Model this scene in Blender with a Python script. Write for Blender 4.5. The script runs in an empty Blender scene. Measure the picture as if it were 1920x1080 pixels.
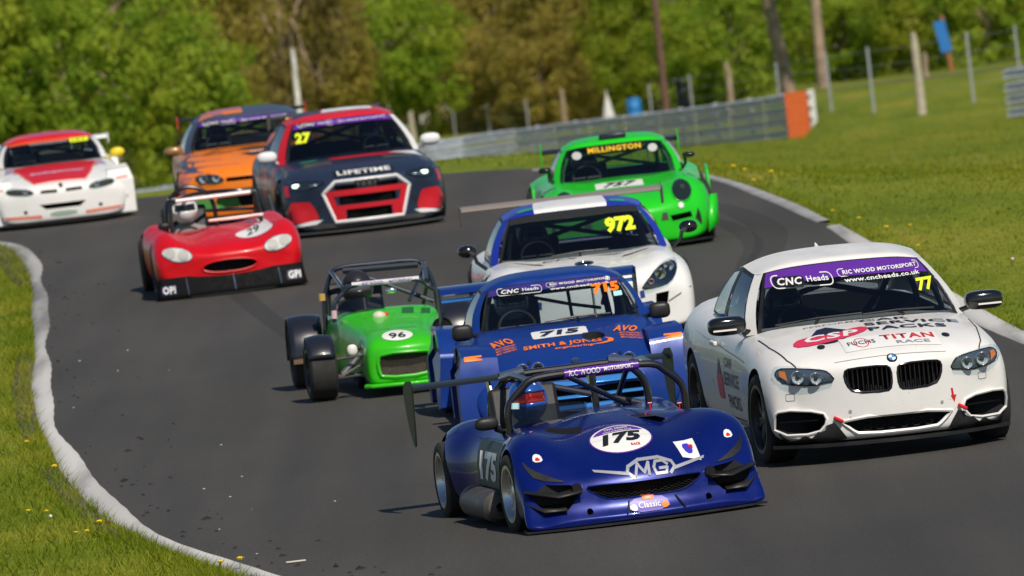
import bpy, bmesh, math, random
from mathutils import Vector, Matrix
from mathutils.bvhtree import BVHTree
from mathutils.geometry import tessellate_polygon
rad = math.radians
SC = bpy.context.scene
COL = SC.collection

# ---------------------------------------------------------------- camera
CAM_Z = 3.2
cd = bpy.data.cameras.new('camera'); cam = bpy.data.objects.new('camera', cd); COL.objects.link(cam)
ROLL, PITCH = rad(6.5), math.atan(330 / 20000)
r0 = Vector((1, 0, 0)); f0 = Vector((0, math.cos(PITCH), -math.sin(PITCH))); u0 = Vector((0, math.sin(PITCH), math.cos(PITCH)))
cr = r0 * math.cos(ROLL) - u0 * math.sin(ROLL); cu = r0 * math.sin(ROLL) + u0 * math.cos(ROLL)
cam.matrix_world = Matrix(((cr.x, cu.x, -f0.x, 0), (cr.y, cu.y, -f0.y, 0), (cr.z, cu.z, -f0.z, CAM_Z), (0, 0, 0, 1)))
cd.sensor_width = 36; cd.lens = 375; cd.clip_start = 1; cd.clip_end = 6000
cd.dof.use_dof = True; cd.dof.focus_distance = 74; cd.dof.aperture_fstop = 6.8
SC.camera = cam

# ---------------------------------------------------------------- sky, sun, exposure
SUN_AZ, SUN_EL = rad(20), rad(46)       # azimuth measured from behind the camera towards its right
sv = Vector((math.sin(SUN_AZ) * math.cos(SUN_EL), -math.cos(SUN_AZ) * math.cos(SUN_EL), math.sin(SUN_EL)))
w = bpy.data.worlds.new('World'); SC.world = w; w.use_nodes = True
nt = w.node_tree; bg = nt.nodes['Background']; sky = nt.nodes.new('ShaderNodeTexSky')
sky.sky_type = 'NISHITA'; sky.sun_disc = False; sky.sun_elevation = SUN_EL
sky.sun_rotation = math.atan2(sv.x, sv.y); sky.air_density = 1.0; sky.dust_density = 0.15; sky.ozone_density = 3.0
nt.links.new(sky.outputs[0], bg.inputs[0]); bg.inputs[1].default_value = 0.065
sd = bpy.data.lights.new('sun', 'SUN'); sd.energy = 4.4; sd.angle = rad(0.53); sd.color = (1, .91, .78)
so = bpy.data.objects.new('sun', sd); COL.objects.link(so); so.rotation_euler = (-sv).to_track_quat('-Z', 'Y').to_euler()
so.location = (10, 40, 40)
SC.view_settings.view_transform = 'Standard'; SC.view_settings.look = 'None'
SC.view_settings.exposure = 0; SC.view_settings.gamma = 1
SC.render.engine = 'CYCLES'; SC.cycles.max_bounces = 8; SC.cycles.transparent_max_bounces = 12

# ---------------------------------------------------------------- materials
MATS = {}
def mat(name, col=(.5, .5, .5), rough=.5, metal=0., coat=0., spec=.5, emit=None, var=0., vs=6., bump=0., bs=60., col2=None, c2s=3., c2lo=.45, c2hi=.6, alpha=1.):
    if name in MATS: return MATS[name]
    m = bpy.data.materials.new(name); m.use_nodes = True; n = m.node_tree.nodes; l = m.node_tree.links
    b = n['Principled BSDF']
    b.inputs['Base Color'].default_value = (*col, 1); b.inputs['Roughness'].default_value = rough; b.inputs['Metallic'].default_value = metal
    b.inputs['Coat Weight'].default_value = coat; b.inputs['Coat Roughness'].default_value = .04; b.inputs['Specular IOR Level'].default_value = spec
    tc = n.new('ShaderNodeTexCoord')
    if emit: b.inputs['Emission Color'].default_value = (*emit[:3], 1); b.inputs['Emission Strength'].default_value = emit[3]
    if alpha < 1: b.inputs['Alpha'].default_value = alpha
    last = None
    if col2:
        t = n.new('ShaderNodeTexNoise'); t.inputs['Scale'].default_value = c2s; t.inputs['Detail'].default_value = 6; l.new(tc.outputs['Object'], t.inputs[0])
        r = n.new('ShaderNodeValToRGB'); r.color_ramp.elements[0].position = c2lo; r.color_ramp.elements[1].position = c2hi
        r.color_ramp.elements[0].color = (*col, 1); r.color_ramp.elements[1].color = (*col2, 1); l.new(t.outputs[0], r.inputs[0]); last = r.outputs[0]
    if var:
        t = n.new('ShaderNodeTexNoise'); t.inputs['Scale'].default_value = vs; t.inputs['Detail'].default_value = 8; l.new(tc.outputs['Object'], t.inputs[0])
        mr = n.new('ShaderNodeMapRange'); mr.inputs[1].default_value = .3; mr.inputs[2].default_value = .7; mr.inputs[3].default_value = 1 - var; mr.inputs[4].default_value = 1 + var
        l.new(t.outputs[0], mr.inputs[0]); mx = n.new('ShaderNodeMix'); mx.data_type = 'RGBA'; mx.blend_type = 'MULTIPLY'; mx.inputs[0].default_value = 1
        if last: l.new(last, mx.inputs[6])
        else: mx.inputs[6].default_value = (*col, 1)
        l.new(mr.outputs[0], mx.inputs[7]); last = mx.outputs[2]
        m2 = n.new('ShaderNodeMapRange'); m2.inputs[1].default_value = .3; m2.inputs[2].default_value = .75; m2.inputs[3].default_value = max(.02, rough * .8); m2.inputs[4].default_value = min(1, rough * 1.35 + .03)
        l.new(t.outputs[0], m2.inputs[0]); l.new(m2.outputs[0], b.inputs['Roughness'])
    if last: l.new(last, b.inputs['Base Color'])
    if bump:
        t = n.new('ShaderNodeTexNoise'); t.inputs['Scale'].default_value = bs; t.inputs['Detail'].default_value = 5; l.new(tc.outputs['Object'], t.inputs[0])
        bp = n.new('ShaderNodeBump'); bp.inputs['Strength'].default_value = bump; bp.inputs['Distance'].default_value = .02
        l.new(t.outputs[0], bp.inputs['Height']); l.new(bp.outputs[0], b.inputs['Normal'])
    MATS[name] = m; return m
def paint(name, col, metal=0., rough=.34, coat=.45, var=.05):
    if name in MATS: return MATS[name]
    lum = sum(col) / 3; chip = tuple(c * .45 + .03 for c in col) if lum > .2 else tuple(c * .7 + .035 for c in col)
    return mat(name, col, rough, metal, coat * .45, spec=.32, var=var * .6, vs=5, bump=.004, bs=4, col2=chip, c2s=38., c2lo=.695, c2hi=.76)
def glass(name, tint=.35, rough=.0):
    if name in MATS: return MATS[name]
    m = bpy.data.materials.new(name); m.use_nodes = True; n = m.node_tree.nodes; l = m.node_tree.links; n.clear()
    o = n.new('ShaderNodeOutputMaterial'); mx = n.new('ShaderNodeMixShader'); t = n.new('ShaderNodeBsdfTransparent'); g = n.new('ShaderNodeBsdfGlossy')
    ge = n.new('ShaderNodeNewGeometry'); dt = n.new('ShaderNodeVectorMath'); dt.operation = 'DOT_PRODUCT'; l.new(ge.outputs['Normal'], dt.inputs[0]); l.new(ge.outputs['Incoming'], dt.inputs[1])
    def mth(op, a, b_=None, c=None):
        q = n.new('ShaderNodeMath'); q.operation = op
        for i, v in enumerate((a, b_, c)):
            if v is None: continue
            if isinstance(v, (int, float)): q.inputs[i].default_value = v
            else: l.new(v, q.inputs[i])
        return q.outputs[0]
    fr = mth('MULTIPLY_ADD', mth('POWER', mth('SUBTRACT', 1., mth('ABSOLUTE', dt.outputs['Value'])), 5.), .93, .07)   # two-sided Schlick reflectance of the pane
    t.inputs[0].default_value = (tint * .92, tint, tint * 1.02, 1); g.inputs['Roughness'].default_value = max(rough, .02); g.inputs[0].default_value = (1, 1, 1, 1)
    l.new(fr, mx.inputs[0]); l.new(t.outputs[0], mx.inputs[1]); l.new(g.outputs[0], mx.inputs[2]); l.new(mx.outputs[0], o.inputs[0])
    MATS[name] = m; return m
BLACK = mat('black_plastic', (.012, .012, .013), .45, var=.2)
GLOSSB = mat('gloss_black', (.008, .008, .009), .12, coat=.6)
VOID = mat('dark_void', (.01, .011, .014), .9)
RUB = mat('tyre_rubber', (.022, .021, .02), .8, var=.25, vs=12, bump=.05)
ALLOY = mat('alloy', (.62, .62, .63), .28, 1., var=.1)
DALLOY = mat('dark_alloy', (.05, .05, .055), .35, .7)
CHROME = mat('chrome', (.8, .8, .82), .08, 1.)
CAGEB = mat('cage_satin_black', (.012, .012, .014), .65, spec=.25)
STEEL = mat('tube_steel_black', (.016, .016, .018), .3, .3, .4)
GLASS = glass('windscreen_glass', .8)
DGLASS = glass('tinted_glass', .5)
LENS = glass('lamp_lens', .93)
WHITE = mat('white_vinyl', (.78, .78, .77), .4)
YEL = mat('fluorescent_yellow_vinyl', (.78, .9, .03), .4)
ORG = mat('orange_vinyl', (.95, .22, .01), .4)
PURP = mat('purple_vinyl', (.12, .025, .33), .3, coat=.3)
BLKV = mat('black_vinyl', (.012, .012, .014), .35)
NAVY = mat('navy_vinyl', (.012, .016, .05), .35)
REDV = mat('red_vinyl', (.62, .015, .02), .35)
SILV = mat('silver_vinyl', (.4, .41, .46), .35, .3)
LAMPIN = mat('lamp_reflector', (.6, .62, .65), .25, .3)
AMBER = mat('amber_lens', (.75, .2, .03), .25, coat=.5)

# ---------------------------------------------------------------- mesh building
def link(o, parent=None):
    COL.objects.link(o)
    if parent is not None: o.parent = parent
    return o
def tag(o, label=None, cat=None, group=None, kind=None):
    for k, v in (('label', label), ('category', cat), ('group', group), ('kind', kind)):
        if v: o[k] = v
    return o
def empty(name, mw=None, label=None, cat=None, group=None):
    o = bpy.data.objects.new(name, None); o.empty_display_size = .1; COL.objects.link(o)
    if mw is not None: o.matrix_world = mw
    return tag(o, label, cat, group)
class MB:
    def __init__(s): s.v = []; s.f = []; s.mi = []
    def add(s, vs, fs, mi=0):
        b = len(s.v); s.v += [tuple(v) for v in vs]; s.f += [tuple(i + b for i in f) for f in fs]; s.mi += [mi] * len(fs); return s
    def box(s, c, d, rot=None, mi=0, taper=1.):
        vs = []
        for z in (-.5, .5):
            k = taper if z > 0 else 1.
            for x, y in ((-.5, -.5), (.5, -.5), (.5, .5), (-.5, .5)): vs.append(Vector((x * d[0] * k, y * d[1] * k, z * d[2])))
        if rot is not None: vs = [rot @ v for v in vs]
        c = Vector(c)
        return s.add([v + c for v in vs], [(3, 2, 1, 0), (4, 5, 6, 7), (0, 1, 5, 4), (1, 2, 6, 5), (2, 3, 7, 6), (3, 0, 4, 7)], mi)
    def tube(s, pts, r, n=8, mi=0, cap=True, close=False):
        pts = [Vector(p) for p in pts]; N = len(pts); rs = r if isinstance(r, (list, tuple)) else [r] * N
        rings = []; prev = None
        for i, p in enumerate(pts):
            a = pts[i - 1] if (i > 0 or close) else p; b = pts[(i + 1) % N] if (i < N - 1 or close) else p
            t = (b - a).normalized()
            if prev is None:
                up = Vector((0, 0, 1)) if abs(t.z) < .9 else Vector((1, 0, 0)); x = t.cross(up).normalized()
            else: x = (prev - t * prev.dot(t)).normalized()
            prev = x; y = t.cross(x)
            rings.append([p + (x * math.cos(2 * math.pi * k / n) + y * math.sin(2 * math.pi * k / n)) * rs[i] for k in range(n)])
        vs = [v for R in rings for v in R]; fs = []
        for i in range(N if close else N - 1):
            j = (i + 1) % N
            for k in range(n): fs.append((i * n + k, i * n + (k + 1) % n, j * n + (k + 1) % n, j * n + k))
        if cap and not close: fs += [tuple(range(n))[::-1], tuple((N - 1) * n + k for k in range(n))]
        return s.add(vs, fs, mi)
    def lathe(s, prof, c=(0, 0, 0), axis='x', n=24, mi=0, close=False):
        c = Vector(c); vs = []; fs = []
        for a, r in prof:
            for k in range(n):
                t = 2 * math.pi * k / n; p = (a, r * math.cos(t), r * math.sin(t))
                p = {'x': p, 'y': (p[1], p[0], p[2]), 'z': (p[1], p[2], p[0])}[axis]; vs.append(c + Vector(p))
        M = len(prof)
        for i in range(M if close else M - 1):
            j = (i + 1) % M
            for k in range(n): fs.append((i * n + k, j * n + k, j * n + (k + 1) % n, i * n + (k + 1) % n))
        return s.add(vs, fs, mi)
    def disc(s, c, r, axis='y', n=24, mi=0):
        c = Vector(c); vs = []
        for k in range(n):
            t = 2 * math.pi * k / n; p = (0, r * math.cos(t), r * math.sin(t))
            vs.append(c + Vector({'x': p, 'y': (p[1], 0, p[2]), 'z': (p[1], p[2], 0)}[axis]))
        return s.add(vs, [tuple(range(n))], mi)
    def ell(s, c, r, n=16, m=10, mi=0, power=1., rot=None):
        c = Vector(c); vs = []; fs = []
        def sp(q): return math.copysign(abs(q) ** power, q)
        for i in range(m + 1):
            ph = math.pi * i / m
            for k in range(n):
                t = 2 * math.pi * k / n
                v = Vector((r[0] * sp(math.sin(ph)) * sp(math.cos(t)), r[1] * sp(math.sin(ph)) * sp(math.sin(t)), r[2] * sp(math.cos(ph))))
                vs.append(c + (rot @ v if rot is not None else v))
        for i in range(m):
            for k in range(n): fs.append((i * n + k, i * n + (k + 1) % n, (i + 1) * n + (k + 1) % n, (i + 1) * n + k)[::-1])
        return s.add(vs, fs, mi)
    def prism(s, poly, a0, a1, axis='y', mi=0):
        """poly in the two remaining axes, extruded between a0 and a1 along axis"""
        def P(p, a): return {'y': (p[0], a, p[1]), 'z': (p[0], p[1], a), 'x': (a, p[0], p[1])}[axis]
        n = len(poly); vs = [P(p, a0) for p in poly] + [P(p, a1) for p in poly]
        fs = [tuple(range(n)), tuple(range(n, 2 * n))[::-1]] + [(i, n + i, n + (i + 1) % n, (i + 1) % n) for i in range(n)]
        return s.add(vs, fs, mi)
    def grid(s, fn, nu, nv, mi=0):
        vs = [fn(i / nu, j / nv) for j in range(nv + 1) for i in range(nu + 1)]
        return s.add(vs, [(j * (nu + 1) + i, j * (nu + 1) + i + 1, (j + 1) * (nu + 1) + i + 1, (j + 1) * (nu + 1) + i) for j in range(nv) for i in range(nu)], mi)
    def mesh(s, name, mats, smooth=35, fix=True):
        me = bpy.data.meshes.new(name); me.from_pydata(s.v, [], s.f)
        for m in (mats if isinstance(mats, (list, tuple)) else [mats]): me.materials.append(m)
        if any(s.mi): me.polygons.foreach_set('material_index', s.mi)
        if fix:
            bm = bmesh.new(); bm.from_mesh(me); bmesh.ops.recalc_face_normals(bm, faces=bm.faces); bm.to_mesh(me); bm.free()
        if smooth: me.shade_smooth(); me.set_sharp_from_angle(angle=rad(smooth))
        return me
    def build(s, name, mats, parent=None, smooth=35, fix=True, bevel=0):
        o = bpy.data.objects.new(name, s.mesh(name, mats, smooth, fix)); link(o, parent)
        if bevel:
            b = o.modifiers.new('bevel', 'BEVEL'); b.width = bevel; b.segments = 2; b.limit_method = 'ANGLE'; b.angle_limit = rad(40)
        return o
def crom(pts, n):
    """Catmull-Rom through points, n samples a span"""
    P = [Vector(p) for p in pts]; P = [2 * P[0] - P[1]] + P + [2 * P[-1] - P[-2]]; out = []
    for i in range(1, len(P) - 2):
        a, b, c, d = P[i - 1:i + 3]
        for k in range(n):
            t = k / n; out.append(.5 * (2 * b + (c - a) * t + (2 * a - 5 * b + 4 * c - d) * t * t + (3 * b - a - 3 * c + d) * t ** 3))
    out.append(P[-2]); return out
def rrect(cx, cz, w, h, r, n=4, rot=0):
    pts = []
    for sx, sz, a0 in ((1, 1, 0), (-1, 1, 90), (-1, -1, 180), (1, -1, 270)):
        for k in range(n + 1):
            a = rad(a0 + 90 * k / n); pts.append((sx * (w / 2 - r) + r * math.cos(a), sz * (h / 2 - r) + r * math.sin(a)))
    c, s = math.cos(rad(rot)), math.sin(rad(rot))
    return [(cx + x * c - y * s, cz + x * s + y * c) for x, y in pts]
def oval(cx, cz, a, b, n=24, rot=0, p=1.):
    c, s = math.cos(rad(rot)), math.sin(rad(rot)); out = []
    for k in range(n):
        t = 2 * math.pi * k / n; x = a * math.copysign(abs(math.cos(t)) ** p, math.cos(t)); y = b * math.copysign(abs(math.sin(t)) ** p, math.sin(t))
        out.append((cx + x * c - y * s, cz + x * s + y * c))
    return out
def mir(poly): return [(-x, z) for x, z in poly][::-1]
def rnd(poly, n=3, it=2):
    """Chaikin corner rounding of a closed outline"""
    for _ in range(it):
        q = []
        for i in range(len(poly)):
            a, b = poly[i], poly[(i + 1) % len(poly)]
            q += [(a[0] * .75 + b[0] * .25, a[1] * .75 + b[1] * .25), (a[0] * .25 + b[0] * .75, a[1] * .25 + b[1] * .75)]
        poly = q
    return poly

# ---------------------------------------------------------------- conforming prints and panels
def tree_of(o):
    me = o.data; return BVHTree.FromPolygons([v.co for v in me.vertices], [p.vertices for p in me.polygons])
AX = {'F': (lambda a, b: Vector((a, -6, b)), Vector((0, 1, 0))), 'T': (lambda a, b: Vector((a, b, 6)), Vector((0, 0, -1))),
      'L': (lambda a, b: Vector((-6, -a, b)), Vector((1, 0, 0))), 'R': (lambda a, b: Vector((6, a, b)), Vector((-1, 0, 0))), 'B': (lambda a, b: Vector((-a, 9, b)), Vector((0, -1, 0)))}
def lay(bm, axis, bvh, off, step):
    """cut a flat bmesh in the plane of the axis into a fine net and drop it on the surface"""
    if step:
        xs = [v.co.x for v in bm.verts]; ys = [v.co.y for v in bm.verts]
        for k, (lo, hi) in enumerate(((min(xs), max(xs)), (min(ys), max(ys)))):
            q = math.floor(lo / step) * step + step
            while q < hi:
                co = Vector((q, 0, 0)) if k == 0 else Vector((0, q, 0)); no = Vector((1, 0, 0)) if k == 0 else Vector((0, 1, 0))
                bmesh.ops.bisect_plane(bm, geom=bm.verts[:] + bm.edges[:] + bm.faces[:], plane_co=co, plane_no=no); q += step
    bmesh.ops.triangulate(bm, faces=bm.faces)
    org, d = AX[axis]; offs = off
    hits = []; dep = []
    for v in bm.verts:
        o = org(v.co.x, v.co.y); h, nn, _, _ = bvh.ray_cast(o, d); hits.append((v, o, h, nn))
        if h is not None: dep.append((h - o).dot(d))
    dep = sum(dep) / len(dep) if dep else 5.5
    for v, o, h, nn in hits:
        if h is None: h, nn, _, _ = bvh.find_nearest(o + d * dep)
        if nn.dot(d) > 0: nn = -nn
        v.co = h + nn * offs
def decal(name, polys, axis, bvh, m, parent, off=.004, step=.06, smooth=True, rim=0.):
    """one or more outlines laid on a surface as one print or panel; rim gives the panel an edge running back into the surface"""
    if isinstance(polys[0][0], (int, float)): polys = [polys]
    bm = bmesh.new()
    for poly in polys:
        vs = [bm.verts.new((p[0], p[1], 0)) for p in poly]
        for a, b, c in tessellate_polygon([[Vector((p[0], p[1], 0)) for p in poly]]):
            try: bm.faces.new((vs[a], vs[b], vs[c]))
            except ValueError: pass
    lay(bm, axis, bvh, off, step)
    if rim:
        d = AX[axis][1]; be = [e for e in bm.edges if e.is_boundary]
        r = bmesh.ops.extrude_edge_only(bm, edges=be)
        for v in r['geom']:
            if isinstance(v, bmesh.types.BMVert): v.co += d * rim
    bmesh.ops.recalc_face_normals(bm, faces=bm.faces)
    me = bpy.data.meshes.new(name); bm.to_mesh(me); bm.free(); me.materials.append(m)
    if smooth: me.shade_smooth(); me.set_sharp_from_angle(angle=rad(50))
    o = bpy.data.objects.new(name, me); link(o, parent)
    if len(me.polygons) and sum((p.normal.dot(-AX[axis][1]) * p.area for p in me.polygons)) < 0: me.flip_normals()
    return o
def text_bm(s, bold=0., shear=0., res=3, space=1.):
    dg_ = s.isdigit(); space = space if dg_ else max(space, 1 + bold * 2.5); bold = min(bold, .055 if dg_ else .034); cu_ = bpy.data.curves.new('t', 'FONT'); cu_.body = s; cu_.offset = bold; cu_.shear = shear; cu_.resolution_u = res; cu_.space_character = space
    o = bpy.data.objects.new('t', cu_); me = bpy.data.meshes.new_from_object(o)
    bm = bmesh.new(); bm.from_mesh(me); bpy.data.objects.remove(o); bpy.data.curves.remove(cu_); bpy.data.meshes.remove(me)
    return bm
def text(s, axis, bvh, cx, cz, w_, h_, m, parent, rot=0, bold=.0, shear=0., off=.006, step=.08, name='lettering', res=2, persp=0., space=1.):
    bm = text_bm(s, bold, shear, res, space)
    if not bm.verts: bm.free(); return
    x0 = min(v.co.x for v in bm.verts); x1 = max(v.co.x for v in bm.verts); y0 = min(v.co.y for v in bm.verts); y1 = max(v.co.y for v in bm.verts)
    c, s_ = math.cos(rad(rot)), math.sin(rad(rot))
    for v in bm.verts:
        x = ((v.co.x - x0) / (x1 - x0) - .5) * w_; y = ((v.co.y - y0) / (y1 - y0) - .5) * h_
        v.co = Vector((cx + x * c - y * s_, cz + x * s_ + y * c, 0))
    bmesh.ops.remove_doubles(bm, verts=bm.verts, dist=1e-5)
    lay(bm, axis, bvh, off, step)
    me = bpy.data.meshes.new(name); bm.to_mesh(me); bm.free(); me.materials.append(m)
    o = bpy.data.objects.new(name, me); return link(o, parent)
def line(pts, wd, closed=False):
    """flat stroke of a polyline as a list of quads"""
    q = []; n = len(pts)
    for i in range(n if closed else n - 1):
        a = Vector(pts[i]).to_2d(); b = Vector(pts[(i + 1) % n]).to_2d(); t = (b - a)
        if t.length < 1e-6: continue
        t.normalize(); nn = Vector((-t.y, t.x)) * wd / 2; e = t * wd * .35
        q.append([tuple(a - e + nn), tuple(a - e - nn), tuple(b + e - nn), tuple(b + e + nn)])
    return q

# ---------------------------------------------------------------- car bodies
def loft(rows, sub=2, bot=True):
    """rows: (y, bow, [(x,z)...]) half sections from the bottom centre round the side to the top centre"""
    vs = []; fs = []; M = len(rows[0][2]); full = 2 * M - 2
    for y, bow, pts in rows:
        w_ = max(p[0] for p in pts) or 1
        ring = [(x, y + bow * (abs(x) / w_) ** 2, z) for x, z in pts]; ring += [(-x, yy, z) for x, yy, z in ring[-2:0:-1]]
        vs += ring
    N = len(rows)
    for i in range(N - 1):
        for k in range(full): fs.append((i * full + k, (i + 1) * full + k, (i + 1) * full + (k + 1) % full, i * full + (k + 1) % full))
    for i in (0, N - 1):
        b = i * full; idx = lambda k: b + (k % full)
        cap = []; lo, hi = 0, M - 1
        # quads between the bottom and the top run, mirrored
        while hi - lo > 1:
            a = (lo, lo + 1, hi - 1, hi) if hi - lo > 2 else (lo, lo + 1, hi)
            cap.append(a); cap.append(tuple(-q for q in a)[::-1]); lo += 1; hi -= 1
        for c in cap: fs.append(tuple(idx(q) for q in (c if i else c[::-1])))
    me = bpy.data.meshes.new('body'); me.from_pydata(vs, [], fs)
    bm = bmesh.new(); bm.from_mesh(me); bmesh.ops.remove_doubles(bm, verts=bm.verts, dist=1e-6); bmesh.ops.recalc_face_normals(bm, faces=bm.faces); bm.to_mesh(me); bm.free()
    return me
def bake(me, name, mats, parent, sub=2, cutters=None, smooth=38):
    """subdivide, subtract the cutters (their faces take material slot 1) and keep the result as one part"""
    o = bpy.data.objects.new(name, me); COL.objects.link(o)
    for m in mats: me.materials.append(m)
    if sub: s = o.modifiers.new('s', 'SUBSURF'); s.levels = s.render_levels = sub
    co = None
    if cutters is not None and cutters.f:
        cm = cutters.mesh('cut', mats, 0); cm.polygons.foreach_set('material_index', [1] * len(cm.polygons))
        co = bpy.data.objects.new('cut', cm); COL.objects.link(co)
        b = o.modifiers.new('b', 'BOOLEAN'); b.operation = 'DIFFERENCE'; b.object = co; b.solver = 'EXACT'; b.use_self = True
    dg = bpy.context.evaluated_depsgraph_get(); dg.update()
    nm = bpy.data.meshes.new_from_object(o.evaluated_get(dg), depsgraph=dg)
    o.modifiers.clear(); o.data = nm; nm.name = name
    if co: bpy.data.objects.remove(co)
    nm.shade_smooth(); nm.set_sharp_from_angle(angle=rad(smooth))
    if parent is not None: o.parent = parent
    return o
def arch(mb, x0, y, z, r, x1=1.4, n=28):
    """wheel arch cutters on both sides"""
    for s in (1, -1):
        a, b = sorted((s * x0, s * x1)); poly = [(y + r * math.cos(2 * math.pi * k / n), z + r * math.sin(2 * math.pi * k / n)) for k in range(n)]
        mb.prism(poly, a, b, 'x')
WHEELS = {}
def wheel(car, x, y, r, wd, rimr, style='spoke5', rimmat=ALLOY, steer=0, name='wheel', disc=True, nsp=5):
    s = 1 if x > 0 else -1; key = (round(r, 3), wd, rimr, style, rimmat.name, s, nsp)
    if key not in WHEELS:
        h = wd / 2
        t = MB().lathe([(-h * .86, rimr), (-h, rimr + .02), (-h, r - .05), (-h * .93, r - .02), (-h * .8, r - .005), (0, r), (h * .8, r - .005), (h * .93, r - .02), (h, r - .05), (h, rimr + .02), (h * .86, rimr)], n=40, close=False).mesh('tyre', RUB)
        b = MB().lathe([(-h * .95, rimr + .012), (-h * .95, rimr - .012), (-h * .7, rimr - .03), (h * .5, rimr - .045), (h * .8, rimr - .02), (h * .95, rimr - .012), (h * .95, rimr + .012)], n=40).mesh('rim', rimmat)
        g = MB(); xo = s * h * .55
        g.lathe([(xo - s * .05, .001), (xo - s * .05, .075), (xo, .07), (xo + s * .01, .045), (xo + s * .012, .001)], n=20)
        for k in range(nsp):
            a = 2 * math.pi * k / nsp
            if style == 'twin': prs = ((a - .14, .028), (a + .14, .028))
            else: prs = ((a, .06 if nsp < 8 else .03),)
            for aa, sw in prs:
                R = Matrix.Rotation(aa, 3, 'X'); q = MB().box((0, 0, (rimr + .03) / 2), (.035, sw, rimr - .05))
                g.add([R @ Vector(v) + Vector((xo - s * .01, 0, 0)) for v in q.v], q.f)
        g = g.mesh('spokes', rimmat)
        dsk = MB().lathe([(-.012, .06), (-.012, rimr * .78), (.012, rimr * .78), (.012, .06)], (s * -.02, 0, 0), n=30, close=True).mesh('brake_disc', mat('brake_disc', (.18, .17, .16), .35, .9))
        WHEELS[key] = (g, t, b, dsk)
    g, t, b, dsk = WHEELS[key]
    o = link(bpy.data.objects.new(name, g), car); o.location = (x, y, r); o.rotation_euler = (0, 0, rad(steer))
    link(bpy.data.objects.new('tyre', t), o); link(bpy.data.objects.new('rim', b), o)
    if disc: link(bpy.data.objects.new('brake_disc', dsk), o)
    return o
def wheels(car, tf, tr, wb, r, wf, wr, rim, style='spoke5', m=ALLOY, steer=0, r2=None, nsp=5):
    for s in (-1, 1):
        wheel(car, s * (tf - wf / 2), 0, r, wf, rim, style, m, steer, nsp=nsp)
        wheel(car, s * (tr - wr / 2), wb, r2 or r, wr, rim, style, m, nsp=nsp)
def lerp(a, b, t): return a + (b - a) * t
def house(car, B, T, body, roofm, glz=GLASS, crown=.06, wbulge=.03, side_bulge=.03, strip=None, seal=.045, bp=BLACK, roofname='roof'):
    """cabin: B and T are half rings (x,y,z) at the belt and at the roof edge, in the order windscreen centre, windscreen mid, windscreen corner, A pillar,
    B pillar front, B pillar rear, C pillar, rear window corner, rear window centre"""
    B = [Vector(p) for p in B]; T = [Vector(p) for p in T]; mx = lambda v: Vector((-v.x, v.y, v.z)); out = {}
    fb = crom([mx(B[2]), mx(B[1]), B[0], B[1], B[2]], 4); ft = crom([mx(T[2]), mx(T[1]), T[0], T[1], T[2]], 4)
    def samp(L, u): q = u * (len(L) - 1); i = min(int(q), len(L) - 2); return L[i].lerp(L[i + 1], q - i)
    nrm = (ft[8] - fb[8]).cross(Vector((1, 0, 0))).normalized()
    if nrm.y > 0: nrm = -nrm
    def ws(u, v, o=0.): return samp(fb, u).lerp(samp(ft, u), v) + nrm * (wbulge * 4 * v * (1 - v) + o)
    out['ws'] = ws
    sw = seal
    out['windscreen'] = MB().grid(lambda u, v: ws(sw * .5 + u * (1 - sw), .03 + v * .94), 20, 10).build('windscreen', glz, car, fix=False)
    out['wbvh'] = BVHTree.FromPolygons([v.co for v in out['windscreen'].data.vertices], [p.vertices for p in out['windscreen'].data.polygons])
    fr = MB()
    for (u0_, u1_, v0, v1) in ((0, sw * .5, 0, 1), (1 - sw * .5, 1, 0, 1), (sw * .5, 1 - sw * .5, 0, .03), (sw * .5, 1 - sw * .5, .97, 1)):
        fr.grid(lambda u, v: ws(u0_ + u * (u1_ - u0_), v0 + v * (v1 - v0)), 8, 8)
    fr.build('windscreen_seal', bp, car, fix=False)
    if strip: out['strip'] = MB().grid(lambda u, v: ws(sw * .5 + u * (1 - sw), strip[0] + v * (strip[1] - strip[0]), .003), 20, 4).build('sun_strip', strip[2], car, fix=False)
    for s in (1, -1):
        S = (lambda v: v) if s > 0 else mx
        def patch(i, j, o=0.):
            def f(u, v):
                p = B[i].lerp(B[j], u).lerp(T[i].lerp(T[j], u), v); p = p + Vector((side_bulge * 4 * v * (1 - v), 0, 0)) + Vector((o, 0, 0)); return S(p)
            return f
        for i, j, nm in ((2, 3, 'windscreen_pillar'), (6, 7, 'rear_pillar')): MB().grid(patch(i, j), 3, 6).build(nm, body, car)
        MB().grid(patch(4, 5), 2, 6).build('door_pillar', bp, car)
        for i, j, nm in ((3, 4, 'side_window'), (5, 6, 'quarter_window')):
            f = patch(i, j); e = .07
            MB().grid(lambda u, v: f(e + u * (1 - 2 * e), .07 + v * .86), 6, 6).build(nm, glz, car)
            fr = MB()
            for (a, b, c, d) in ((0, e, 0, 1), (1 - e, 1, 0, 1), (e, 1 - e, 0, .07), (e, 1 - e, .93, 1)): fr.grid(lambda u, v: f(a + u * (b - a), c + v * (d - c)), 3, 3)
            fr.build('window_frame', bp, car)
    rb = crom([mx(B[7]), B[8], B[7]], 6); rt = crom([mx(T[7]), T[8], T[7]], 6)
    rw = lambda u, v: samp(rb, u).lerp(samp(rt, u), v)
    MB().grid(lambda u, v: rw(.05 + u * .9, .06 + v * .88), 12, 5).build('rear_window', glz, car)
    fr = MB()
    for (a, b, c, d) in ((0, .05, 0, 1), (.95, 1, 0, 1), (.05, .95, 0, .06), (.05, .95, .94, 1)): fr.grid(lambda u, v: rw(a + u * (b - a), c + v * (d - c)), 8, 3)
    fr.build('rear_window_frame', body, car)
    # roof: a Coons patch over the front edge, the two side rails and the rear edge
    rail = crom([T[2], T[3], T[4], T[5], T[6], T[7]], 4)
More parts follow.
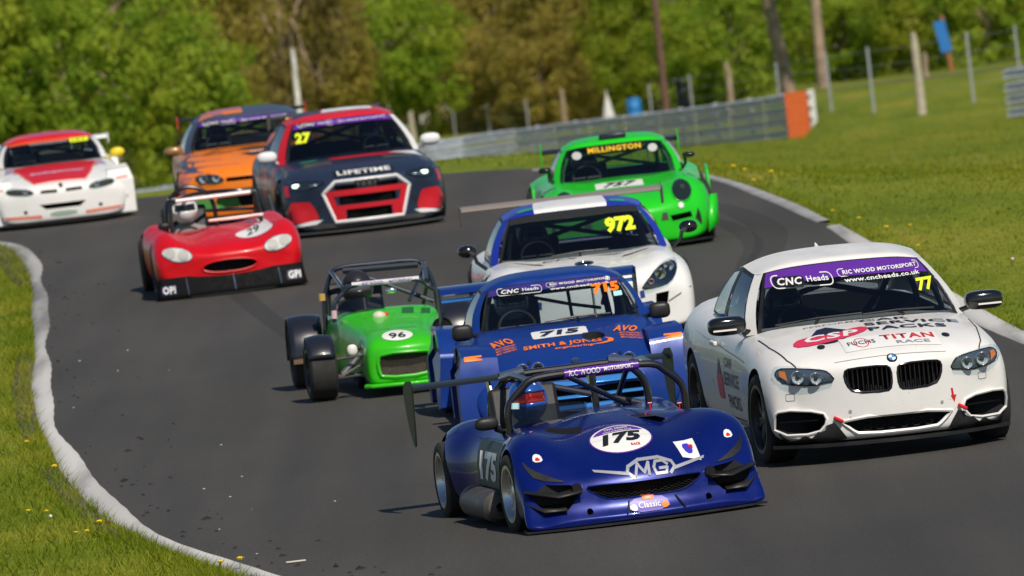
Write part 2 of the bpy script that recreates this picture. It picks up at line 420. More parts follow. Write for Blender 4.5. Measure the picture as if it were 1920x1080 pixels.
    def roof(u, v):
        f, b = samp(ft, u), samp(rt, u); r_ = samp(rail, v); l_ = mx(r_)
        c = lerp(lerp(mx(T[2]), T[2], u), lerp(mx(T[7]), T[7], u), v)
        p = f.lerp(b, v) + l_.lerp(r_, u) - c
        return p + Vector((0, 0, crown * (1 - (2 * u - 1) ** 4) * (1 - (2 * v - 1) ** 4)))
    out['roof'] = MB().grid(roof, 20, 16).build(roofname, roofm, car, fix=False)
    out['rooff'] = roof
    out['rbvh'] = tree_of(out['roof'])
    return out
def mirror(car, x, y, z, w_, h_, d_, m, foot=None, glassm=True, power=.75, name='mirror'):
    mb = MB().ell((x, y, z), (w_ / 2, d_ / 2, h_ / 2), 18, 12, power=power)
    if foot: mb.tube([foot, ((foot[0] + x) / 2, (foot[1] + y) / 2, foot[2] * .6 + z * .4), (x - math.copysign(w_ * .3, x), y, z)], .018, 8)
    o = mb.build(name, m, car)
    MB().prism(rrect(x, z, w_ * .78, h_ * .72, .02), y + d_ * .46, y + d_ * .5).build('mirror_glass', CHROME, o)
    return o
def aero(poly_y0, chord, thick, n=10):
    """airfoil section (y,z) around the origin"""
    up = [(chord * k / n, thick * (1.5 * math.sqrt(k / n) * (1 - k / n)) ) for k in range(n + 1)]; lo = [(chord * k / n, -thick * .9 * math.sqrt(k / n) * (1 - k / n)) for k in range(n, -1, -1)]
    return up + lo[1:-1]
def wing(car, hw, y, z, chord, thick, m, ep=None, epm=None, tilt=-8, posts=None, name='rear_wing', postm=BLACK):
    sec = aero(0, chord, thick); c, s = math.cos(rad(tilt)), math.sin(rad(tilt))
    o = MB().prism([(y + a * c + b * s, z - a * s + b * c) for a, b in sec], -hw, hw, 'x').build(name, m, car)
    if ep:
        for q in (-1, 1): MB().prism([(y + a, z + b) for a, b in ep], q * hw, q * (hw + .012), 'x').build('end_plate', epm or m, o)
    for px, py, pz in posts or []:
        MB().prism([(y + .05, z + .0), (y + chord * .6, z + .0), (py + .12, pz), (py - .05, pz)], px - .006, px + .006, 'x').build('wing_support', postm, o)
    return o
# ---------------------------------------------------------------- drivers
SKINMESH = {}
def person_mesh():
    if 'm' in SKINMESH: return SKINMESH['m']
    J = []; E = []; Rr = []
    def j(p, r, par=None):
        J.append(p); Rr.append(r)
        if par is not None: E.append((par, len(J) - 1))
        return len(J) - 1
    pel = j((0, 0, 0), (.16, .12)); sp = j((0, .03, .2), (.15, .11), pel); ch = j((0, .06, .4), (.17, .12), sp); nk = j((0, .05, .54), (.06, .06), ch); hd = j((0, .03, .64), (.075, .085), nk); j((0, .03, .74), (.07, .08), hd)
    for s in (1, -1):
        sh = j((s * .18, .06, .45), (.065, .065), ch); el = j((s * .24, -.14, .28), (.05, .05), sh); wr = j((s * .165, -.37, .34), (.034, .034), el); pm = j((s * .155, -.43, .35), (.04, .03), wr)
        for i in range(4):
            k1 = j((s * (.165 - .0), -.475, .375 - .022 * i), (.0095, .0095), pm); k2 = j((s * .135, -.49, .377 - .022 * i), (.009, .009), k1); j((s * .125, -.455, .375 - .022 * i), (.008, .008), k2)
        t1 = j((s * .125, -.42, .38), (.011, .011), pm); j((s * .115, -.455, .40), (.01, .01), t1)
        hp = j((s * .1, -.03, 0), (.09, .09), pel); kn = j((s * .14, -.42, .12), (.065, .065), hp); an = j((s * .1, -.8, -.1), (.045, .045), kn); j((s * .1, -.92, -.02), (.035, .035), an)
    me = bpy.data.meshes.new('p'); me.from_pydata(J, E, []); o = bpy.data.objects.new('p', me); COL.objects.link(o)
    sk = o.modifiers.new('s', 'SKIN'); ss = o.modifiers.new('d', 'SUBSURF'); ss.levels = ss.render_levels = 2
    for i, v in enumerate(me.skin_vertices[0].data): v.radius = Rr[i]; v.use_root = (i == 0)
    dg = bpy.context.evaluated_depsgraph_get(); dg.update(); nm = bpy.data.meshes.new_from_object(o.evaluated_get(dg), depsgraph=dg); bpy.data.objects.remove(o)
    nm.shade_smooth(); nm.materials.append(BLACK); SKINMESH['m'] = nm; return nm
def driver(car, x, y, z, suit, helm, visor, label, band=None, turn=0):
    """x,y,z: the hip point in the car; the driver is a thing of his own"""
    o = bpy.data.objects.new('person', person_mesh()); COL.objects.link(o); o.matrix_world = car.matrix_world @ Matrix.Translation((x, y, z)) @ Matrix.Rotation(rad(0), 4, 'X')
    o.material_slots[0].link = 'OBJECT'; o.material_slots[0].material = suit; tag(o, label, 'person', 'drivers in the racing cars')
    hc = Vector((0, .03, .69)); R = Matrix.Rotation(rad(turn), 3, 'Z')
    def hs(ph, t):  # helmet surface: ph from the crown down, t round, 0 = straight ahead
        k = 1.0 if ph < 1.7 else 1 - .12 * (ph - 1.7)
        p = Vector((.128 * math.sin(ph) * math.sin(t) * k, -.158 * math.sin(ph) * math.cos(t) * (1.02 if ph > 1.4 else 1.), .148 * math.cos(ph)))
        return p
    mb = MB()
    def inside(ph, t): return 1.2 < ph < 1.66 and abs(t) < 1.0
    n, m_ = 36, 22
    vs = [hc + R @ hs(2.55 * i / m_, -math.pi + 2 * math.pi * k / n) for i in range(m_ + 1) for k in range(n)]; fs = []; mi = []
    for i in range(m_):
        for k in range(n):
            ph = 2.55 * (i + .5) / m_; t = -math.pi + 2 * math.pi * (k + .5) / n
            if inside(ph, t): continue
            fs.append((i * n + k, (i + 1) * n + k, (i + 1) * n + (k + 1) % n, i * n + (k + 1) % n)); mi.append(1 if band and (band(ph, t)) else 0)
    mb.v = [tuple(v) for v in vs]; mb.f = fs; mb.mi = mi
    hm = helm if isinstance(helm, (list, tuple)) else [helm, helm]
    h = mb.build('helmet', hm, o, fix=True); sol = h.modifiers.new('t', 'SOLIDIFY'); sol.thickness = -.012
    MB().grid(lambda u, v: hc + R @ (hs(1.17 + .52 * v, -1.06 + 2.12 * u) * 1.012), 18, 5).build('visor', visor, h)
    return o
def car_root(name, X, Y, yaw, label, cat='racing car', roll=0., fo=0., dz=0., pitch=0., group='racing cars on the track'):
    """root at the ground under the front axle; X, Y give the ground point under the nose, fo the front overhang"""
    sl = math.atan(.032); R = Matrix.Rotation(sl, 4, 'X') @ Matrix.Rotation(rad(yaw), 4, 'Z') @ Matrix.Rotation(rad(roll), 4, 'Y') @ Matrix.Rotation(rad(pitch), 4, 'X')
    p = Vector((X, Y, CAM_Z - 5.154 + .032 * Y + .004 + dz)) - (Matrix.Rotation(sl, 3, 'X') @ Matrix.Rotation(rad(yaw), 3, 'Z')) @ Vector((0, -fo, 0))
    o = empty(name, Matrix.Translation(p) @ R, label, cat, group); bpy.context.view_layer.update(); return o
def seat(car, x, y, m=BLACK):
    MB().prism([(y - .05, .12), (y + .42, .12), (y + .62, .85), (y + .5, .9), (y + .33, .3), (y - .05, .27)], x - .24, x + .24, 'x').build('seat', m, car, bevel=.03)
def steering(car, x, y, z, m=BLACK):
    mb = MB(); mb.tube([(x + .145 * math.cos(2 * math.pi * k / 24), y + .08 * math.sin(2 * math.pi * k / 24), z + .125 * math.sin(2 * math.pi * k / 24)) for k in range(24)], .013, 8, close=True)
    for a in (0, 180, 270): mb.tube([(x, y, z), (x + .145 * math.cos(rad(a)), y + .08 * math.sin(rad(a)), z + .125 * math.sin(rad(a)))], .013, 6)
    mb.tube([(x, y, z), (x, y - .4, z - .1)], .02, 6); mb.build('steering_wheel', m, car)
def interior(car, w_, y0, y1, zb, zf=.2, dash=.12):
    """dark tub, dashboard and parcel shelf seen through the glass"""
    mb = MB(); mb.box((0, (y0 + y1) / 2, zf), (w_ * 2, y1 - y0, .02)); mb.box((0, y0 + .12, zb - .1), (w_ * 2, .3, .16)); mb.box((0, y1 - .1, zb - .08), (w_ * 1.8, .3, .02))
    for s in (-1, 1): mb.box((s * w_, (y0 + y1) / 2, (zf + zb) / 2), (.02, y1 - y0, zb - zf))
    mb.box((0, y1, (zf + zb) / 2), (w_ * 2, .02, zb - zf)); mb.build('cabin_tub', VOID, car)
# ================================================================ terrain and track
def sstep(a, b, x):
    t = max(0., min(1., (x - a) / (b - a))); return t * t * (3 - 2 * t)
def plane_z(Y): return CAM_Z - 5.154 + .032 * Y
def interp(tab, x):
    if x <= tab[0][0]: return tab[0][1]
    for (a, p), (b, q) in zip(tab, tab[1:]):
        if x <= b: return p + (q - p) * (x - a) / (b - a)
    return tab[-1][1]
BARR = [(-30, 262), (-13.2, 280), (-9.3, 292), (-5.7, 304), (-1.4, 312), (1.1, 310), (5.5, 302), (8.6, 296)]
def far_z(X, Y):
    base = CAM_Z + interp([(-40, -1.7), (-13, -1.57), (-9.3, -1.37), (-5.7, -1.32), (-1.4, -1.28), (1, -1.45), (5.4, -1.57), (8.5, -1.63), (14, -1.62), (40, -1.2)], X)
    yb = interp(BARR, X) + 3 if X < 8.6 else interp([(8.6, 266), (20, 262)], X)
    k = sstep(6.5, 10.5, X)
    return base + lerp(.55, 1.15, k) * sstep(0, 62 if X > 8.6 else 30, Y - yb) + max(0, Y - yb - 60) * .004 * k
def ground_z(X, Y):
    p = plane_z(Y); yc = interp([(-2, 141.), (1, 138.), (4, 120.), (7, 112.), (30, 108)], X)
    if Y <= yc: return p
    zc = plane_z(yc); t = (Y - yc)
    f = far_z(X, Y); k = sstep(0, 110, t)
    soft = zc + .032 * t * math.exp(-t / 9.)          # the slope runs out gently past the crest
    return soft * (1 - k) + f * k
LEFT = [(9, 40), (5, 50), (1.6, 58), (-.5, 65), (-2.05, 71.7), (-3.17, 79.5), (-4.1, 91.8), (-4.75, 107), (-5.3, 120), (-6.0, 130.6), (-7.2, 134.5), (-10, 137.5), (-22, 142), (-60, 150)]
RIGHT = [(18, 40), (13, 50), (9.4, 60), (6.6, 70), (4.9, 80), (4.13, 87.7), (3.8, 96.9), (3.35, 112.6), (2.55, 127), (1.6, 132.5), (.38, 136.3), (-.9, 138.2), (-4.5, 141.6), (-22, 152), (-60, 163)]
LC = [v.to_2d() for v in crom([(x, y, 0) for x, y in LEFT], 14)]; RC = [v.to_2d() for v in crom([(x, y, 0) for x, y in RIGHT], 13)]
rng = random.Random(4)
def axis_pts(segs):
    out = []
    for a, b, n in segs: out += [a + (b - a) * k / n for k in range(n)]
    return out + [segs[-1][1]]
gx = axis_pts([(-900, -60, 14), (-60, -14, 16), (-14, 20, 68), (20, 60, 16), (60, 900, 14)]); gy = axis_pts([(-60, 40, 12), (40, 150, 80), (150, 320, 60), (320, 600, 40), (600, 2600, 20)])
mb = MB(); W = len(gx)
mb.add([(x, y, ground_z(x, y)) for y in gy for x in gx], [(j * W + i, j * W + i + 1, (j + 1) * W + i + 1, (j + 1) * W + i) for j in range(len(gy) - 1) for i in range(W - 1)])
def grass_mat(name, big=True):
    m = bpy.data.materials.new(name); m.use_nodes = True; n = m.node_tree.nodes; l = m.node_tree.links; b = n['Principled BSDF']; b.inputs['Roughness'].default_value = .85; b.inputs['Specular IOR Level'].default_value = .15
    g = n.new('ShaderNodeNewGeometry'); mp = n.new('ShaderNodeMapping'); mp.inputs['Scale'].default_value = (.55, .12, 1); l.new(g.outputs['Position'], mp.inputs[0])
    t = n.new('ShaderNodeTexNoise'); t.inputs['Scale'].default_value = 1.0; t.inputs['Detail'].default_value = 7; t.inputs['Roughness'].default_value = .62; l.new(mp.outputs[0], t.inputs[0])
    r = n.new('ShaderNodeValToRGB'); e = r.color_ramp.elements; e[0].position = .28; e[0].color = (.085, .13, .006, 1); e[1].position = .72; e[1].color = (.3, .25, .035, 1)
    e2 = r.color_ramp.elements.new(.45); e2.color = (.14, .185, .009, 1); e3 = r.color_ramp.elements.new(.58); e3.color = (.195, .215, .016, 1); l.new(t.outputs[0], r.inputs[0])
    t2 = n.new('ShaderNodeTexNoise'); t2.inputs['Scale'].default_value = 9; t2.inputs['Detail'].default_value = 6; l.new(g.outputs['Position'], t2.inputs[0])
    mr = n.new('ShaderNodeMapRange'); mr.inputs[1].default_value = .3; mr.inputs[2].default_value = .7; mr.inputs[3].default_value = .6; mr.inputs[4].default_value = 1.3; l.new(t2.outputs[0], mr.inputs[0])
    mx = n.new('ShaderNodeMix'); mx.data_type = 'RGBA'; mx.blend_type = 'MULTIPLY'; mx.inputs[0].default_value = 1; l.new(r.outputs[0], mx.inputs[6]); l.new(mr.outputs[0], mx.inputs[7]); l.new(mx.outputs[2], b.inputs['Base Color'])
    return m
GRASS = grass_mat('grass')
tag(mb.build('ground', GRASS, None, smooth=60, fix=False), kind='structure')

# asphalt
def asphalt():
    m = bpy.data.materials.new('asphalt'); m.use_nodes = True; n = m.node_tree.nodes; l = m.node_tree.links; b = n['Principled BSDF']; b.inputs['Roughness'].default_value = .82; b.inputs['Specular IOR Level'].default_value = .3
    g = n.new('ShaderNodeNewGeometry')
    def noise(sc, scale, det=6):
        mp = n.new('ShaderNodeMapping'); mp.inputs['Scale'].default_value = sc; mp.inputs['Rotation'].default_value = (0, 0, rad(-7)); l.new(g.outputs['Position'], mp.inputs[0])
        t = n.new('ShaderNodeTexNoise'); t.inputs['Scale'].default_value = scale; t.inputs['Detail'].default_value = det; l.new(mp.outputs[0], t.inputs[0]); return t
    a = noise((1.6, .05, 1), 1.0); f = noise((1, 1, 1), 55, 3); c = noise((.3, .12, 1), 1, 8)
    r = n.new('ShaderNodeValToRGB'); r.color_ramp.elements[0].position = .3; r.color_ramp.elements[0].color = (.048, .0455, .042, 1); r.color_ramp.elements[1].position = .7; r.color_ramp.elements[1].color = (.068, .064, .058, 1); l.new(a.outputs[0], r.inputs[0])
    last = r.outputs[0]
    for t, lo, hi in ((f, .7, 1.3), (c, .84, 1.16)):
        mr = n.new('ShaderNodeMapRange'); mr.inputs[1].default_value = .3; mr.inputs[2].default_value = .7; mr.inputs[3].default_value = lo; mr.inputs[4].default_value = hi; l.new(t.outputs[0], mr.inputs[0])
        mx = n.new('ShaderNodeMix'); mx.data_type = 'RGBA'; mx.blend_type = 'MULTIPLY'; mx.inputs[0].default_value = 1; l.new(last, mx.inputs[6]); l.new(mr.outputs[0], mx.inputs[7]); last = mx.outputs[2]
    l.new(last, b.inputs['Base Color'])
    bp = n.new('ShaderNodeBump'); bp.inputs['Strength'].default_value = .35; bp.inputs['Distance'].default_value = .01; l.new(f.outputs[0], bp.inputs['Height']); l.new(bp.outputs[0], b.inputs['Normal'])
    return m
ASPH = asphalt()
mb = MB(); N = 160; K = 12
def at(L, t): q = t * (len(L) - 1); i = min(int(q), len(L) - 2); return L[i].lerp(L[i + 1], q - i)
vs = []
for i in range(N + 1):
    a, b = at(LC, i / N), at(RC, i / N)
    for k in range(K + 1):
        p = a.lerp(b, k / K); vs.append((p.x, p.y, ground_z(p.x, p.y) + .012 + (.02 if p.y > 136 else 0)))
mb.add(vs, [(i * (K + 1) + k, i * (K + 1) + k + 1, (i + 1) * (K + 1) + k + 1, (i + 1) * (K + 1) + k) for i in range(N) for k in range(K)])
road = tag(mb.build('track_road', ASPH, None, smooth=60, fix=False), kind='structure')
# kerbs: worn white concrete strips with a chamfered edge
def kerb_mat():
    m = bpy.data.materials.new('kerb_paint'); m.use_nodes = True; n = m.node_tree.nodes; l = m.node_tree.links; b = n['Principled BSDF']; b.inputs['Roughness'].default_value = .8
    g = n.new('ShaderNodeNewGeometry')
    def noise(scale, det=8, sc=(1, 1, 1)):
        mp = n.new('ShaderNodeMapping'); mp.inputs['Scale'].default_value = sc; l.new(g.outputs['Position'], mp.inputs[0]); t = n.new('ShaderNodeTexNoise'); t.inputs['Scale'].default_value = scale; t.inputs['Detail'].default_value = det; l.new(mp.outputs[0], t.inputs[0]); return t
    a = noise(.7, 5, (.6, .06, 1)); r = n.new('ShaderNodeValToRGB'); r.color_ramp.elements[0].position = .38; r.color_ramp.elements[0].color = (.31, .31, .31, 1); r.color_ramp.elements[1].position = .6; r.color_ramp.elements[1].color = (.58, .57, .55, 1); l.new(a.outputs[0], r.inputs[0])
    c = noise(3, 9, (1, .06, 1)); mr = n.new('ShaderNodeMapRange'); mr.inputs[1].default_value = .34; mr.inputs[2].default_value = .5; mr.inputs[3].default_value = .55; mr.inputs[4].default_value = 1; l.new(c.outputs[0], mr.inputs[0])
    mx = n.new('ShaderNodeMix'); mx.data_type = 'RGBA'; mx.blend_type = 'MULTIPLY'; mx.inputs[0].default_value = 1; l.new(r.outputs[0], mx.inputs[6]); l.new(mr.outputs[0], mx.inputs[7]); l.new(mx.outputs[2], b.inputs['Base Color'])
    return m
KERB = kerb_mat(); KERBG = mat('kerb_bare_concrete', (.16, .155, .15), .9, var=.25, vs=3)
def strip(name, L, y0, y1, wfun, inner, m, lift=.026, wob=.03, seed=1):
    r = random.Random(seed); pts = [p for p in L if y0 <= p.y <= y1]; fine = []
    for a, b in zip(pts, pts[1:]):
        for k in range(6): fine.append(a.lerp(b, k / 6))
    fine.append(pts[-1]); vs = []; ph = [r.uniform(0, 6) for _ in range(6)]
    for i, p in enumerate(fine):
        t = (fine[min(i + 1, len(fine) - 1)] - fine[max(i - 1, 0)]).normalized(); nn = Vector((t.y, -t.x)) * inner
        wd = wfun(p.y); w1 = wob * (math.sin(p.y * .45 + ph[0]) + .7 * math.sin(p.y * .85 + ph[1]) + .12 * math.sin(p.y * 5 + ph[2])); w2 = wob * .7 * (math.sin(p.y * .4 + ph[3]) + .5 * math.sin(p.y * .9 + ph[4]))
        a = p - nn * (wd * .5 - w2); b = p + nn * (wd * .5 + w1)
        for q, h in ((a - nn * .01, -.01), (a, lift), (a.lerp(b, .6), lift), (b, .019), (b + nn * .006, .005)): vs.append((q.x, q.y, ground_z(q.x, q.y) + h))
    return tag(MB().add(vs, [(i * 5 + k, i * 5 + k + 1, (i + 1) * 5 + k + 1, (i + 1) * 5 + k) for i in range(len(fine) - 1) for k in range(4)]).build(name, m, None, smooth=80), kind='structure')
strip('kerb_left', LC, 50, 133, lambda y: interp([(50, .09), (70, .09), (74, .12), (79, .19), (84, .18), (92, .15), (110, .14), (135, .17)], y), 1, KERB, seed=3, wob=.022)
strip('kerb_right', RC, 60, 112.4, lambda y: interp([(60, .2), (95, .2), (100, .17), (114, .14)], y), -1, KERB, seed=5, wob=.012)
strip('kerb_right_bare', RC, 112.4, 137, lambda y: .14, -1, mat('kerb_faded', (.3, .3, .3), .85, var=.25, vs=1.5), seed=6, wob=.012)
# rubber laid down by braking and cornering tyres
MARK = mat('tyre_mark', (.022, .022, .023), .75, alpha=.16)
def mark(pts, wd, seed):
    C_ = crom([(x, y, 0) for x, y in pts], 8); vs = []
    for i, p in enumerate(C_):
        t = (C_[min(i + 1, len(C_) - 1)] - C_[max(i - 1, 0)]).normalized(); k = wd * .5 * (math.sin(math.pi * min(1, max(.04, i / (len(C_) - 1)))) ** .4)
        for s in (-1, 1): vs.append((p.x + t.y * k * s, p.y - t.x * k * s, ground_z(p.x, p.y) + .019 + seed * .0015 + (.02 if p.y > 136 else 0)))
    tag(MB().add(vs, [(2 * i, 2 * i + 1, 2 * i + 3, 2 * i + 2) for i in range(len(C_) - 1)]).build('tyre_mark', MARK, road), kind='structure')
mark([(1.9, 100), (2.5, 106), (2.75, 112), (2.5, 118), (1.9, 124)], .35, 0); mark([(2.2, 104), (2.5, 109), (2.4, 114), (1.9, 121)], .22, 1)
mark([(-3.9, 128), (-3.3, 118), (-2.6, 108), (-1.9, 98)], .25, 2); mark([(1.4, 92), (1.6, 100), (1.5, 110)], .18, 5)
# bare soil beside the left kerb
def soil(cx, cy, a, b, seed, parent=None):
    r = random.Random(seed); pts = [(cx + a * math.cos(t) * r.uniform(.7, 1.2), cy + b * math.sin(t) * r.uniform(.7, 1.2)) for t in [k * 2 * math.pi / 16 for k in range(16)]]
    o = MB().add([(x, y, ground_z(x, y) + .022) for x, y in rnd(pts)], [tuple(range(64))]).build('bare_soil', mat('soil', (.085, .07, .055), .95, var=.5, vs=9, bump=.6, bs=25), None); tag(o, kind='structure')


SOIL = mat('soil', (.1, .085, .065), .95, var=.5, vs=4, bump=.5, bs=25)
for nm, y0, y1, dx, wd in (('bare_soil', 89, 104, -.17, .2), ('bare_soil', 119, 131, -.2, .26), ('bare_soil', 76, 86, -.19, .12)):
    strip(nm, [Vector((p.x + dx, p.y)) for p in LC], y0, y1, lambda y, y0=y0, y1=y1, wd=wd: .02 + wd * math.sin(math.pi * (y - y0) / (y1 - y0)) ** .6 if y0 < y < y1 else .02, 1, SOIL, lift=.012, wob=.025, seed=int(y0))
# ================================================================ helpers that sit things on a body surface
def surf(bvh, axis, a, b, off=0.):
    org, d = AX[axis]; h, n, _, _ = bvh.ray_cast(org(a, b), d)
    if h is None: h, n, _, _ = bvh.find_nearest(org(a, b) + d * 5.5)
    if n.dot(d) > 0: n = -n
    return h + n * off
def trim(name, poly, axis, bvh, r, m, parent, off=0., close=True, sub=3):
    P = []
    for i in range(len(poly) if close else len(poly) - 1):
        a, b = poly[i], poly[(i + 1) % len(poly)]
        for k in range(sub): P.append((lerp(a[0], b[0], k / sub), lerp(a[1], b[1], k / sub)))
    if not close: P.append(poly[-1])
    return MB().tube([surf(bvh, axis, a, b, off) for a, b in P], r, 6, close=close).build(name, m, parent)
def ring(name, c, r, t, m, parent, n=28, axis='y'):
    pts = []
    for k in range(n):
        a = 2 * math.pi * k / n; p = (r * math.cos(a), r * math.sin(a)); pts.append((c[0] + p[0], c[1], c[2] + p[1]) if axis == 'y' else (c[0] + p[0], c[1] + p[1], c[2]))
    return MB().tube(pts, t, 6, close=True).build(name, m, parent)
def lampunit(name, c, r, parent, depth=.05, m=LAMPIN, rim=CHROME, bulb=None):
    """bowl reflector, projector and chrome ring facing forward"""
    o = MB().lathe([(depth, .001), (depth, r * .35), (depth * .7, r * .6), (0, r * .96), (-.004, r), (.004, r + .004)], c, 'y', 24).build(name, m, parent)
    MB().ell((c[0], c[1] + depth * .6, c[2]), (r * .36, r * .3, r * .36), 12, 8).build('projector', bulb or GLOSSB, o); ring('lamp_ring', (c[0], c[1] - .004, c[2]), r, r * .09, rim, o); return o
def headlamp(car, poly, bvh, units, base=None, depth=.034, axis='F', lens=LENS, edge=GLOSSB):
    o = decal('headlamp', poly, axis, bvh, base or mat('lamp_housing', (.16, .18, .22), .3, .6), car, .003, .05)
    for (a, b, r, m, rm) in units:
        p = surf(bvh, axis, a, b, .027); lampunit('lamp_unit', tuple(p), r, o, .022, m, rm)
    decal('lens', poly, axis, bvh, lens, o, depth, .05, rim=depth); trim('lamp_edge', poly, axis, bvh, .005, edge, o, .004, sub=1)
    return o
def hexmesh(name, poly, y, m, parent, s=.03, r=.0035, yf=None):
    """open honeycomb filling an outline in the front view"""
    def inside(p):
        c = False; n = len(poly)
        for i in range(n):
            a, b = poly[i], poly[i - 1]
            if (a[1] > p[1]) != (b[1] > p[1]) and p[0] < (b[0] - a[0]) * (p[1] - a[1]) / (b[1] - a[1]) + a[0]: c = not c
        return c
    xs = [p[0] for p in poly]; zs = [p[1] for p in poly]; mb = MB(); W_ = s * 1.5; Hh = s * .62
    i = 0; x = min(xs)
    while x < max(xs) + s:
        z = min(zs) + (Hh if i % 2 else 0)
        while z < max(zs) + s:
            c = (x, z); h = [(x + s * .95 * math.cos(rad(60 * k)), z + s * .62 * math.sin(rad(60 * k))) for k in range(6)]
            if all(inside(q) for q in h): mb.tube([(q[0], (yf(q[0]) if yf else y), q[1]) for q in h], r, 4, close=True)
            z += 2 * Hh * .9
        x += W_ * .98; i += 1
    o = mb.build(name, m, parent); tag(o, kind='stuff'); return o
def prisms(polys, y0, y1, axis='y'):
    mb = MB()
    for p in polys: mb.prism(p, y0, y1, axis)
    return mb
def cnc_strip(car, g, u0_=-.5, u1_=.5, z=1.2, h=.1, m=WHITE, url=True, dark=BLKV, n=None):
    """the banner lettering across the top of a windscreen, measured in the front view"""
    b = g['wbvh']; W_ = u1_ - u0_; X = lambda t: u0_ + W_ * t
    decal('badge_outline', line(rrect(X(.2), z, W_ * .38, h * .72, h * .3), h * .06, True), 'F', b, m, car, .007, 0)
    decal('badge_ground', rrect(X(.115), z, W_ * .19, h * .58, h * .2), 'F', b, dark, car, .006, .05)
    text('CNC', 'F', b, X(.12), z, W_ * .155, h * .42, m, car, bold=.05, shear=.3, off=.009)
    text('Heads', 'F', b, X(.295), z + h * .05, W_ * .14, h * .32, m, car, bold=.02, off=.009)
    zz = z + h * .22 if url else z
    decal('badge_outline', line(rrect(X(.715), zz, W_ * .56, h * .42, h * .18), h * .04, True), 'F', b, m, car, .007, 0)
    text('RIC WOOD', 'F', b, X(.575), zz, W_ * .22, h * .24, m, car, bold=.04, shear=.1, off=.009)
    text('MOTORSPORT', 'F', b, X(.84), zz, W_ * .28, h * .22, m, car, bold=.03, shear=.1, off=.009)
    if url: text('www.cncheads.co.uk', 'F', b, X(.72), z - h * .22, W_ * .52, h * .24, m, car, bold=.025, off=.009)
def cage(car, w_, y0, zb, zt, y1, y2, wt, m=CAGEB, r=.022, x=True, door=True):
    """main hoop at y1, front legs to y0, back stays to y2"""
    mb = MB(); hoop = crom([(-w_, y1, .3), (-w_, y1, zb), (-wt - .04, y1, zt - .1), (-wt + .05, y1, zt), (0, y1, zt + .02), (wt - .05, y1, zt), (wt + .04, y1, zt - .1), (w_, y1, zb), (w_, y1, .3)], 4); mb.tube(hoop, r)
    for s in (-1, 1):
        mb.tube(crom([(s * wt, y1, zt - .03), (s * wt, (y0 + y1) / 2 + .1, zt - .01), (s * (wt + .02), y0 + .45, zt - .06), (s * w_, y0 + .05, zb), (s * w_, y0, .3)], 4), r)
        mb.tube([(s * wt, y1, zt - .03), (s * w_ * .8, y2, zb)], r)
        if door: mb.tube([(s * w_, y0, .35), (s * w_, y1, zb - .15)], r); mb.tube([(s * w_, y0, zb - .2), (s * w_, y1, .35)], r)
    if x: mb.tube([(-w_, y1, zb), (wt, y1, zt - .03)], r); mb.tube([(w_ * .8, y2, zb), (-wt, y1, zt - .03)], r)
    mb.tube([(-w_, y1, zb - .1), (w_, y1, zb - .1)], r); mb.tube([(-wt, y0 + .42, zt - .06), (wt, y0 + .42, zt - .06)], r)
    return mb.build('roll_cage', m, car)
def wiper(car, g, u0_, u1_, v=.05):
    ws = g['ws']; mb = MB(); a = ws(u0_, v, .02); b = ws(u1_, v + .02, .02); mb.tube([a, a.lerp(b, .5) + Vector((0, -.01, .01)), b], .008, 6); mb.tube([ws((u0_ + u1_) / 2, 0, .03), a.lerp(b, .5)], .01, 6); return mb.build('wiper', BLACK, car)

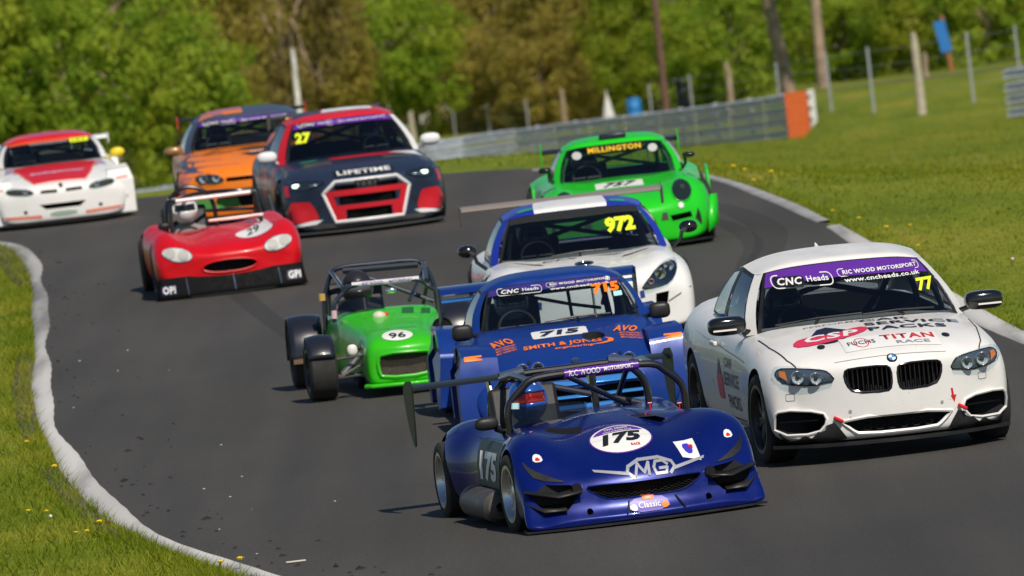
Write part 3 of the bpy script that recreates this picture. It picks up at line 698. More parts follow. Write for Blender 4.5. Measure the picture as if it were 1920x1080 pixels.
# ================================================================ white saloon, number 77
def build_white_saloon():
    car = car_root('racing_saloon', 2.603, 75.306, 8, 'white two-door saloon racing car numbered 77 with purple windscreen banner and twin kidney grilles', roll=1.0, fo=.75, pitch=1.2)
    PW = paint('pearl_white_paint', (.75, .745, .73), 0, .3, .8)
    rows = [(-.765, .24, [(0, .25), (.35, .25), (.60, .25), (.66, .31), (.68, .43), (.66, .53), (.52, .6), (.3, .625), (0, .64)]),
            (-.745, .25, [(0, .18), (.4, .18), (.72, .18), (.80, .27), (.82, .43), (.80, .58), (.68, .665), (.36, .69), (0, .70)]),
            (-.68, .25, [(0, .16), (.4, .16), (.77, .16), (.845, .27), (.86, .45), (.84, .62), (.72, .715), (.38, .745), (0, .755)]),
            (-.5, .18, [(0, .16), (.4, .16), (.80, .16), (.87, .28), (.885, .48), (.87, .67), (.745, .775), (.39, .81), (0, .82)]),
            (-.1, .05, [(0, .16), (.45, .16), (.83, .16), (.885, .28), (.9, .5), (.89, .72), (.755, .845), (.39, .885), (0, .895)]),
            (.4, 0, [(0, .16), (.45, .16), (.82, .16), (.865, .3), (.88, .52), (.87, .77), (.77, .895), (.4, .94), (0, .95)]),
            (.75, 0, [(0, .16), (.45, .16), (.82, .16), (.86, .3), (.88, .53), (.865, .79), (.795, .91), (.4, .95), (0, .955)]),
            (1.5, 0, [(0, .16), (.45, .16), (.82, .16), (.86, .3), (.885, .56), (.87, .82), (.81, .925), (.4, .93), (0, .93)]),
            (2.3, 0, [(0, .16), (.45, .16), (.83, .16), (.88, .3), (.9, .56), (.89, .82), (.8, .955), (.4, .97), (0, .97)]),
            (2.8, 0, [(0, .18), (.45, .18), (.84, .18), (.89, .32), (.905, .58), (.89, .82), (.77, .97), (.4, 1.0), (0, 1.0)]),
            (3.35, -.05, [(0, .22), (.42, .22), (.78, .22), (.85, .36), (.87, .6), (.85, .82), (.72, .99), (.4, 1.02), (0, 1.02)]),
            (3.62, -.15, [(0, .28), (.4, .28), (.7, .28), (.79, .4), (.82, .6), (.8, .8), (.66, .96), (.36, .98), (0, .98)]),
            (3.68, -.18, [(0, .36), (.36, .36), (.6, .36), (.68, .44), (.7, .6), (.68, .76), (.55, .86), (.3, .88), (0, .88)])]
    C_ = MB(); arch(C_, .6, 0, .325, .365); arch(C_, .6, 2.69, .325, .36)
    C_.prism([(-.6, .62), (-.72, .8), (-.74, 2.3), (-.5, 2.62), (.5, 2.62), (.74, 2.3), (.72, .8), (.6, .62)], .25, 2, 'z')
    kid = rnd([(.02, .645), (.06, .675), (.31, .672), (.352, .65), (.342, .565), (.29, .5), (.06, .492), (.025, .52)], it=1)
    low = rnd([(-.43, .325), (.43, .325), (.33, .235), (.27, .2), (-.27, .2), (-.33, .235)], it=1)
    inl = rnd([(.52, .385), (.8, .41), (.84, .37), (.83, .235), (.56, .225), (.48, .31)], it=1)
    for p, d in ((kid, -.62), (mir(kid), -.62), (low, -.58), (inl, -.4), (mir(inl), -.4)): C_.prism(p, -2, d, 'y')
    body = bake(loft(rows), 'body', [PW, VOID], car, 2, C_); bv = tree_of(body)
    # kidneys
    for s in (1, -1):
        k = kid if s > 0 else mir(kid)
        fr_ = trim('grille_surround', k, 'F', bv, .009, GLOSSB, car, .0, sub=1)
        for i in range(9):
            x = .05 + .034 * i; z0 = .505 if x < .27 else .505 + (x - .27) * .9
            yq = -.745 + .27 * (x / .66) ** 2
            MB().box((s * x, yq + .045, (z0 + .66) / 2), (.009, .05, .66 - z0)).build('grille_bar', GLOSSB, fr_)
        ip = inl if s > 0 else mir(inl)
        it_ = trim('intake_surround', ip, 'F', bv, .011, PW, car, .003, sub=1)
        hexmesh('intake_mesh', ip, -.5, BLACK, it_, .026, .003, yf=lambda x: -.7 + .27 * (abs(x) / .68) ** 2 + .08)
        MB().box((s * .66, -.47, .32), (.3, .03, .012), Matrix.Rotation(rad(s * 27), 3, 'Z')).build('intake_vane', BLACK, it_)
    lg = trim('lower_grille_surround', low, 'F', bv, .014, PW, car, -.002, sub=1)
    hexmesh('lower_grille_mesh', [(-.3, .315), (.3, .315), (.26, .205), (-.26, .205)], -.66, BLACK, lg, .03, .0035)
    # lip and splitter in bare black
    sp = MB().prism([(-.86, -.42), (-.8, -.5), (-.55, -.68), (-.3, -.775), (0, -.8), (.3, -.775), (.55, -.68), (.8, -.5), (.86, -.42), (.8, -.2), (-.8, -.2)], .135, .155, 'z').build('splitter', BLACK, car)
    for s in (1, -1):
        poly = [(.86, .25), (.60, .235), (.5, .28), (.44, .3), (.36, .19), (.40, .15), (.86, .13)]
        decal('lip_spoiler', poly if s > 0 else mir(poly), 'F', bv, BLACK, car, .017, .04, rim=.035)
    # headlamps
    hl = rnd([(.41, .595), (.5, .585), (.56, .57), (.75, .595), (.8, .645), (.79, .685), (.74, .703), (.5, .678), (.455, .66)], it=1)
    for s in (1, -1):
        o = headlamp(car, hl if s > 0 else mir(hl), bv, [(s * .535, .624, .04, LAMPIN, CHROME), (s * .655, .636, .045, LAMPIN, CHROME)])
        ap = [(.725, .615), (.77, .645), (.765, .675), (.73, .672)]; decal('indicator', ap if s > 0 else mir(ap), 'F', bv, AMBER, o, .02, .05)
    # bonnet shut lines, door lines
    gap = [(-.765, .36), (-.75, 0), (-.70, -.4), (-.66, -.52)]
    for s in (1, -1): decal('bonnet_gap', line([(s * x, y) for x, y in gap], .008), 'T', bv, VOID, car, .004, .03)
    decal('bonnet_gap', line([(x, .718 + .02 * (1 - (x / .4) ** 2)) for x in [-.4 + .05 * k for k in range(17)]], .004), 'F', bv, mat('gap_grey', (.25, .25, .25), .6), car, .002, 0)
    for ax in 'LR':
        q = (lambda y: -y) if ax == 'L' else (lambda y: y)
        decal('door_gap', line([(q(.62), .86), (q(.62), .4), (q(.7), .26), (q(1.7), .26), (q(1.82), .5), (q(1.78), .92)], .007), ax, bv, VOID, car, .002, 0)
        decal('crease_strip', line([(q(.5), .70), (q(1.2), .74), (q(2.6), .82)], .012), ax, bv, PW, car, .008, .1)  # raised crease line in the body's own white paint
        MB().box((-.895 if ax == 'L' else .895, 1.6, .78), (.03, .2, .035)).build('door_handle', PW, car, bevel=.01)
    B = [(0, .32, .925), (.42, .39, .915), (.735, .57, .885), (.80, .67, .875), (.80, 1.52, .91), (.80, 1.6, .91), (.75, 2.35, .955), (.60, 2.62, .97), (0, 2.8, .985)]
    T = [(0, 1.0, 1.325), (.36, 1.02, 1.315), (.565, 1.09, 1.285), (.615, 1.17, 1.275), (.625, 1.55, 1.31), (.625, 1.62, 1.31), (.585, 2.1, 1.265), (.5, 2.2, 1.275), (0, 2.25, 1.31)]
    g = house(car, B, T, PW, PW, DGLASS, .055, .035, strip=(.68, .97, PURP))
    cnc_strip(car, g, -.55, .55, 1.218, .115)
    text('77', 'F', g['wbvh'], .54, 1.11, .14, .085, YEL, car, bold=.04, shear=.1, off=.01)
    wiper(car, g, .1, .5); wiper(car, g, .5, .85)
    seat(car, -.36, 1.35); seat(car, .36, 1.35); steering(car, -.36, .95, .9); cage(car, .66, .75, .95, 1.29, 1.75, 2.5, .53)
    driver(car, -.36, 1.52, .32, mat('dark_race_suit', (.03, .03, .035), .8), mat('dark_helmet', (.02, .02, .025), .3), GLOSSB, 'driver in dark suit at the wheel of the white saloon numbered 77')
    for s in (-1, 1):
        m_ = mirror(car, s * .94, .63, .965, .28, .135, .17, GLOSSB, (s * .76, .68, .9), power=.6)
        MB().box((s * .97, .545, .94), (.17, .012, .012)).build('mirror_indicator', WHITE, m_)
    # graphics
    text('CAR', 'T', bv, .13, .235, .36, .085, NAVY, car, bold=.02); text('SERVICE', 'T', bv, .3, .085, .68, .1, NAVY, car, bold=.02); text('PACKS', 'T', bv, .24, -.085, .56, .11, NAVY, car, bold=.02)
    decal('crest', rnd([(-.34, .22), (-.2, .0), (-.1, -.08), (-.3, -.32), (-.42, -.32), (-.5, -.16)], it=1), 'T', bv, NAVY, car, .004)
    PK = mat('pink_red_vinyl', (.7, .03, .09), .35)
    decal('crest_band', rnd([(-.62, -.17), (-.54, -.05), (-.3, -.1), (-.1, .04), (-.02, -.02), (-.10, -.17), (-.35, -.3), (-.57, -.28)], it=1), 'T', bv, PK, car, .006)
    text('CSP', 'T', bv, -.32, -.14, .4, .16, WHITE, car, bold=.05, rot=2, shear=.2, off=.009)
    decal('sponsor_sticker', [(-.3, -.27), (.39, -.29), (.39, -.56), (-.3, -.56)], 'T', bv, WHITE, car, .004)
    text('TITAN', 'T', bv, .18, -.36, .38, .12, REDV, car, bold=.06); text('RACE', 'T', bv, .2, -.49, .24, .06, SILV, car, bold=.03); text('FUCHS', 'T', bv, -.16, -.42, .2, .08, NAVY, car, bold=.01)
    decal('sponsor_ring', line([(-.16 + .05 * math.cos(t), -.42 + .1 * math.sin(t)) for t in [.4 * k for k in range(16)]], .008, True), 'T', bv, REDV, car, .006, 0)
    text('PERFORMANCE', 'T', bv, -.15, .26, .6, .05, SILV, car, bold=.01)
    for x, y in ((-.44, -.36), (.46, -.36)): decal('bonnet_pin', oval(x, y, .028, .045), 'T', bv, BLACK, car, .006, .05)
    bd = decal('badge', oval(.0, .715, .037, .026, 20), 'F', bv, GLOSSB, car, .008, .05, rim=.01); bl = mat('badge_blue', (.05, .25, .6), .3)
    for k, mm in ((0, bl), (1, WHITE), (2, bl), (3, WHITE)): decal('badge_quarter', [(0, .715)] + [(.026 * math.cos(rad(90 * k + 15 * j)), .715 + .018 * math.sin(rad(90 * k + 15 * j))) for j in range(7)], 'F', bv, mm, bd, .011, 0)
    for sx, z in ((-.44, .335), (.45, .335)):
        p = surf(bv, 'F', sx, z, .01); MB().tube([p, p + Vector((.05, -.04, -.03))], .014, 8).build('tow_strap', REDV, car)
    p = surf(bv, 'F', .42, .42, .004); decal('tow_arrow', [(.405, .46), (.42, .46), (.425, .41), (.445, .41), (.425, .36), (.40, .41), (.41, .41)], 'F', bv, REDV, car)
    for x, z in ((-.33, .37), (.33, .37)): decal('parking_sensor', oval(x, z, .012, .012, 12), 'F', bv, SILV, car, .004, 0)
    decal('tow_cover', line(rrect(.66, .52, .06, .05, .01), .004, True), 'F', bv, SILV, car, .003, 0); decal('tow_cover', line(rrect(-.72, .5, .06, .05, .01), .004, True), 'F', bv, SILV, car, .003, 0)
    for ax in 'LR':
        q = (lambda y: -y) if ax == 'L' else (lambda y: y)
        text('CAR', ax, bv, q(1.15), .66, .3, .07, NAVY, car, bold=.02); text('SERVICE', ax, bv, q(1.05), .54, .62, .1, NAVY, car, bold=.02); text('PACKS', ax, bv, q(1.0), .38, .5, .1, NAVY, car, bold=.02)
        decal('crest_band', rrect(q(1.52), .47, .22, .18, .04), ax, bv, PK, car, .004); decal('crest', [(q(1.6), .56), (q(1.44), .56), (q(1.52), .68)], ax, bv, NAVY, car, .004)
    ant = surf(g['rbvh'], 'T', 0, 2.0); MB().tube([ant, ant + Vector((0, .06, .035))], [.02, .006], 8).build('antenna', PW, car)
    wheels(car, .885, .895, 2.69, .325, .235, .235, .235, 'twin', DALLOY, steer=4, nsp=7)
    return car
build_white_saloon()
# ================================================================ dark blue open roadster, number 175
def build_blue_roadster():
    car = car_root('open_racing_roadster', .75, 71.67, 10.5, 'dark blue open roadster numbered 175 leading the pack with roll hoop and tall rear wing', fo=.66, roll=-.3)
    PB = paint('deep_blue_metallic', (.0015, .011, .15), .3, .28, .9, .08)
    def sec(zb, wb, z1, w1, z2, w2, z3, cr, zcr, zv, z4, zc):
        return [(0, zb), (.4, zb), (wb, zb), (w1, z1), (w2, z2), (w2 - .02, z3), (cr + .14, zcr - .035), (cr, zcr), (cr - .2, zv), (.2, z4), (0, zc)]
    rows = [(-.715, .12, sec(.045, .72, .05, .76, .06, .775, .068, .58, .075, .075, .075, .075)),
            (-.70, .12, sec(.035, .76, .045, .81, .065, .825, .085, .6, .09, .09, .09, .09)),
            (-.655, .13, sec(.035, .77, .05, .82, .09, .835, .13, .6, .145, .145, .145, .145)),
            (-.635, .16, sec(.04, .77, .08, .815, .15, .825, .22, .6, .24, .24, .24, .24)),
            (-.62, .18, sec(.05, .76, .1, .81, .2, .82, .28, .6, .31, .305, .305, .31)),
            (-.57, .2, sec(.06, .76, .12, .81, .24, .825, .34, .6, .385, .375, .375, .38)),
            (-.44, .16, sec(.06, .77, .13, .82, .28, .84, .445, .61, .51, .44, .455, .48)),
            (-.25, .08, sec(.06, .77, .14, .83, .32, .85, .53, .61, .615, .515, .545, .575)),
            (-.02, 0, sec(.06, .77, .14, .83, .34, .855, .575, .61, .68, .575, .61, .64)),
            (.25, 0, sec(.06, .76, .14, .82, .34, .83, .52, .58, .69, .62, .66, .685)),
            (.42, 0, sec(.07, .72, .15, .77, .34, .79, .52, .52, .665, .66, .69, .7)),
            (.62, 0, sec(.08, .7, .15, .74, .34, .755, .52, .5, .665, .68, .715, .725)),
            (1.1, 0, sec(.08, .7, .15, .735, .34, .75, .52, .5, .655, .67, .7, .7)),
            (1.65, 0, sec(.08, .7, .15, .735, .34, .755, .52, .52, .655, .66, .68, .68)),
            (1.85, 0, sec(.08, .72, .15, .8, .34, .86, .52, .58, .68, .665, .67, .67)),
            (2.05, 0, sec(.08, .76, .15, .86, .34, .91, .53, .62, .69, .66, .66, .66)),
            (2.4, 0, sec(.1, .76, .16, .86, .34, .91, .5, .62, .665, .635, .635, .635)),
            (2.75, -.1, sec(.16, .66, .22, .74, .34, .78, .44, .54, .57, .57, .57, .57)),
            (2.85, -.12, sec(.22, .5, .26, .6, .34, .64, .4, .42, .48, .48, .48, .48))]
    C_ = MB(); arch(C_, .56, 0, .27, .305); arch(C_, .56, 2.25, .28, .315)
    C_.prism(rnd([(-.58, .72), (-.12, .72), (-.08, 1.0), (-.08, 1.7), (-.58, 1.7)], it=1), .15, 2, 'z')
    gr = rnd([(-.38, .295), (0, .285), (.38, .295), (.4, .27), (.29, .2), (.2, .185), (-.2, .185), (-.29, .2), (-.4, .27)], it=1)
    C_.prism(gr, -2, -.5, 'y')
    pod = rnd([(.44, .31), (.66, .33), (.74, .36), (.755, .24), (.68, .15), (.56, .13), (.47, .22)], it=1)
    for p in (pod, mir(pod)): C_.prism(p, -2, -.47, 'y')
    for x in (-.4, .42): C_.prism(oval(x, .125, .022, .024, 12), -2, -.55, 'y')
    v1 = [(-.50, .18), (-.27, .06), (-.22, .22), (-.44, .36)]; v2 = [(.12, .3), (.3, .1), (.36, .2), (.26, .4)]
    for v in (v1, v2): C_.prism(v, .5, 2, 'z')
    body = bake(loft(rows), 'body', [PB, VOID], car, 2, C_); bv = tree_of(body)
    hexmesh('grille_mesh', gr, -.56, BLACK, car, .016, .002)
    trim('grille_edge', gr, 'F', bv, .006, PB, car, .0, sub=1)
    for s in (1, -1):
        q = lambda P: P if s > 0 else mir(P)
        # covered lamps and dive planes in the front corners
        decal('lamp_cover', q(rnd([(.5, .33), (.7, .36), (.75, .44), (.76, .5), (.72, .44), (.6, .37)], it=1)), 'F', bv, BLACK, car, .006)
        MB().add([Vector((s * a, b, c)) for a, b, c in ((.44, -.66, .27), (.6, -.64, .25), (.80, -.50, .3), (.79, -.40, .31), (.6, -.5, .27), (.45, -.52, .29))], [(0, 1, 4, 5), (1, 2, 3, 4)]).build('dive_plane', BLACK, car).modifiers.new('t', 'SOLIDIFY').thickness = .012
        MB().add([Vector((s * a, b, c)) for a, b, c in ((.55, -.64, .16), (.7, -.6, .16), (.81, -.46, .23), (.8, -.38, .25), (.68, -.44, .2), (.55, -.5, .19))], [(0, 1, 4, 5), (1, 2, 3, 4)]).build('dive_plane', BLACK, car).modifiers.new('t', 'SOLIDIFY').thickness = .012
        MB().lathe([(0, .001), (0, .034), (.02, .04), (.03, .04)], (s * .46, -.6, .285), 'y', 16).build('lamp_unit', GLOSSB, car)
        # splitter stays
        a = surf(bv, 'F', s * .16 + .03, .165, .002); b = Vector((s * .2 + .04, -.71, .085)); MB().tube([a, b], .006, 6).build('splitter_stay', BLACK, car)
    # splitter blade
    MB().prism([(-.83, -.56), (-.6, -.655), (-.3, -.72), (0, -.735), (.3, -.72), (.6, -.655), (.83, -.56), (.8, -.3), (-.8, -.3)], .022, .036, 'z').build('splitter', BLACK, car)
    # class plate on the apron
    pl = decal('class_plate', rnd([(-.13, .165), (.0, .185), (.13, .165), (.14, .08), (-.14, .08)], it=1), 'F', bv, mat('plate_violet', (.16, .12, .5), .4), car, .008, .03, rim=.008)
    decal('plate_badge', rrect(0, .172, .08, .03, .012), 'F', bv, ORG, pl, .011, .03); text('CNC', 'F', bv, 0, .172, .045, .015, WHITE, pl, bold=.04, off=.013)
    text('Classic', 'F', bv, .0, .122, .15, .042, WHITE, pl, bold=.02, off=.012)
    decal('plate_mark', rnd([(-.135, .1), (-.13, .13), (-.09, .135), (-.08, .1), (-.1, .085)], it=1), 'F', bv, WHITE, pl, .011, .03); decal('plate_mark', rnd([(.135, .1), (.13, .13), (.09, .135), (.08, .1), (.1, .085)], it=1), 'F', bv, ORG, pl, .011, .03)
    # number roundel on the bonnet
    rd = decal('number_roundel', oval(-.05, -.2, .215, .225, 36), 'T', bv, PURP, car, .004, .05); decal('number_ground', oval(-.05, -.2, .206, .214, 36), 'T', bv, WHITE, rd, .006, .05)
    decal('roundel_band', [(-.05 + .19 * math.cos(t), -.2 + .195 * math.sin(t)) for t in [rad(25 + 13 * k) for k in range(11)]], 'T', bv, PURP, rd, .008, .05)
    text('175', 'T', bv, -.05, -.22, .29, .16, BLKV, rd, bold=.05, shear=.25, off=.010, rot=0); text('CNC HEADS', 'T', bv, -.05, -.06, .16, .035, WHITE, rd, bold=.02, off=.011); text('www.cncheads.co.uk', 'T', bv, -.05, -.105, .2, .025, WHITE, rd, bold=.02, off=.011)
    text('RACE', 'T', bv, .02, -.345, .06, .03, REDV, rd, bold=.03, off=.010)
    # octagon badge with its wings
    x0 = .06; oc = [(x0 + x, z) for x, z in ((-.13, .315), (-.165, .35), (-.15, .385), (-.07, .42), (.07, .42), (.15, .385), (.165, .35), (.13, .315))]
    bd = decal('badge_frame', line(oc, .02), 'F', bv, SILV, car, .005, 0)
    for pts in ([(-.115, .318), (-.085, .395), (-.05, .335), (-.01, .395), (-.02, .318)], [(.115, .37), (.09, .395), (.04, .395), (.02, .36), (.03, .318), (.1, .318), (.11, .35), (.06, .35)]): decal('badge_letter', line([(x0 + x, z) for x, z in pts], .018), 'F', bv, SILV, bd, .007, 0)
    decal('badge_wing', [(-.32, .375), (-.33, .392), (-.1, .352), (-.09, .328)], 'F', bv, SILV, bd, .005, .05); decal('badge_wing', [(.44, .375), (.45, .392), (.22, .352), (.21, .328)], 'F', bv, SILV, bd, .005, .05)
    st = decal('sponsor_sticker', [(.28, -.32), (.42, -.3), (.42, -.52), (.30, -.5)], 'T', bv, WHITE, car, .004); decal('sticker_print', rnd([(.32, -.36), (.38, -.35), (.39, -.46), (.34, -.47)], it=1), 'T', bv, mat('print_blue', (.05, .04, .5), .4), st, .006); decal('sticker_print', rnd([(.36, -.38), (.4, -.37), (.39, -.43)], it=1), 'T', bv, REDV, st, .008)
    for x, z in ((-.66, .5), (.66, .5)):
        s_ = decal('sponsor_sticker', rnd([(x - .03, z - .02), (x + .035, z - .02), (x + .03, z + .02), (x, z + .035), (x - .025, z + .02)], it=1), 'F', bv, WHITE, car, .004, .03); decal('sticker_print', rnd([(x - .02, z - .012), (x + .025, z - .012), (x, z + .015)], it=1), 'F', bv, REDV, s_, .006, .03)
    for x, y in ((.34, .62), (.5, .4)): p = surf(bv, 'T', x, y); MB().tube([p, p + Vector((0, 0, .045))], .004, 6).tube([p + Vector((-.014, 0, .045)), p + Vector((.014, 0, .045))], .006, 6).build('bonnet_pin', REDV, car)
    text('RICWOOD.CO.UK', 'T', bv, -.1, .5, .4, .05, SILV, car, bold=.02)
    MB().add([(v[0], v[1], .66) for v in v2], [(0, 1, 2, 3)]).build('vent_screen', BLACK, car)
    trim('vent_edge', v2[2:] + v2[:1], 'T', bv, .006, REDV, car, .003, False)
    # side graphics
    for ax in 'LR':
        q = (lambda y: -y) if ax == 'L' else (lambda y: y)
        decal('side_panel', [(q(.6), .57), (q(.6), .26), (q(1.45), .26), (q(1.45), .57)], ax, bv, mat('side_green', (.03, .05, .035), .5), car, .004); text('175', ax, bv, q(1.05), .4, .62, .2, WHITE, car, bold=.05, off=.008); text('JMC', ax, bv, q(.5), .585, .3, .05, WHITE, car, off=.008)
        decal('door_gap', line([(q(.62), .63), (q(.64), .2), (q(1.3), .2), (q(1.36), .63)], .006), ax, bv, VOID, car, .002, 0)
    # side silencer
    MB().lathe([(.55, .03), (.56, .08), (.6, .11), (1.5, .11), (1.55, .09), (1.56, .03)], (-.79, 0, .15), 'y', 24).tube([(-.74, .3, .2), (-.74, .42, .16), (-.74, .56, .14)], .04, 10).build('exhaust_silencer', mat('burnt_steel', (.1, .088, .078), .5, .6, var=.4), car)
    # cage
    def hoop(y, w_, z0, zt, wt, r=.025): return crom([(-w_, y, z0), (-w_ + .01, y, (z0 + zt) / 2), (-wt - .06, y, zt - .07), (-wt + .06, y, zt - .005), (0, y, zt), (wt - .06, y, zt - .005), (wt + .06, y, zt - .07), (w_ - .01, y, (z0 + zt) / 2), (w_, y, z0)], 5)
    mb = MB(); mb.tube(hoop(.78, .62, .62, .985, .45), .026, 10)
    mb.tube(hoop(1.75, .56, .6, .965, .42), .026, 10)
    for s in (-1, 1): mb.tube([(s * .43, .78, .965), (s * .46, 1.3, .99), (s * .46, 1.75, .95)], .022); mb.tube([(s * .44, 1.75, .93), (s * .44, 2.4, .62)], .02)
    mb.tube([(-.4, 1.75, .94), (.5, 1.75, .66)], .022); mb.tube([(.18, 1.75, .96), (.18, 1.72, .62)], .024); mb.tube([(-.2, .8, .98), (.4, 1.7, .66)], .02)
    cg = mb.build('roll_cage', STEEL, car)
    MB().tube([(-.2, .777, .983), (.32, .777, .983)], .03, 12).build('cage_banner', PURP, cg)
    cb = tree_of(cg.children[0]); text('RIC WOOD', 'F', cb, -.06, .984, .22, .034, WHITE, cg, bold=.012, off=.004); text('MOTORSPORT', 'F', cb, .18, .986, .21, .026, WHITE, cg, bold=.03, shear=.1, off=.003)
    MB().tube([(-.57, .775, .79), (-.565, .775, .83)], .032, 10).build('cage_tape', mat('pale_blue_tape', (.5, .75, .8), .5), cg)
    MB().tube([(-.47, 1.75, .955), (-.3, 1.75, .98)], .04, 10).tube([(.3, 1.75, .98), (.47, 1.75, .955)], .04, 10).build('cage_padding', mat('pad_blue', (.03, .05, .1), .6), cg); 
    # aero screen, mirror, seat, wheel and driver
    MB().grid(lambda u, v: (-.34 + .27 * math.cos(math.pi * (1 - u)), .72 - .1 * math.sin(math.pi * u) + .06 * v, .66 + .11 * v + .03 * math.sin(math.pi * u)), 14, 3).build('aero_screen', glass('smoked_screen', .25), car)
    mirror(car, -.74, .98, .7, .17, .09, .09, BLACK, (-.6, 1.05, .62))
    seat(car, -.34, 1.15); steering(car, -.36, .86, .53)
    HB = mat('helmet_blue', (.02, .1, .42), .2, .3, .8); HW = mat('helmet_white', (.75, .76, .78), .25, coat=.6); RV = mat('red_iridium_visor', (.55, .03, .02), .12, .7, .6)
    driver(car, -.4, 1.15, .12, mat('blue_race_suit', (.02, .06, .25), .8), [HB, HW], RV, 'driver in blue helmet with red visor in the open blue roadster', band=lambda ph, t: .35 < ph < .85 and .3 < abs(t) < .55)
    # rear wing
    ep = rnd([(-.1, .08), (.22, .06), (.28, -.05), (.2, -.25), (.06, -.40), (.0, -.38), (-.06, -.1)], it=1)
    wing(car, .93, 2.72, .885, .28, .022, mat('wing_black', (.012, .013, .012), .4), ep, mat('end_plate_green_black', (.012, .02, .014), .5), -6, [(-.36, 2.62, .58), (.36, 2.62, .58)], postm=ALLOY)
    wheels(car, .83, .885, 2.25, .27, .2, .22, .185, 'spoke5', ALLOY, steer=3, nsp=8)
build_blue_roadster()
def R9(y, bow, zb, w_, zs, wh, zh, zc, wb=.93, tuck=.975):
    return (y, bow, [(0, zb), (.5 * w_, zb), (wb * w_, zb), (tuck * w_, zb + .35 * (zs - zb)), (w_, zb + .65 * (zs - zb)), (.97 * w_, zs), (wh, zh), (wh * .5, lerp(zh, zc, .75)), (0, zc)])
SUITD = mat('dark_race_suit', (.03, .03, .035), .8); HDARK = mat('dark_helmet', (.02, .025, .04), .25, coat=.5)
# ================================================================ blue widebody, number 715
def build_blue_widebody():
    car = car_root('widebody_racing_car', .435, 83.3, 3.5, 'bright blue widebody racing car numbered 715 with orange lettering and a deck wing', fo=.8)
    PB = paint('royal_blue_paint', (.005, .035, .23), .1, .36, .5, .06); LB = mat('light_blue_sky_sheen', (.06, .3, .8), .2, .5, .3)  # LB: lighter blue paints in the sky's reflection on bumper bars and wing
    rows = [R9(-.84, .12, .06, .74, .2, .5, .25, .26), R9(-.82, .12, .05, .8, .26, .55, .33, .34), R9(-.78, .12, .05, .82, .36, .58, .42, .44), R9(-.68, .1, .06, .83, .43, .6, .48, .5),
            R9(-.4, .04, .06, .83, .5, .62, .565, .59), R9(0, 0, .06, .83, .56, .64, .64, .665), R9(.4, 0, .06, .82, .6, .67, .71, .73), R9(.7, 0, .06, .8, .62, .7, .745, .75), R9(1.5, 0, .06, .8, .62, .7, .73, .73), R9(2.1, 0, .06, .82, .6, .68, .66, .64), R9(2.5, 0, .06, .82, .58, .66, .62, .58), R9(2.9, 0, .1, .82, .56, .66, .6, .56), R9(3.3, -.06, .2, .78, .52, .6, .55, .52), R9(3.38, -.08, .28, .64, .46, .5, .5, .48)]
    C_ = MB(); arch(C_, .62, 0, .3, .3); arch(C_, .62, 2.5, .31, .35)
    C_.prism([(-.58, .62), (-.64, .8), (-.64, 1.95), (-.5, 2.25), (.5, 2.25), (.64, 1.95), (.64, .8), (.58, .62)], .2, 2, 'z')
    C_.prism(rrect(0, .2, 1.0, .16, .05), -2, -.66, 'y'); C_.prism(rrect(0, .375, .84, .05, .02), -2, -.66, 'y'); C_.prism(oval(.2, -.13, .09, .13, 20), .5, 2, 'z')
    body = bake(loft(rows), 'body', [PB, VOID], car, 2, C_); bv = tree_of(body)
    # boxed front and rear arches
    for s in (1, -1):
        for nm, y0, y1, yc, zt, xo in (('front_arch', -.7, .52, 0, .655, .93), ('rear_arch', 1.85, 3.15, 2.5, .70, .96)):
            prof = [(y0, .07), (y0 + .02, zt * .72), (y0 + .16, zt * .93), (y0 + .32, zt), (y1 - .3, zt), (y1 - .1, zt * .8), (y1, .4), (y1, .08)]
            if nm == 'front_arch': prof = [(-.70, .06), (-.69, .42), (-.6, .6), (-.45, .655), (.25, .66), (.45, .5), (.52, .3), (.52, .08)]
            o_ = [(yc + .35 * math.cos(t), .31 + .35 * math.sin(t)) for t in [math.pi * k / 14 for k in range(15)]]
            poly = prof + [(o_[0][0], .08)] + o_ + [(o_[-1][0], .08 if nm == 'rear_arch' else .06)]
            a, b = sorted((s * .62, s * xo)); mb = MB()
            n = len(poly); vs = [(s * .6, y, z if z < .5 else z - .02) for y, z in poly] + [(s * (xo if z < .5 else xo - .05), y + (.03 if y < -.3 else 0), z) for y, z in poly]
            mb.add(vs, [(i, n + i, n + (i + 1) % n, (i + 1) % n) for i in range(n)])
            for q in (0, n):
                tr = tessellate_polygon([[Vector((p[0], p[1], 0)) for p in poly]]); mb.add(vs[q:q + n], tr)
            mb.build(nm, PB, car, bevel=.02)
    B = [(0, .42, .72), (.4, .46, .715), (.64, .58, .71), (.70, .66, .71), (.72, 1.35, .74), (.72, 1.42, .74), (.68, 2.0, .68), (.55, 2.3, .60), (0, 2.42, .58)]
    T = [(0, .98, 1.05), (.34, 1.0, 1.045), (.52, 1.06, 1.02), (.56, 1.12, 1.01), (.56, 1.4, 1.03), (.56, 1.46, 1.03), (.53, 1.9, 1.0), (.48, 2.0, 1.0), (0, 2.05, 1.02)]
    g = house(car, B, T, PB, PB, GLASS, .07, .03, strip=(.78, .97, mat('violet_vinyl', (.045, .03, .2), .3)))
    cnc_strip(car, g, -.46, .46, .998, .07)
    text('715', 'F', g['wbvh'], .4, .945, .22, .07, ORG, car, bold=.06, off=.012); decal('window_sticker', rrect(.49, .895, .07, .035, .005), 'F', g['wbvh'], mat('pale_cyan_vinyl', (.4, .75, .8), .4), car, .006)
    wiper(car, g, .42, .75); seat(car, -.33, 1.1, mat('seat_blue', (.02, .03, .06), .7)); steering(car, -.33, .82, .72); cage(car, .58, .7, .76, 1.02, 1.5, 2.2, .48, r=.018, x=False); MB().tube([(-.45, 1.5, 1.0), (.15, 1.5, .82), (.4, 1.5, .76)], .014).tube([(.14, 1.5, 1.03), (.16, 1.5, .72)], .014).build('cage_brace', CAGEB, car)
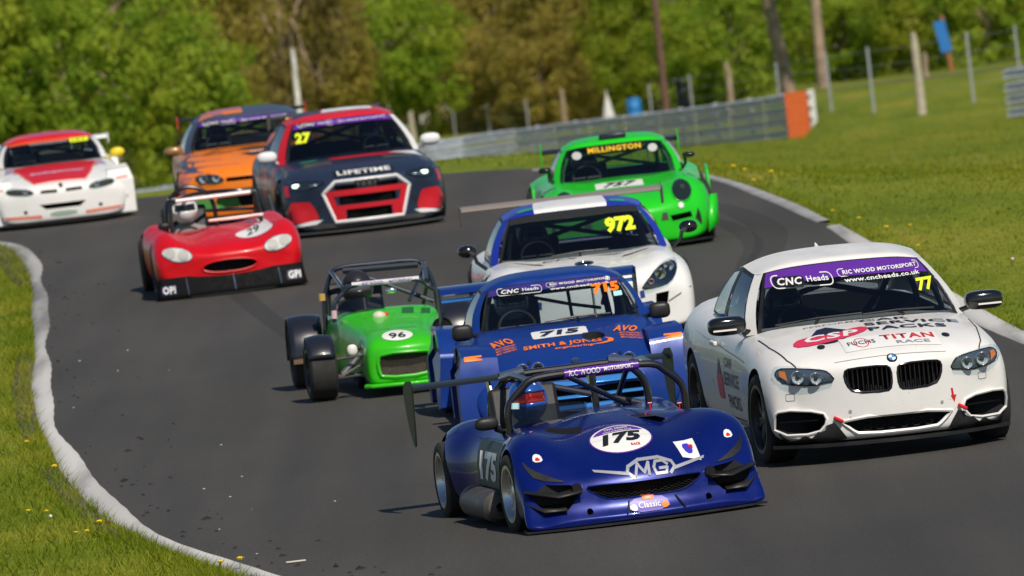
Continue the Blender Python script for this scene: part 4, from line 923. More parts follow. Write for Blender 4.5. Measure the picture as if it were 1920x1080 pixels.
    driver(car, -.33, 1.25, .2, SUITD, mat('helmet_grey_blue', (.14, .19, .28), .25, coat=.5), GLOSSB, 'driver in dark helmet behind the windscreen of the blue car numbered 715')
    for s in (-1, 1): mirror(car, s * .79, .5, .74, .17, .13, .12, BLACK, (s * .64, .58, .69), power=.6)
    dp = decal('number_plate', rrect(-.05, .08, .44, .26, .03), 'T', bv, WHITE, car, .004); text('715', 'T', bv, -.05, .08, .32, .17, NAVY, dp, bold=.05, shear=.15, off=.008)
    text('SMITH & JONES', 'T', bv, -.06, -.3, .62, .13, ORG, car, bold=.03); text('engineering', 'T', bv, .02, -.41, .3, .06, ORG, car, bold=.02)
    decal('swoosh', rnd([(.27, -.22), (.35, -.27), (.33, -.38), (.1, -.42), (.28, -.36), (.31, -.29)], it=1), 'T', bv, ORG, car, .005)
    for s, x in ((-1, -.52), (1, .47)):
        text('AVO', 'T', bv, x, .02, .18, .2, ORG, car, bold=.05, rot=-s * 12)
        for k in range(3): text('MOTORSPORT', 'T', bv, x + s * (.0 + .0 * k) + .02, -.14 - .07 * k, .17, .045, ORG, car, rot=-s * 12, bold=.01)
        text('AVO', 'F', bv, 0, -1, .1, .04, ORG, car) if False else None
    for s in (1, -1):
        fa = [c for c in car.children if c.name.startswith('front_arch') and sum(v.co.x for v in c.data.vertices) * s > 0][0]; fb = tree_of(fa)
        decal('arch_sticker', [(s * .72, .60), (s * .86, .60), (s * .86, .565), (s * .72, .565)], 'F', fb, ORG, fa, .006)
        for dx in (.42, .3): p = surf(bv, 'F', s * dx, .46, .0); lampunit('front_lamp', (p.x, p.y - .02, p.z), .045, car)
    decal('bonnet_pin', oval(-.36, .5, .012, .012, 12), 'F', bv, BLACK, car, .006, 0); decal('bonnet_pin', oval(.36, .5, .012, .012, 12), 'F', bv, BLACK, car, .006, 0)
    decal('nose_badge', oval(0, .48, .03, .02, 16), 'F', bv, CHROME, car, .01, 0, rim=.01)
    for z, h in ((.3, .05), (.1, .05)):
        MB().prism([(-.84 - .0, z), (-.8, z + h), (-.74, z + h), (-.74, z)], -.52, .52, 'x').build('bumper_bar', LB, car, bevel=.012)
    MB().prism([(-.82, .2), (-.8, .225), (-.7, .225), (-.7, .2)], -.5, .5, 'x').build('grille_bar', LB, car, bevel=.008)
    MB().prism([(-.86, -.6), (-.5, -.82), (0, -.92), (.5, -.82), (.86, -.6), (.8, -.3), (-.8, -.3)], .035, .05, 'z').build('splitter', BLACK, car)
    ep = [(-.05, .06), (.3, .06), (.3, -.28), (-.02, -.2)]
    o = wing(car, .8, 2.95, .93, .3, .05, mat('wing_blue', (.01, .05, .3), .2, .5, .6), ep, mat('navy_plate', (.012, .018, .04), .4), -12, [(-.45, 2.9, .55), (.45, 2.9, .55)])
    MB().box((0, 2.96, .93), (1.6, .02, .012)).build('wing_lip', CHROME, o); MB().box((0, 2.99, .885), (1.58, .02, .03)).build('wing_flap', LB, o)
    wheels(car, .88, .91, 2.5, .31, .24, .26, .22, 'spoke5', DALLOY, steer=2)
build_blue_widebody()
# ================================================================ white and blue coupe, number 972
def build_white_blue_coupe():
    car = car_root('racing_coupe', .684, 94.29, 2, 'white coupe with blue cabin numbered 972 and a wide grey rear wing', fo=.87)
    PW = paint('bright_white_paint', (.79, .79, .78), 0, .28, .8); PBL = paint('ultramarine_paint', (.015, .035, .38), .1, .25, .9)
    def sec(zb, w_, zs, cr, zcr, zv, zc): return [(0, zb), (.45, zb), (.97 * w_, zb), (.995 * w_, zb + .25 * (zs - zb)), (w_, zb + .65 * (zs - zb)), (.97 * w_, zs), (cr + .1, zcr - .02), (cr, zcr), (cr - .2, zv), (.22, lerp(zv, zc, .8)), (0, zc)]
    rows = [(-.9, .2, sec(.1, .8, .34, .45, .44, .46, .47)), (-.88, .21, sec(.07, .88, .42, .52, .51, .53, .54)), (-.8, .21, sec(.06, .925, .52, .58, .6, .585, .6)), (-.6, .16, sec(.06, .94, .6, .62, .68, .635, .655)), (-.3, .06, sec(.06, .945, .64, .63, .74, .665, .69)), (0, 0, sec(.07, .94, .66, .62, .745, .695, .715)),
            (.4, 0, sec(.07, .92, .66, .62, .75, .72, .735)), (.8, 0, sec(.07, .9, .66, .66, .755, .745, .755)), (1.5, 0, sec(.07, .89, .66, .68, .755, .755, .76)), (2.1, 0, sec(.07, .93, .7, .66, .79, .77, .77)), (2.6, 0, sec(.08, .96, .72, .64, .81, .78, .78)), (3.1, -.05, sec(.15, .93, .72, .6, .8, .78, .78)), (3.35, -.12, sec(.25, .85, .68, .55, .74, .73, .73)), (3.42, -.14, sec(.32, .7, .6, .45, .65, .65, .65))]
    C_ = MB(); arch(C_, .58, 0, .32, .355); arch(C_, .58, 2.58, .32, .36); C_.prism([(-.6, .68), (-.68, .85), (-.66, 2.0), (-.48, 2.4), (.48, 2.4), (.66, 2.0), (.68, .85), (.6, .68)], .2, 2, 'z')
    nose = oval(0, .2, .36, .055, 28, p=.7); C_.prism(nose, -2, -.66, 'y')
    br = [(.58, .38), (.7, .39), (.68, .3), (.64, .22), (.57, .26)]
    for p in (br, mir(br)): C_.prism(p, -2, -.6, 'y')
    C_.prism(oval(0, -.25, .075, .12, 20), .5, 2, 'z')
    for s in (1, -1):
        C_.prism([(s * .34, -.02), (s * .58, .18), (s * .62, .3), (s * .38, .12)][::s], .6, 2, 'z')
    body = bake(loft(rows), 'body', [PW, VOID], car, 2, C_); bv = tree_of(body)
    hexmesh('grille_mesh', nose, -.74, BLACK, car, .03, .003)
    hl = rnd([(.45, .43), (.5, .49), (.62, .6), (.74, .645), (.80, .63), (.79, .55), (.72, .46), (.6, .435)], it=1); hb = mat('lamp_navy', (.008, .012, .03), .2, coat=.6)
    for s in (1, -1):
        o = headlamp(car, hl if s > 0 else mir(hl), bv, [(s * .715, .585, .042, LAMPIN, CHROME), (s * .63, .535, .045, mat('yellow_reflector', (.7, .7, .3), .2, .6), CHROME), (s * .54, .485, .022, mat('red_reflector', (.6, .2, .12), .25, .5), SILV)], hb)
        decal('bumper_tape', [(s * .435, .42), (s * .475, .425), (s * .48, .36), (s * .44, .355)], 'F', bv, mat('blue_tape', (.02, .05, .25), .5), car, .004)
        decal('bumper_gap', line([(s * .69, .3), (s * .9, .4)], .012), 'F', bv, mat('gap_dark', (.1, .1, .11), .6), car, .003, .1)
        MB().add([(s * .36, .02, .66), (s * .6, .2, .70), (s * .6, .28, .69), (s * .38, .1, .65)], [(0, 1, 2, 3)]).build('vent_screen', mat('vent_grey', (.12, .12, .13), .5), car)
    trim('badge_ring', oval(0, -.25, .08, .125, 20), 'T', bv, .008, CHROME, car)
    text('CFX', 'T', bv, -.18, .22, .34, .12, NAVY, car, bold=.01, shear=.3); decal('flash', [(.05, .25), (.4, .3), (.3, .22)], 'T', bv, NAVY, car)
    B = [(0, .34, .71), (.42, .42, .715), (.73, .62, .72), (.80, .72, .72), (.82, 1.5, .75), (.82, 1.58, .75), (.74, 2.2, .78), (.58, 2.5, .78), (0, 2.75, .78)]
    T = [(0, 1.05, 1.125), (.38, 1.07, 1.12), (.57, 1.13, 1.1), (.62, 1.2, 1.09), (.63, 1.5, 1.12), (.63, 1.56, 1.12), (.58, 2.0, 1.08), (.5, 2.12, 1.08), (0, 2.2, 1.1)]
    g = house(car, B, T, PBL, PBL, DGLASS, .06, .035, strip=(.8, .97, VOID))
    text('972', 'F', g['wbvh'], .40, .955, .27, .13, YEL, car, bold=.06, off=.01)
    rf = g['rooff']; MB().grid(lambda u, v: rf(.28 + u * .42, v) + Vector((0, 0, .004)), 8, 14).build('roof_stripe', PW, g['roof'], fix=False)
    for x in (-.42, .42): decal('roof_sticker', rrect(x, 1.2, .14, .12, .03), 'T', g['rbvh'], mat('green_vinyl', (.02, .3, .18), .4), g['roof'], .005)
    seat(car, -.36, 1.3); steering(car, -.36, .95, .75); cage(car, .62, .75, .78, 1.09, 1.65, 2.3, .52, r=.02); wiper(car, g, .35, .65)
    driver(car, -.36, 1.45, .2, SUITD, HDARK, GLOSSB, 'driver in dark helmet inside the white and blue coupe numbered 972')
    for s in (-1, 1): mirror(car, s * 1.0, .55, .88, .17, .115, .16, GLOSSB, (s * .84, .62, .70), power=.9)
    MB().prism([(-.9, -.52), (-.6, -.75), (-.3, -.88), (0, -.92), (.3, -.88), (.6, -.75), (.9, -.52), (.8, -.2), (-.8, -.2)], .05, .068, 'z').build('splitter', BLACK, car)
    o = wing(car, .93, 3.2, 1.125, .3, .045, mat('wing_grey_carbon', (.24, .21, .19), .5, .1), [(-.03, .03), (.32, .05), (.32, -.14), (.0, -.12)], mat('plate_dark', (.08, .07, .07), .5), -7, [(-.4, 3.1, .77), (.4, 3.1, .77)])
    wheels(car, .93, .95, 2.58, .32, .24, .27, .23, 'spoke5', mat('anthracite_alloy', (.15, .15, .16), .35, .8), steer=2)
build_white_blue_coupe()
# ================================================================ green open-wheel kit car, number 96
def build_green_kit():
    car = car_root('open_wheel_kit_car', -.972, 89.74, 4.6, 'green open-wheel kit car numbered 96 with black cycle wings and roll cage', fo=.45, roll=1.)
    PG = paint('apple_green_paint', (.035, .48, .008), 0, .3, .6)
    def sec(zb, w_, zs, wt, zt, zc): return [(0, zb), (w_ * .6, zb), (w_ * .92, zb), (w_, lerp(zb, zs, .25)), (w_, lerp(zb, zs, .65)), (w_ * .98, zs), (wt, zt), (wt * .5, lerp(zt, zc, .7)), (0, zc)]
    rows = [(-.47, .05, sec(.15, .235, .32, .2, .37, .38)), (-.46, .05, sec(.12, .285, .35, .235, .41, .42)), (-.4, .04, sec(.1, .32, .39, .26, .465, .48)), (-.2, 0, sec(.11, .33, .43, .265, .52, .535)), (.2, 0, sec(.13, .32, .45, .28, .55, .565)), (.6, 0, sec(.13, .38, .5, .34, .6, .61)), (.95, 0, sec(.13, .44, .55, .4, .66, .68)), (1.1, 0, sec(.13, .46, .56, .42, .67, .69)), (1.8, 0, sec(.13, .5, .56, .45, .64, .65)), (2.5, 0, sec(.15, .5, .55, .44, .62, .63)), (2.62, 0, sec(.2, .42, .5, .36, .56, .57))]
    C_ = MB(); C_.prism(rnd([(-.4, 1.08), (-.03, 1.08), (-.03, 2.0), (-.4, 2.0)], it=1), .2, 2, 'z'); mouth = rnd([(-.225, .33), (-.19, .37), (.19, .37), (.225, .33), (.215, .19), (.17, .165), (-.17, .165), (-.215, .19)], it=1); C_.prism(mouth, -2, -.32, 'y')
    body = bake(loft(rows), 'body', [PG, VOID], car, 2, C_); bv = tree_of(body)
    trim('grille_lip', mouth, 'F', bv, .016, PG, car, .004, sub=1)
    MB().prism(mouth, -.37, -.36, 'y').build('radiator', mat('radiator_brown', (.1, .08, .06), .6, .5, var=.4, vs=40), car); hexmesh('grille_mesh', mouth, -.42, mat('mesh_grey', (.16, .14, .12), .5, .6), car, .014, .0016)
    MB().prism([(-.36, -.42), (-.3, -.5), (0, -.54), (.3, -.5), (.36, -.42), (.3, -.1), (-.3, -.1)], .085, .12, 'z').build('front_lip', PG, car, bevel=.012); decal('bonnet_roundel', oval(-.03, .5, .13, .036, 28), 'F', bv, WHITE, car, .004); text('96', 'F', bv, -.03, .5, .14, .038, BLKV, car, bold=.02, off=.008)
    decal('bonnet_gap', line([(-.3, .02), (-.15, .02), (0, .02), (.15, .02), (.3, .02)], .006), 'T', bv, VOID, car, .002, 0); decal('lip_sticker', rrect(-.26, .1, .05, .02, .004), 'F', bv, WHITE, car)
    p = surf(bv, 'T', -.1, .7); MB().ell(p, (.06, .05, .045), 12, 8).build('dash_pod', mat('pod_cream', (.6, .55, .48), .5), car); MB().ell(surf(bv, 'T', -.04, .72), (.025, .02, .03), 10, 6).build('kill_switch', REDV, car)
    pl = mat('patch_dark_green', (.012, .12, .03), .5)
    for q in ([(.1, .75), (.2, .72), (.22, .95), (.12, .95)], [(.26, .7), (.34, .75), (.36, .95), (.28, .9)]): decal('scuttle_patch', q, 'T', bv, pl, car)
    # wheels, cycle wings and suspension
    for s in (-1, 1):
        w_ = wheel(car, s * .68, .02, .265, .24, .17, 'spoke5', DALLOY, 3); wr_ = wheel(car, s * .66, 2.25, .29, .26, .17, 'spoke5', DALLOY)
        for nm, y, r, x, hw, z, a0, a1 in (('cycle_wing', .02, .28, .68, .115, .265, 22, 165), ('rear_mudguard', 2.25, .33, .66, .145, .29, -10, 190)):
            mb = MB(); mb.grid(lambda u, v: (s * x - hw + 2 * hw * u, y - (r + .015 * math.sin(math.pi * u)) * math.cos(rad(lerp(a0, a1, v))), z + (r + .015 * math.sin(math.pi * u)) * math.sin(rad(lerp(a0, a1, v)))), 6, 18)
            o = mb.build(nm, mat('navy_black_plastic', (.012, .014, .022), .3, coat=.4), car); o.modifiers.new('t', 'SOLIDIFY').thickness = .006
        if s < 0: MB().box((-.66, 1.9, .25), (.26, .02, .04)).build('stone_guard', mat('copper_trim', (.5, .32, .2), .3, .8), car)
        mb = MB()
        for (a, b) in (((.28, -.15, .2), (.56, .02, .17)), ((.28, .2, .2), (.56, .02, .17)), ((.3, -.1, .36), (.56, .02, .33)), ((.3, .2, .36), (.56, .02, .33)), ((.27, -.05, .3), (.55, .0, .18))): mb.tube([(s * a[0], a[1], a[2]), (s * b[0], b[1], b[2])], .012, 6)
        mb.build('wishbones', mat('zinc_steel', (.3, .29, .27), .4, .8), car); MB().tube([(s * .33, .05, .36), (s * .5, .03, .2)], .03, 10).build('damper', mat('damper_grey', (.25, .25, .26), .35, .7), car)
        st = MB().tube([(s * .3, .1, .4), (s * .42, .06, .42)], .014, 6).build('lamp_stalk', BLACK, car)
        MB().ell((s * .4, .02, .4), (.045, .03, .05), 14, 10, power=.8).build('indicator', mat('lens_white', (.75, .75, .74), .2, coat=.5), car)
    MB().lathe([(.14, .002), (.13, .05), (.06, .085), (0, .09), (-.004, .086), (.012, .07), (.016, .002)], (.4, .3, .5), 'y', 24).build('headlamp', mat('lamp_black', (.02, .02, .022), .25, .3, .5), car)
    # cage
    def hoop(y, w_, z0, zt, wt, yt=0): return crom([(-w_, y, z0), (-w_ + .01, y, (z0 + zt) / 2), (-wt - .05, y + yt, zt - .07), (-wt + .05, y + yt, zt - .006), (0, y + yt, zt), (wt - .05, y + yt, zt - .006), (wt + .05, y + yt, zt - .07), (w_ - .01, y, (z0 + zt) / 2), (w_, y, z0)], 5)
    mb = MB(); mb.tube(hoop(1.05, .46, .6, .9, .32, .06), .02, 10); mb.tube(hoop(1.8, .49, .5, 1.035, .36), .022, 10)
    for s in (-1, 1): mb.tube([(s * .36, 1.11, .88), (s * .4, 1.8, 1.0)], .02, 8); mb.tube([(s * .44, 1.8, .9), (s * .42, 2.5, .62)], .018, 8)
    mb.tube([(-.3, 1.8, 1.02), (.46, 1.8, .66)], .02); mb.tube([(.2, 1.1, .72), (.42, 1.8, .98)], .016)
    cg = mb.build('roll_cage', mat('cage_navy', (.02, .025, .045), .3, .2, .4), car)
    MB().tube([(-.28, 1.112, .9), (.3, 1.112, .9)], .0225, 10).build('cage_banner', mat('banner_lilac', (.62, .58, .66), .5), cg); cb = tree_of(cg.children[0]); text('RIC WOOD', 'F', cb, -.1, .9, .18, .024, PURP, cg, off=.003, bold=.02); text('MOTORSPORT', 'F', cb, .14, .9, .2, .022, PURP, cg, off=.003, bold=.02)
    MB().tube([(-.46, 1.045, .63), (-.455, 1.05, .7)], .026, 10).build('cage_tape', mat('pink_tape', (.6, .4, .45), .5), cg)
    MB().tube([(-.3, 1.8, 1.0), (.35, 1.8, .99)], .03, 8).build('cage_padding', mat('pad_navy', (.012, .016, .04), .7), cg)
    for x in (-.5, ): MB().tube([(x, 1.78, .76), (x, 1.78, .82)], .03, 10).build('cage_clip', mat('amber_clip', (.55, .35, .1), .4), cg)
    MB().grid(lambda u, v: (-.22 + .2 * math.cos(math.pi * (1 - u)), 1.02 - .08 * math.sin(math.pi * u) + .05 * v, .67 + .1 * v + .02 * math.sin(math.pi * u)), 12, 3).build('aero_screen', glass('smoked_screen', .25), car)
    mirror(car, .05, 1.1, .82, .1, .05, .05, CHROME); seat(car, -.2, 1.5); steering(car, -.2, 1.2, .54)
    driver(car, -.2, 1.62, .15, mat('navy_race_suit', (.015, .02, .05), .8), HDARK, mat('clear_visor', (.12, .11, .14), .1, .4, .6), 'driver in dark navy helmet in the green kit car numbered 96')
build_green_kit()
# ================================================================ red open sports racer
def build_red_sports():
    car = car_root('open_sports_racer', -2.9, 111.58, 4, 'bright red open sports racer with oval mouth, teardrop lamps and black front splitter', fo=.75, roll=-.4)
    PR = paint('signal_red_paint', (.58, .003, .01), 0, .35, .3)
    def sec(zb, w_, zs, cr, zcr, zv, zc): return [(0, zb), (.4, zb), (.9 * w_, zb), (.98 * w_, lerp(zb, zs, .3)), (w_, lerp(zb, zs, .65)), (.985 * w_, zs), (cr + .12, zcr - .03), (cr, zcr), (cr - .2, zv), (.2, lerp(zv, zc, .8)), (0, zc)]
    rows = [(-.76, .14, sec(.2, .62, .34, .42, .4, .4, .4)), (-.75, .15, sec(.17, .7, .39, .48, .455, .45, .445)), (-.68, .15, sec(.14, .76, .45, .52, .53, .5, .5)), (-.5, .1, sec(.12, .785, .52, .55, .61, .55, .56)), (-.2, .03, sec(.1, .8, .57, .59, .71, .57, .62)), (.05, 0, sec(.1, .8, .58, .59, .735, .585, .655)), (.4, 0, sec(.1, .78, .56, .56, .695, .61, .68)), (.75, 0, sec(.1, .76, .54, .5, .65, .66, .68)), (1.3, 0, sec(.1, .75, .54, .5, .64, .64, .66)), (1.8, 0, sec(.1, .77, .56, .54, .67, .63, .63)), (2.25, 0, sec(.1, .82, .6, .6, .735, .64, .62)), (2.7, 0, sec(.12, .8, .58, .58, .7, .61, .6)), (3.1, -.1, sec(.2, .7, .5, .48, .56, .54, .53)), (3.2, -.12, sec(.26, .55, .44, .36, .48, .47, .47))]
    C_ = MB(); arch(C_, .52, 0, .29, .32); arch(C_, .52, 2.3, .3, .335); gr = oval(0, .31, .29, .066, 32, p=.9); C_.prism(gr, -2, -.6, 'y'); C_.prism(rnd([(-.58, .82), (-.08, .82), (-.05, 1.7), (-.58, 1.7)], it=1), .15, 2, 'z')
    C_.prism(rrect(-.28, .42, .22, .1, .02), .58, 2, 'z'); C_.prism(rrect(.34, .5, .08, .1, .03), .58, 2, 'z')
    body = bake(loft(rows), 'body', [PR, VOID], car, 2, C_); bv = tree_of(body); trim('mouth_lip', gr, 'F', bv, .012, PR, car, .002, sub=1)
    hl = [(x, z) for x, z in oval(.53, .475, .155, .068, 24, 12)]; LW = mat('lens_clouded', (.62, .62, .58), .2, coat=.6)
    for s in (1, -1):
        o = decal('headlamp', hl if s > 0 else mir(hl), 'F', bv, LW, car, .006, .04, rim=.01); trim('lamp_edge', hl if s > 0 else mir(hl), 'F', bv, .006, CHROME, o, .006, sub=1)
        for dx, r in ((.07, .055), (-.06, .055)): decal('lamp_unit', oval(s * (.53 + dx), .475 + dx * .2, r, r * .9, 18), 'F', bv, mat('lens_cloud_grey', (.45, .45, .43), .3), o, .012, .04)
    # black front panel and splitter
    BP = mat('scuffed_black_panel', (.006, .006, .007), .7, var=.4, vs=20, spec=.12)
    pn = MB().grid(lambda u, v: ((2 * u - 1) * lerp(.79, .76, v), -.75 + .14 * (2 * u - 1) ** 2 + .02 * v - .05 * (1 - v), .03 + .215 * v + .0 * u), 24, 4).build('splitter_panel', BP, car); pn.modifiers.new('t', 'SOLIDIFY').thickness = .012
    MB().prism([(-.8, -.6), (-.4, -.77), (0, -.815), (.4, -.77), (.8, -.6), (.78, -.3), (-.78, -.3)], .02, .034, 'z').build('splitter', BLACK, car); pb = tree_of(pn)
    for x in (-.47, .02, .5): p = surf(pb, 'F', x, .22, .006); q = surf(pb, 'F', x + .01, .05, .02); MB().tube([p, q], .006, 6).build('splitter_stay', ALLOY, car)
    text('OPI', 'F', pb, -.66, .12, .13, .08, WHITE, pn, bold=.03, off=.008); text('GPI', 'F', pb, .66, .13, .13, .08, WHITE, pn, bold=.03, off=.008); decal('sticker_ground', rrect(.66, .13, .16, .1, .02), 'F', pb, NAVY, pn, .004); decal('sticker_ground', rrect(-.66, .12, .16, .1, .02), 'F', pb, NAVY, pn, .004)
    nb = decal('number_patch', rnd([(.1, .585), (.14, .615), (.28, .625), (.4, .655), (.5, .675), (.53, .65), (.46, .6), (.34, .56), (.2, .555)], it=2), 'F', bv, WHITE, car, .005, .04); text('29', 'F', bv, .31, .607, .18, .045, BLKV, nb, bold=.02, off=.01, rot=12, shear=.3)
    mb = MB(); f = crom([(-.5, .85, .62), (-.49, .86, .85), (-.43, .9, .975), (0, .9, .985), (.38, .9, .98), (.44, .86, .86), (.46, .85, .62)], 5); mb.tube(f, .022, 8)
    mb.tube(crom([(-.52, 1.6, .6), (-.5, 1.6, .9), (-.38, 1.6, 1.05), (-.25, 1.6, 1.09), (-.1, 1.6, 1.04), (.0, 1.6, .9), (.02, 1.6, .6)], 5), .024, 8); mb.tube(crom([(-.44, .9, .975), (-.2, 1.3, 1.02), (.2, 1.6, 1.0), (.46, 1.6, .96)], 4), .02, 8); mb.tube([(.46, 1.6, .96), (.48, 1.6, .6)], .022); mb.tube([(.46, 1.6, .96), (.42, .9, .975)], .02); mb.tube([(-.1, .95, .84), (.44, 1.55, .78)], .018); mb.tube([(-.48, 1.6, .98), (.46, 1.6, .96)], .022)
    for s in (-1, 1): mb.tube([(s * .46, 1.6, .95), (s * .46, 2.3, .62)], .02)
    cg = mb.build('roll_cage', STEEL, car); MB().tube([(-.42, .898, .982), (.38, .898, .985)], .0245, 10).build('cage_banner', mat('banner_silver', (.72, .68, .68), .35, .3), cg)
    MB().tube([(-.1, .84, .735), (.48, .84, .735)], .02, 8).build('screen_rail', mat('rail_chrome', (.75, .6, .58), .15, .9), car)
    mirror(car, -.58, .75, .74, .13, .07, .08, BLACK, (-.52, .8, .64)); seat(car, -.32, 1.2); steering(car, -.32, .96, .56)
    HO = mat('helmet_orange', (.8, .12, .02), .3, coat=.5); driver(car, -.32, 1.32, .17, mat('grey_race_suit', (.25, .22, .22), .8), [mat('helmet_white', (.75, .76, .78), .25, coat=.6), HO], GLOSSB, 'driver in white and orange helmet in the red open sports racer', band=lambda ph, t: ph < .62)
    for ax in 'LR':
        q = (lambda y: -y) if ax == 'L' else (lambda y: y)
        decal('side_sticker', rrect(q(.62), .36, .5, .26, .05), ax, bv, WHITE, car, .005); text('29', ax, bv, q(.62), .36, .26, .18, BLKV, car, bold=.03, off=.009)
    wheels(car, .78, .82, 2.3, .29, .22, .25, .19, 'spoke5', DALLOY, steer=2)
build_red_sports()
# ================================================================ navy and red hatch, number 27
def build_navy_hatch():
    car = car_root('touring_hatchback', -1.53, 123.15, 7, 'navy and red touring hatchback numbered 27 with white mirrors and huge white-edged grille', fo=.9)
    NV = paint('navy_wrap', (.016, .026, .055), 0, .35, .5); RD = paint('red_wrap', (.55, .012, .025), 0, .35, .5); WW = paint('white_wrap', (.75, .75, .76), 0, .35, .5); CB = mat('carbon_grey', (.06, .06, .062), .4)
    rows = [R9(-.93, .3, .14, .72, .42, .5, .52, .55), R9(-.91, .32, .09, .84, .5, .62, .6, .63), R9(-.84, .32, .08, .91, .56, .7, .665, .69), R9(-.6, .24, .08, .95, .63, .74, .73, .76), R9(-.25, .08, .08, .97, .68, .76, .79, .815), R9(0, 0, .08, .97, .7, .77, .815, .84), R9(.4, 0, .09, .95, .74, .78, .85, .87), R9(.8, 0, .1, .93, .78, .8, .89, .9), R9(1.6, 0, .1, .93, .82, .8, .92, .93), R9(2.2, 0, .1, .95, .84, .79, .94, .95), R9(2.65, 0, .1, .97, .86, .76, .97, .98), R9(3.2, -.05, .2, .93, .86, .72, .97, .98), R9(3.45, -.12, .3, .85, .8, .66, .92, .92), R9(3.52, -.15, .4, .7, .7, .55, .8, .8)]
    C_ = MB(); arch(C_, .62, 0, .33, .37); arch(C_, .62, 2.63, .33, .37); C_.prism([(-.64, .7), (-.72, .9), (-.72, 2.7), (-.5, 2.9), (.5, 2.9), (.72, 2.7), (.72, .9), (.64, .7)], .25, 2, 'z')
    gp = [(-.36, .62), (.36, .62), (.5, .5), (.39, .16), (-.39, .16), (-.5, .5)]; sl = [rrect(0, .40, .66, .1, .02), rrect(0, .235, .52, .11, .02), rrect(.24, .55, .26, .06, .015), rrect(-.24, .55, .26, .06, .015)]
    for p in sl: C_.prism(p, -2, -.72, 'y')
    body = bake(loft(rows), 'body', [NV, VOID], car, 2, C_); bv = tree_of(body)
    # red grille panel as frame pieces around the slots
    for q in ([(-.5, .5), (-.42, .52), (-.36, .36), (-.34, .2), (-.39, .16)], [(.5, .5), (.42, .52), (.36, .36), (.34, .2), (.39, .16)], [(-.44, .52), (.44, .52), (.4, .455), (-.4, .455)], [(-.37, .345), (.37, .345), (.35, .295), (-.35, .295)], [(-.35, .178), (.35, .178), (.38, .16), (-.38, .16)], [(-.36, .3), (-.27, .3), (-.27, .17), (-.36, .17)], [(.36, .3), (.27, .3), (.27, .17), (.36, .17)]): decal('grille_panel', q, 'F', bv, RD, car, .006, .05)
    decal('grille_head', [(-.36, .61), (.36, .61), (.46, .53), (-.46, .53)], 'F', bv, BLACK, car, .004, .05)
    trim('grille_frame', gp, 'F', bv, .022, WW, car, .006, sub=6)
    for k in range(4): p = surf(bv, 'F', -.105 + .07 * k, .575, .012); ring('ring_badge', tuple(p), .042, .006, GLOSSB, car)
    for sx in (-.39, ): decal('grille_tag', rrect(sx, .565, .08, .025, .005), 'F', bv, REDV, car, .008, 0)
    for z, w_ in ((.40, .3), (.235, .24)): hexmesh('grille_mesh', rrect(0, z, w_ * 2.1, .095, .01), -.85, BLACK, car, .03, .003)
    hl = rnd([(.44, .63), (.6, .66), (.82, .66), (.84, .6), (.74, .555), (.58, .58)], it=1); LEDM = mat('lit_headlamp', (.9, .95, .9), .3, emit=(.9, 1., .8, 2.2))
    for s in (1, -1):
        o = headlamp(car, hl if s > 0 else mir(hl), bv, [], mat('lamp_dark', (.02, .025, .03), .25)); lx = .7 if s > 0 else -.78
        p = surf(bv, 'F', lx, .61, .012); MB().ell(p, (.045, .012, .022), 12, 8, power=.7).build('lit_lamp', LEDM, o); p = surf(bv, 'F', s * .58, .605, .01); MB().ell(p, (.07, .008, .012), 10, 6).build('lamp_blade', CHROME, o)
        it = [(.575, .25), (.62, .36), (.655, .415), (.7, .425), (.84, .43), (.87, .415), (.92, .3), (.925, .26), (.87, .2), (.82, .185), (.64, .19), (.58, .215)]; decal('intake_panel', it if s > 0 else mir(it), 'F', bv, RD, car, .006, .05, rim=.01)
        sl_ = [(.52, .36), (.575, .38), (.64, .22), (.6, .2)]; decal('intake_slot', sl_ if s > 0 else mir(sl_), 'F', bv, VOID, car, .004, .05)
        cn = [(.53, .2), (.62, .2), (.86, .165), (.9, .19), (.86, .14), (.6, .155)]; decal('canard', cn if s > 0 else mir(cn), 'F', bv, WW, car, .012, .05, rim=.02)
    decal('lower_valance', [(-.85, .15), (.85, .15), (.85, .06), (-.85, .06)], 'F', bv, CB, car, .004, .05)
    MB().prism([(-.94, -.55), (-.7, -.75), (-.35, -.94), (0, -1.0), (.35, -.94), (.7, -.75), (.94, -.55), (.85, -.2), (-.85, -.2)], .05, .068, 'z').build('splitter', CB, car)
    tp = decal('sponsor_plate', [(-.35, .675), (.35, .675), (.35, .735), (-.35, .735)], 'F', bv, BLKV, car, .006, .05); text('LIFETIME', 'F', bv, 0, .705, .62, .042, WHITE, tp, bold=.03, off=.01)
    decal('bonnet_panel', [(-.3, .3), (.68, .36), (.68, .18), (.3, .1), (-.25, .12)], 'T', bv, RD, car, .004); decal('bonnet_panel', [(.42, .3), (.74, .36), (.78, -.05), (.6, .1)], 'T', bv, WW, car, .005)
    decal('bonnet_vent', [(-.6, .1), (-.28, .12), (-.3, -.25), (-.62, -.2)], 'T', bv, CB, car, .004); decal('bonnet_vent', [(.6, .0), (.3, .02), (.3, -.25), (.62, -.2)], 'T', bv, CB, car, .006); decal('bonnet_sticker', rrect(-.52, .28, .2, .08, .02), 'T', bv, mat('green_vinyl', (.02, .3, .18), .4), car, .005)
    B = [(0, .32, .83), (.45, .4, .83), (.76, .58, .83), (.84, .7, .83), (.86, 1.55, .89), (.86, 1.62, .89), (.82, 2.5, .94), (.68, 2.8, .95), (0, 2.95, .96)]
    T = [(0, 1.0, 1.3), (.36, 1.03, 1.295), (.57, 1.1, 1.275), (.63, 1.18, 1.265), (.64, 1.6, 1.3), (.64, 1.66, 1.3), (.6, 2.45, 1.25), (.54, 2.6, 1.25), (0, 2.65, 1.27)]
    g = house(car, B, T, RD, RD, DGLASS, .07, .035, strip=(.82, .97, PURP)); cnc_strip(car, g, -.53, .53, 1.255, .07, url=False)
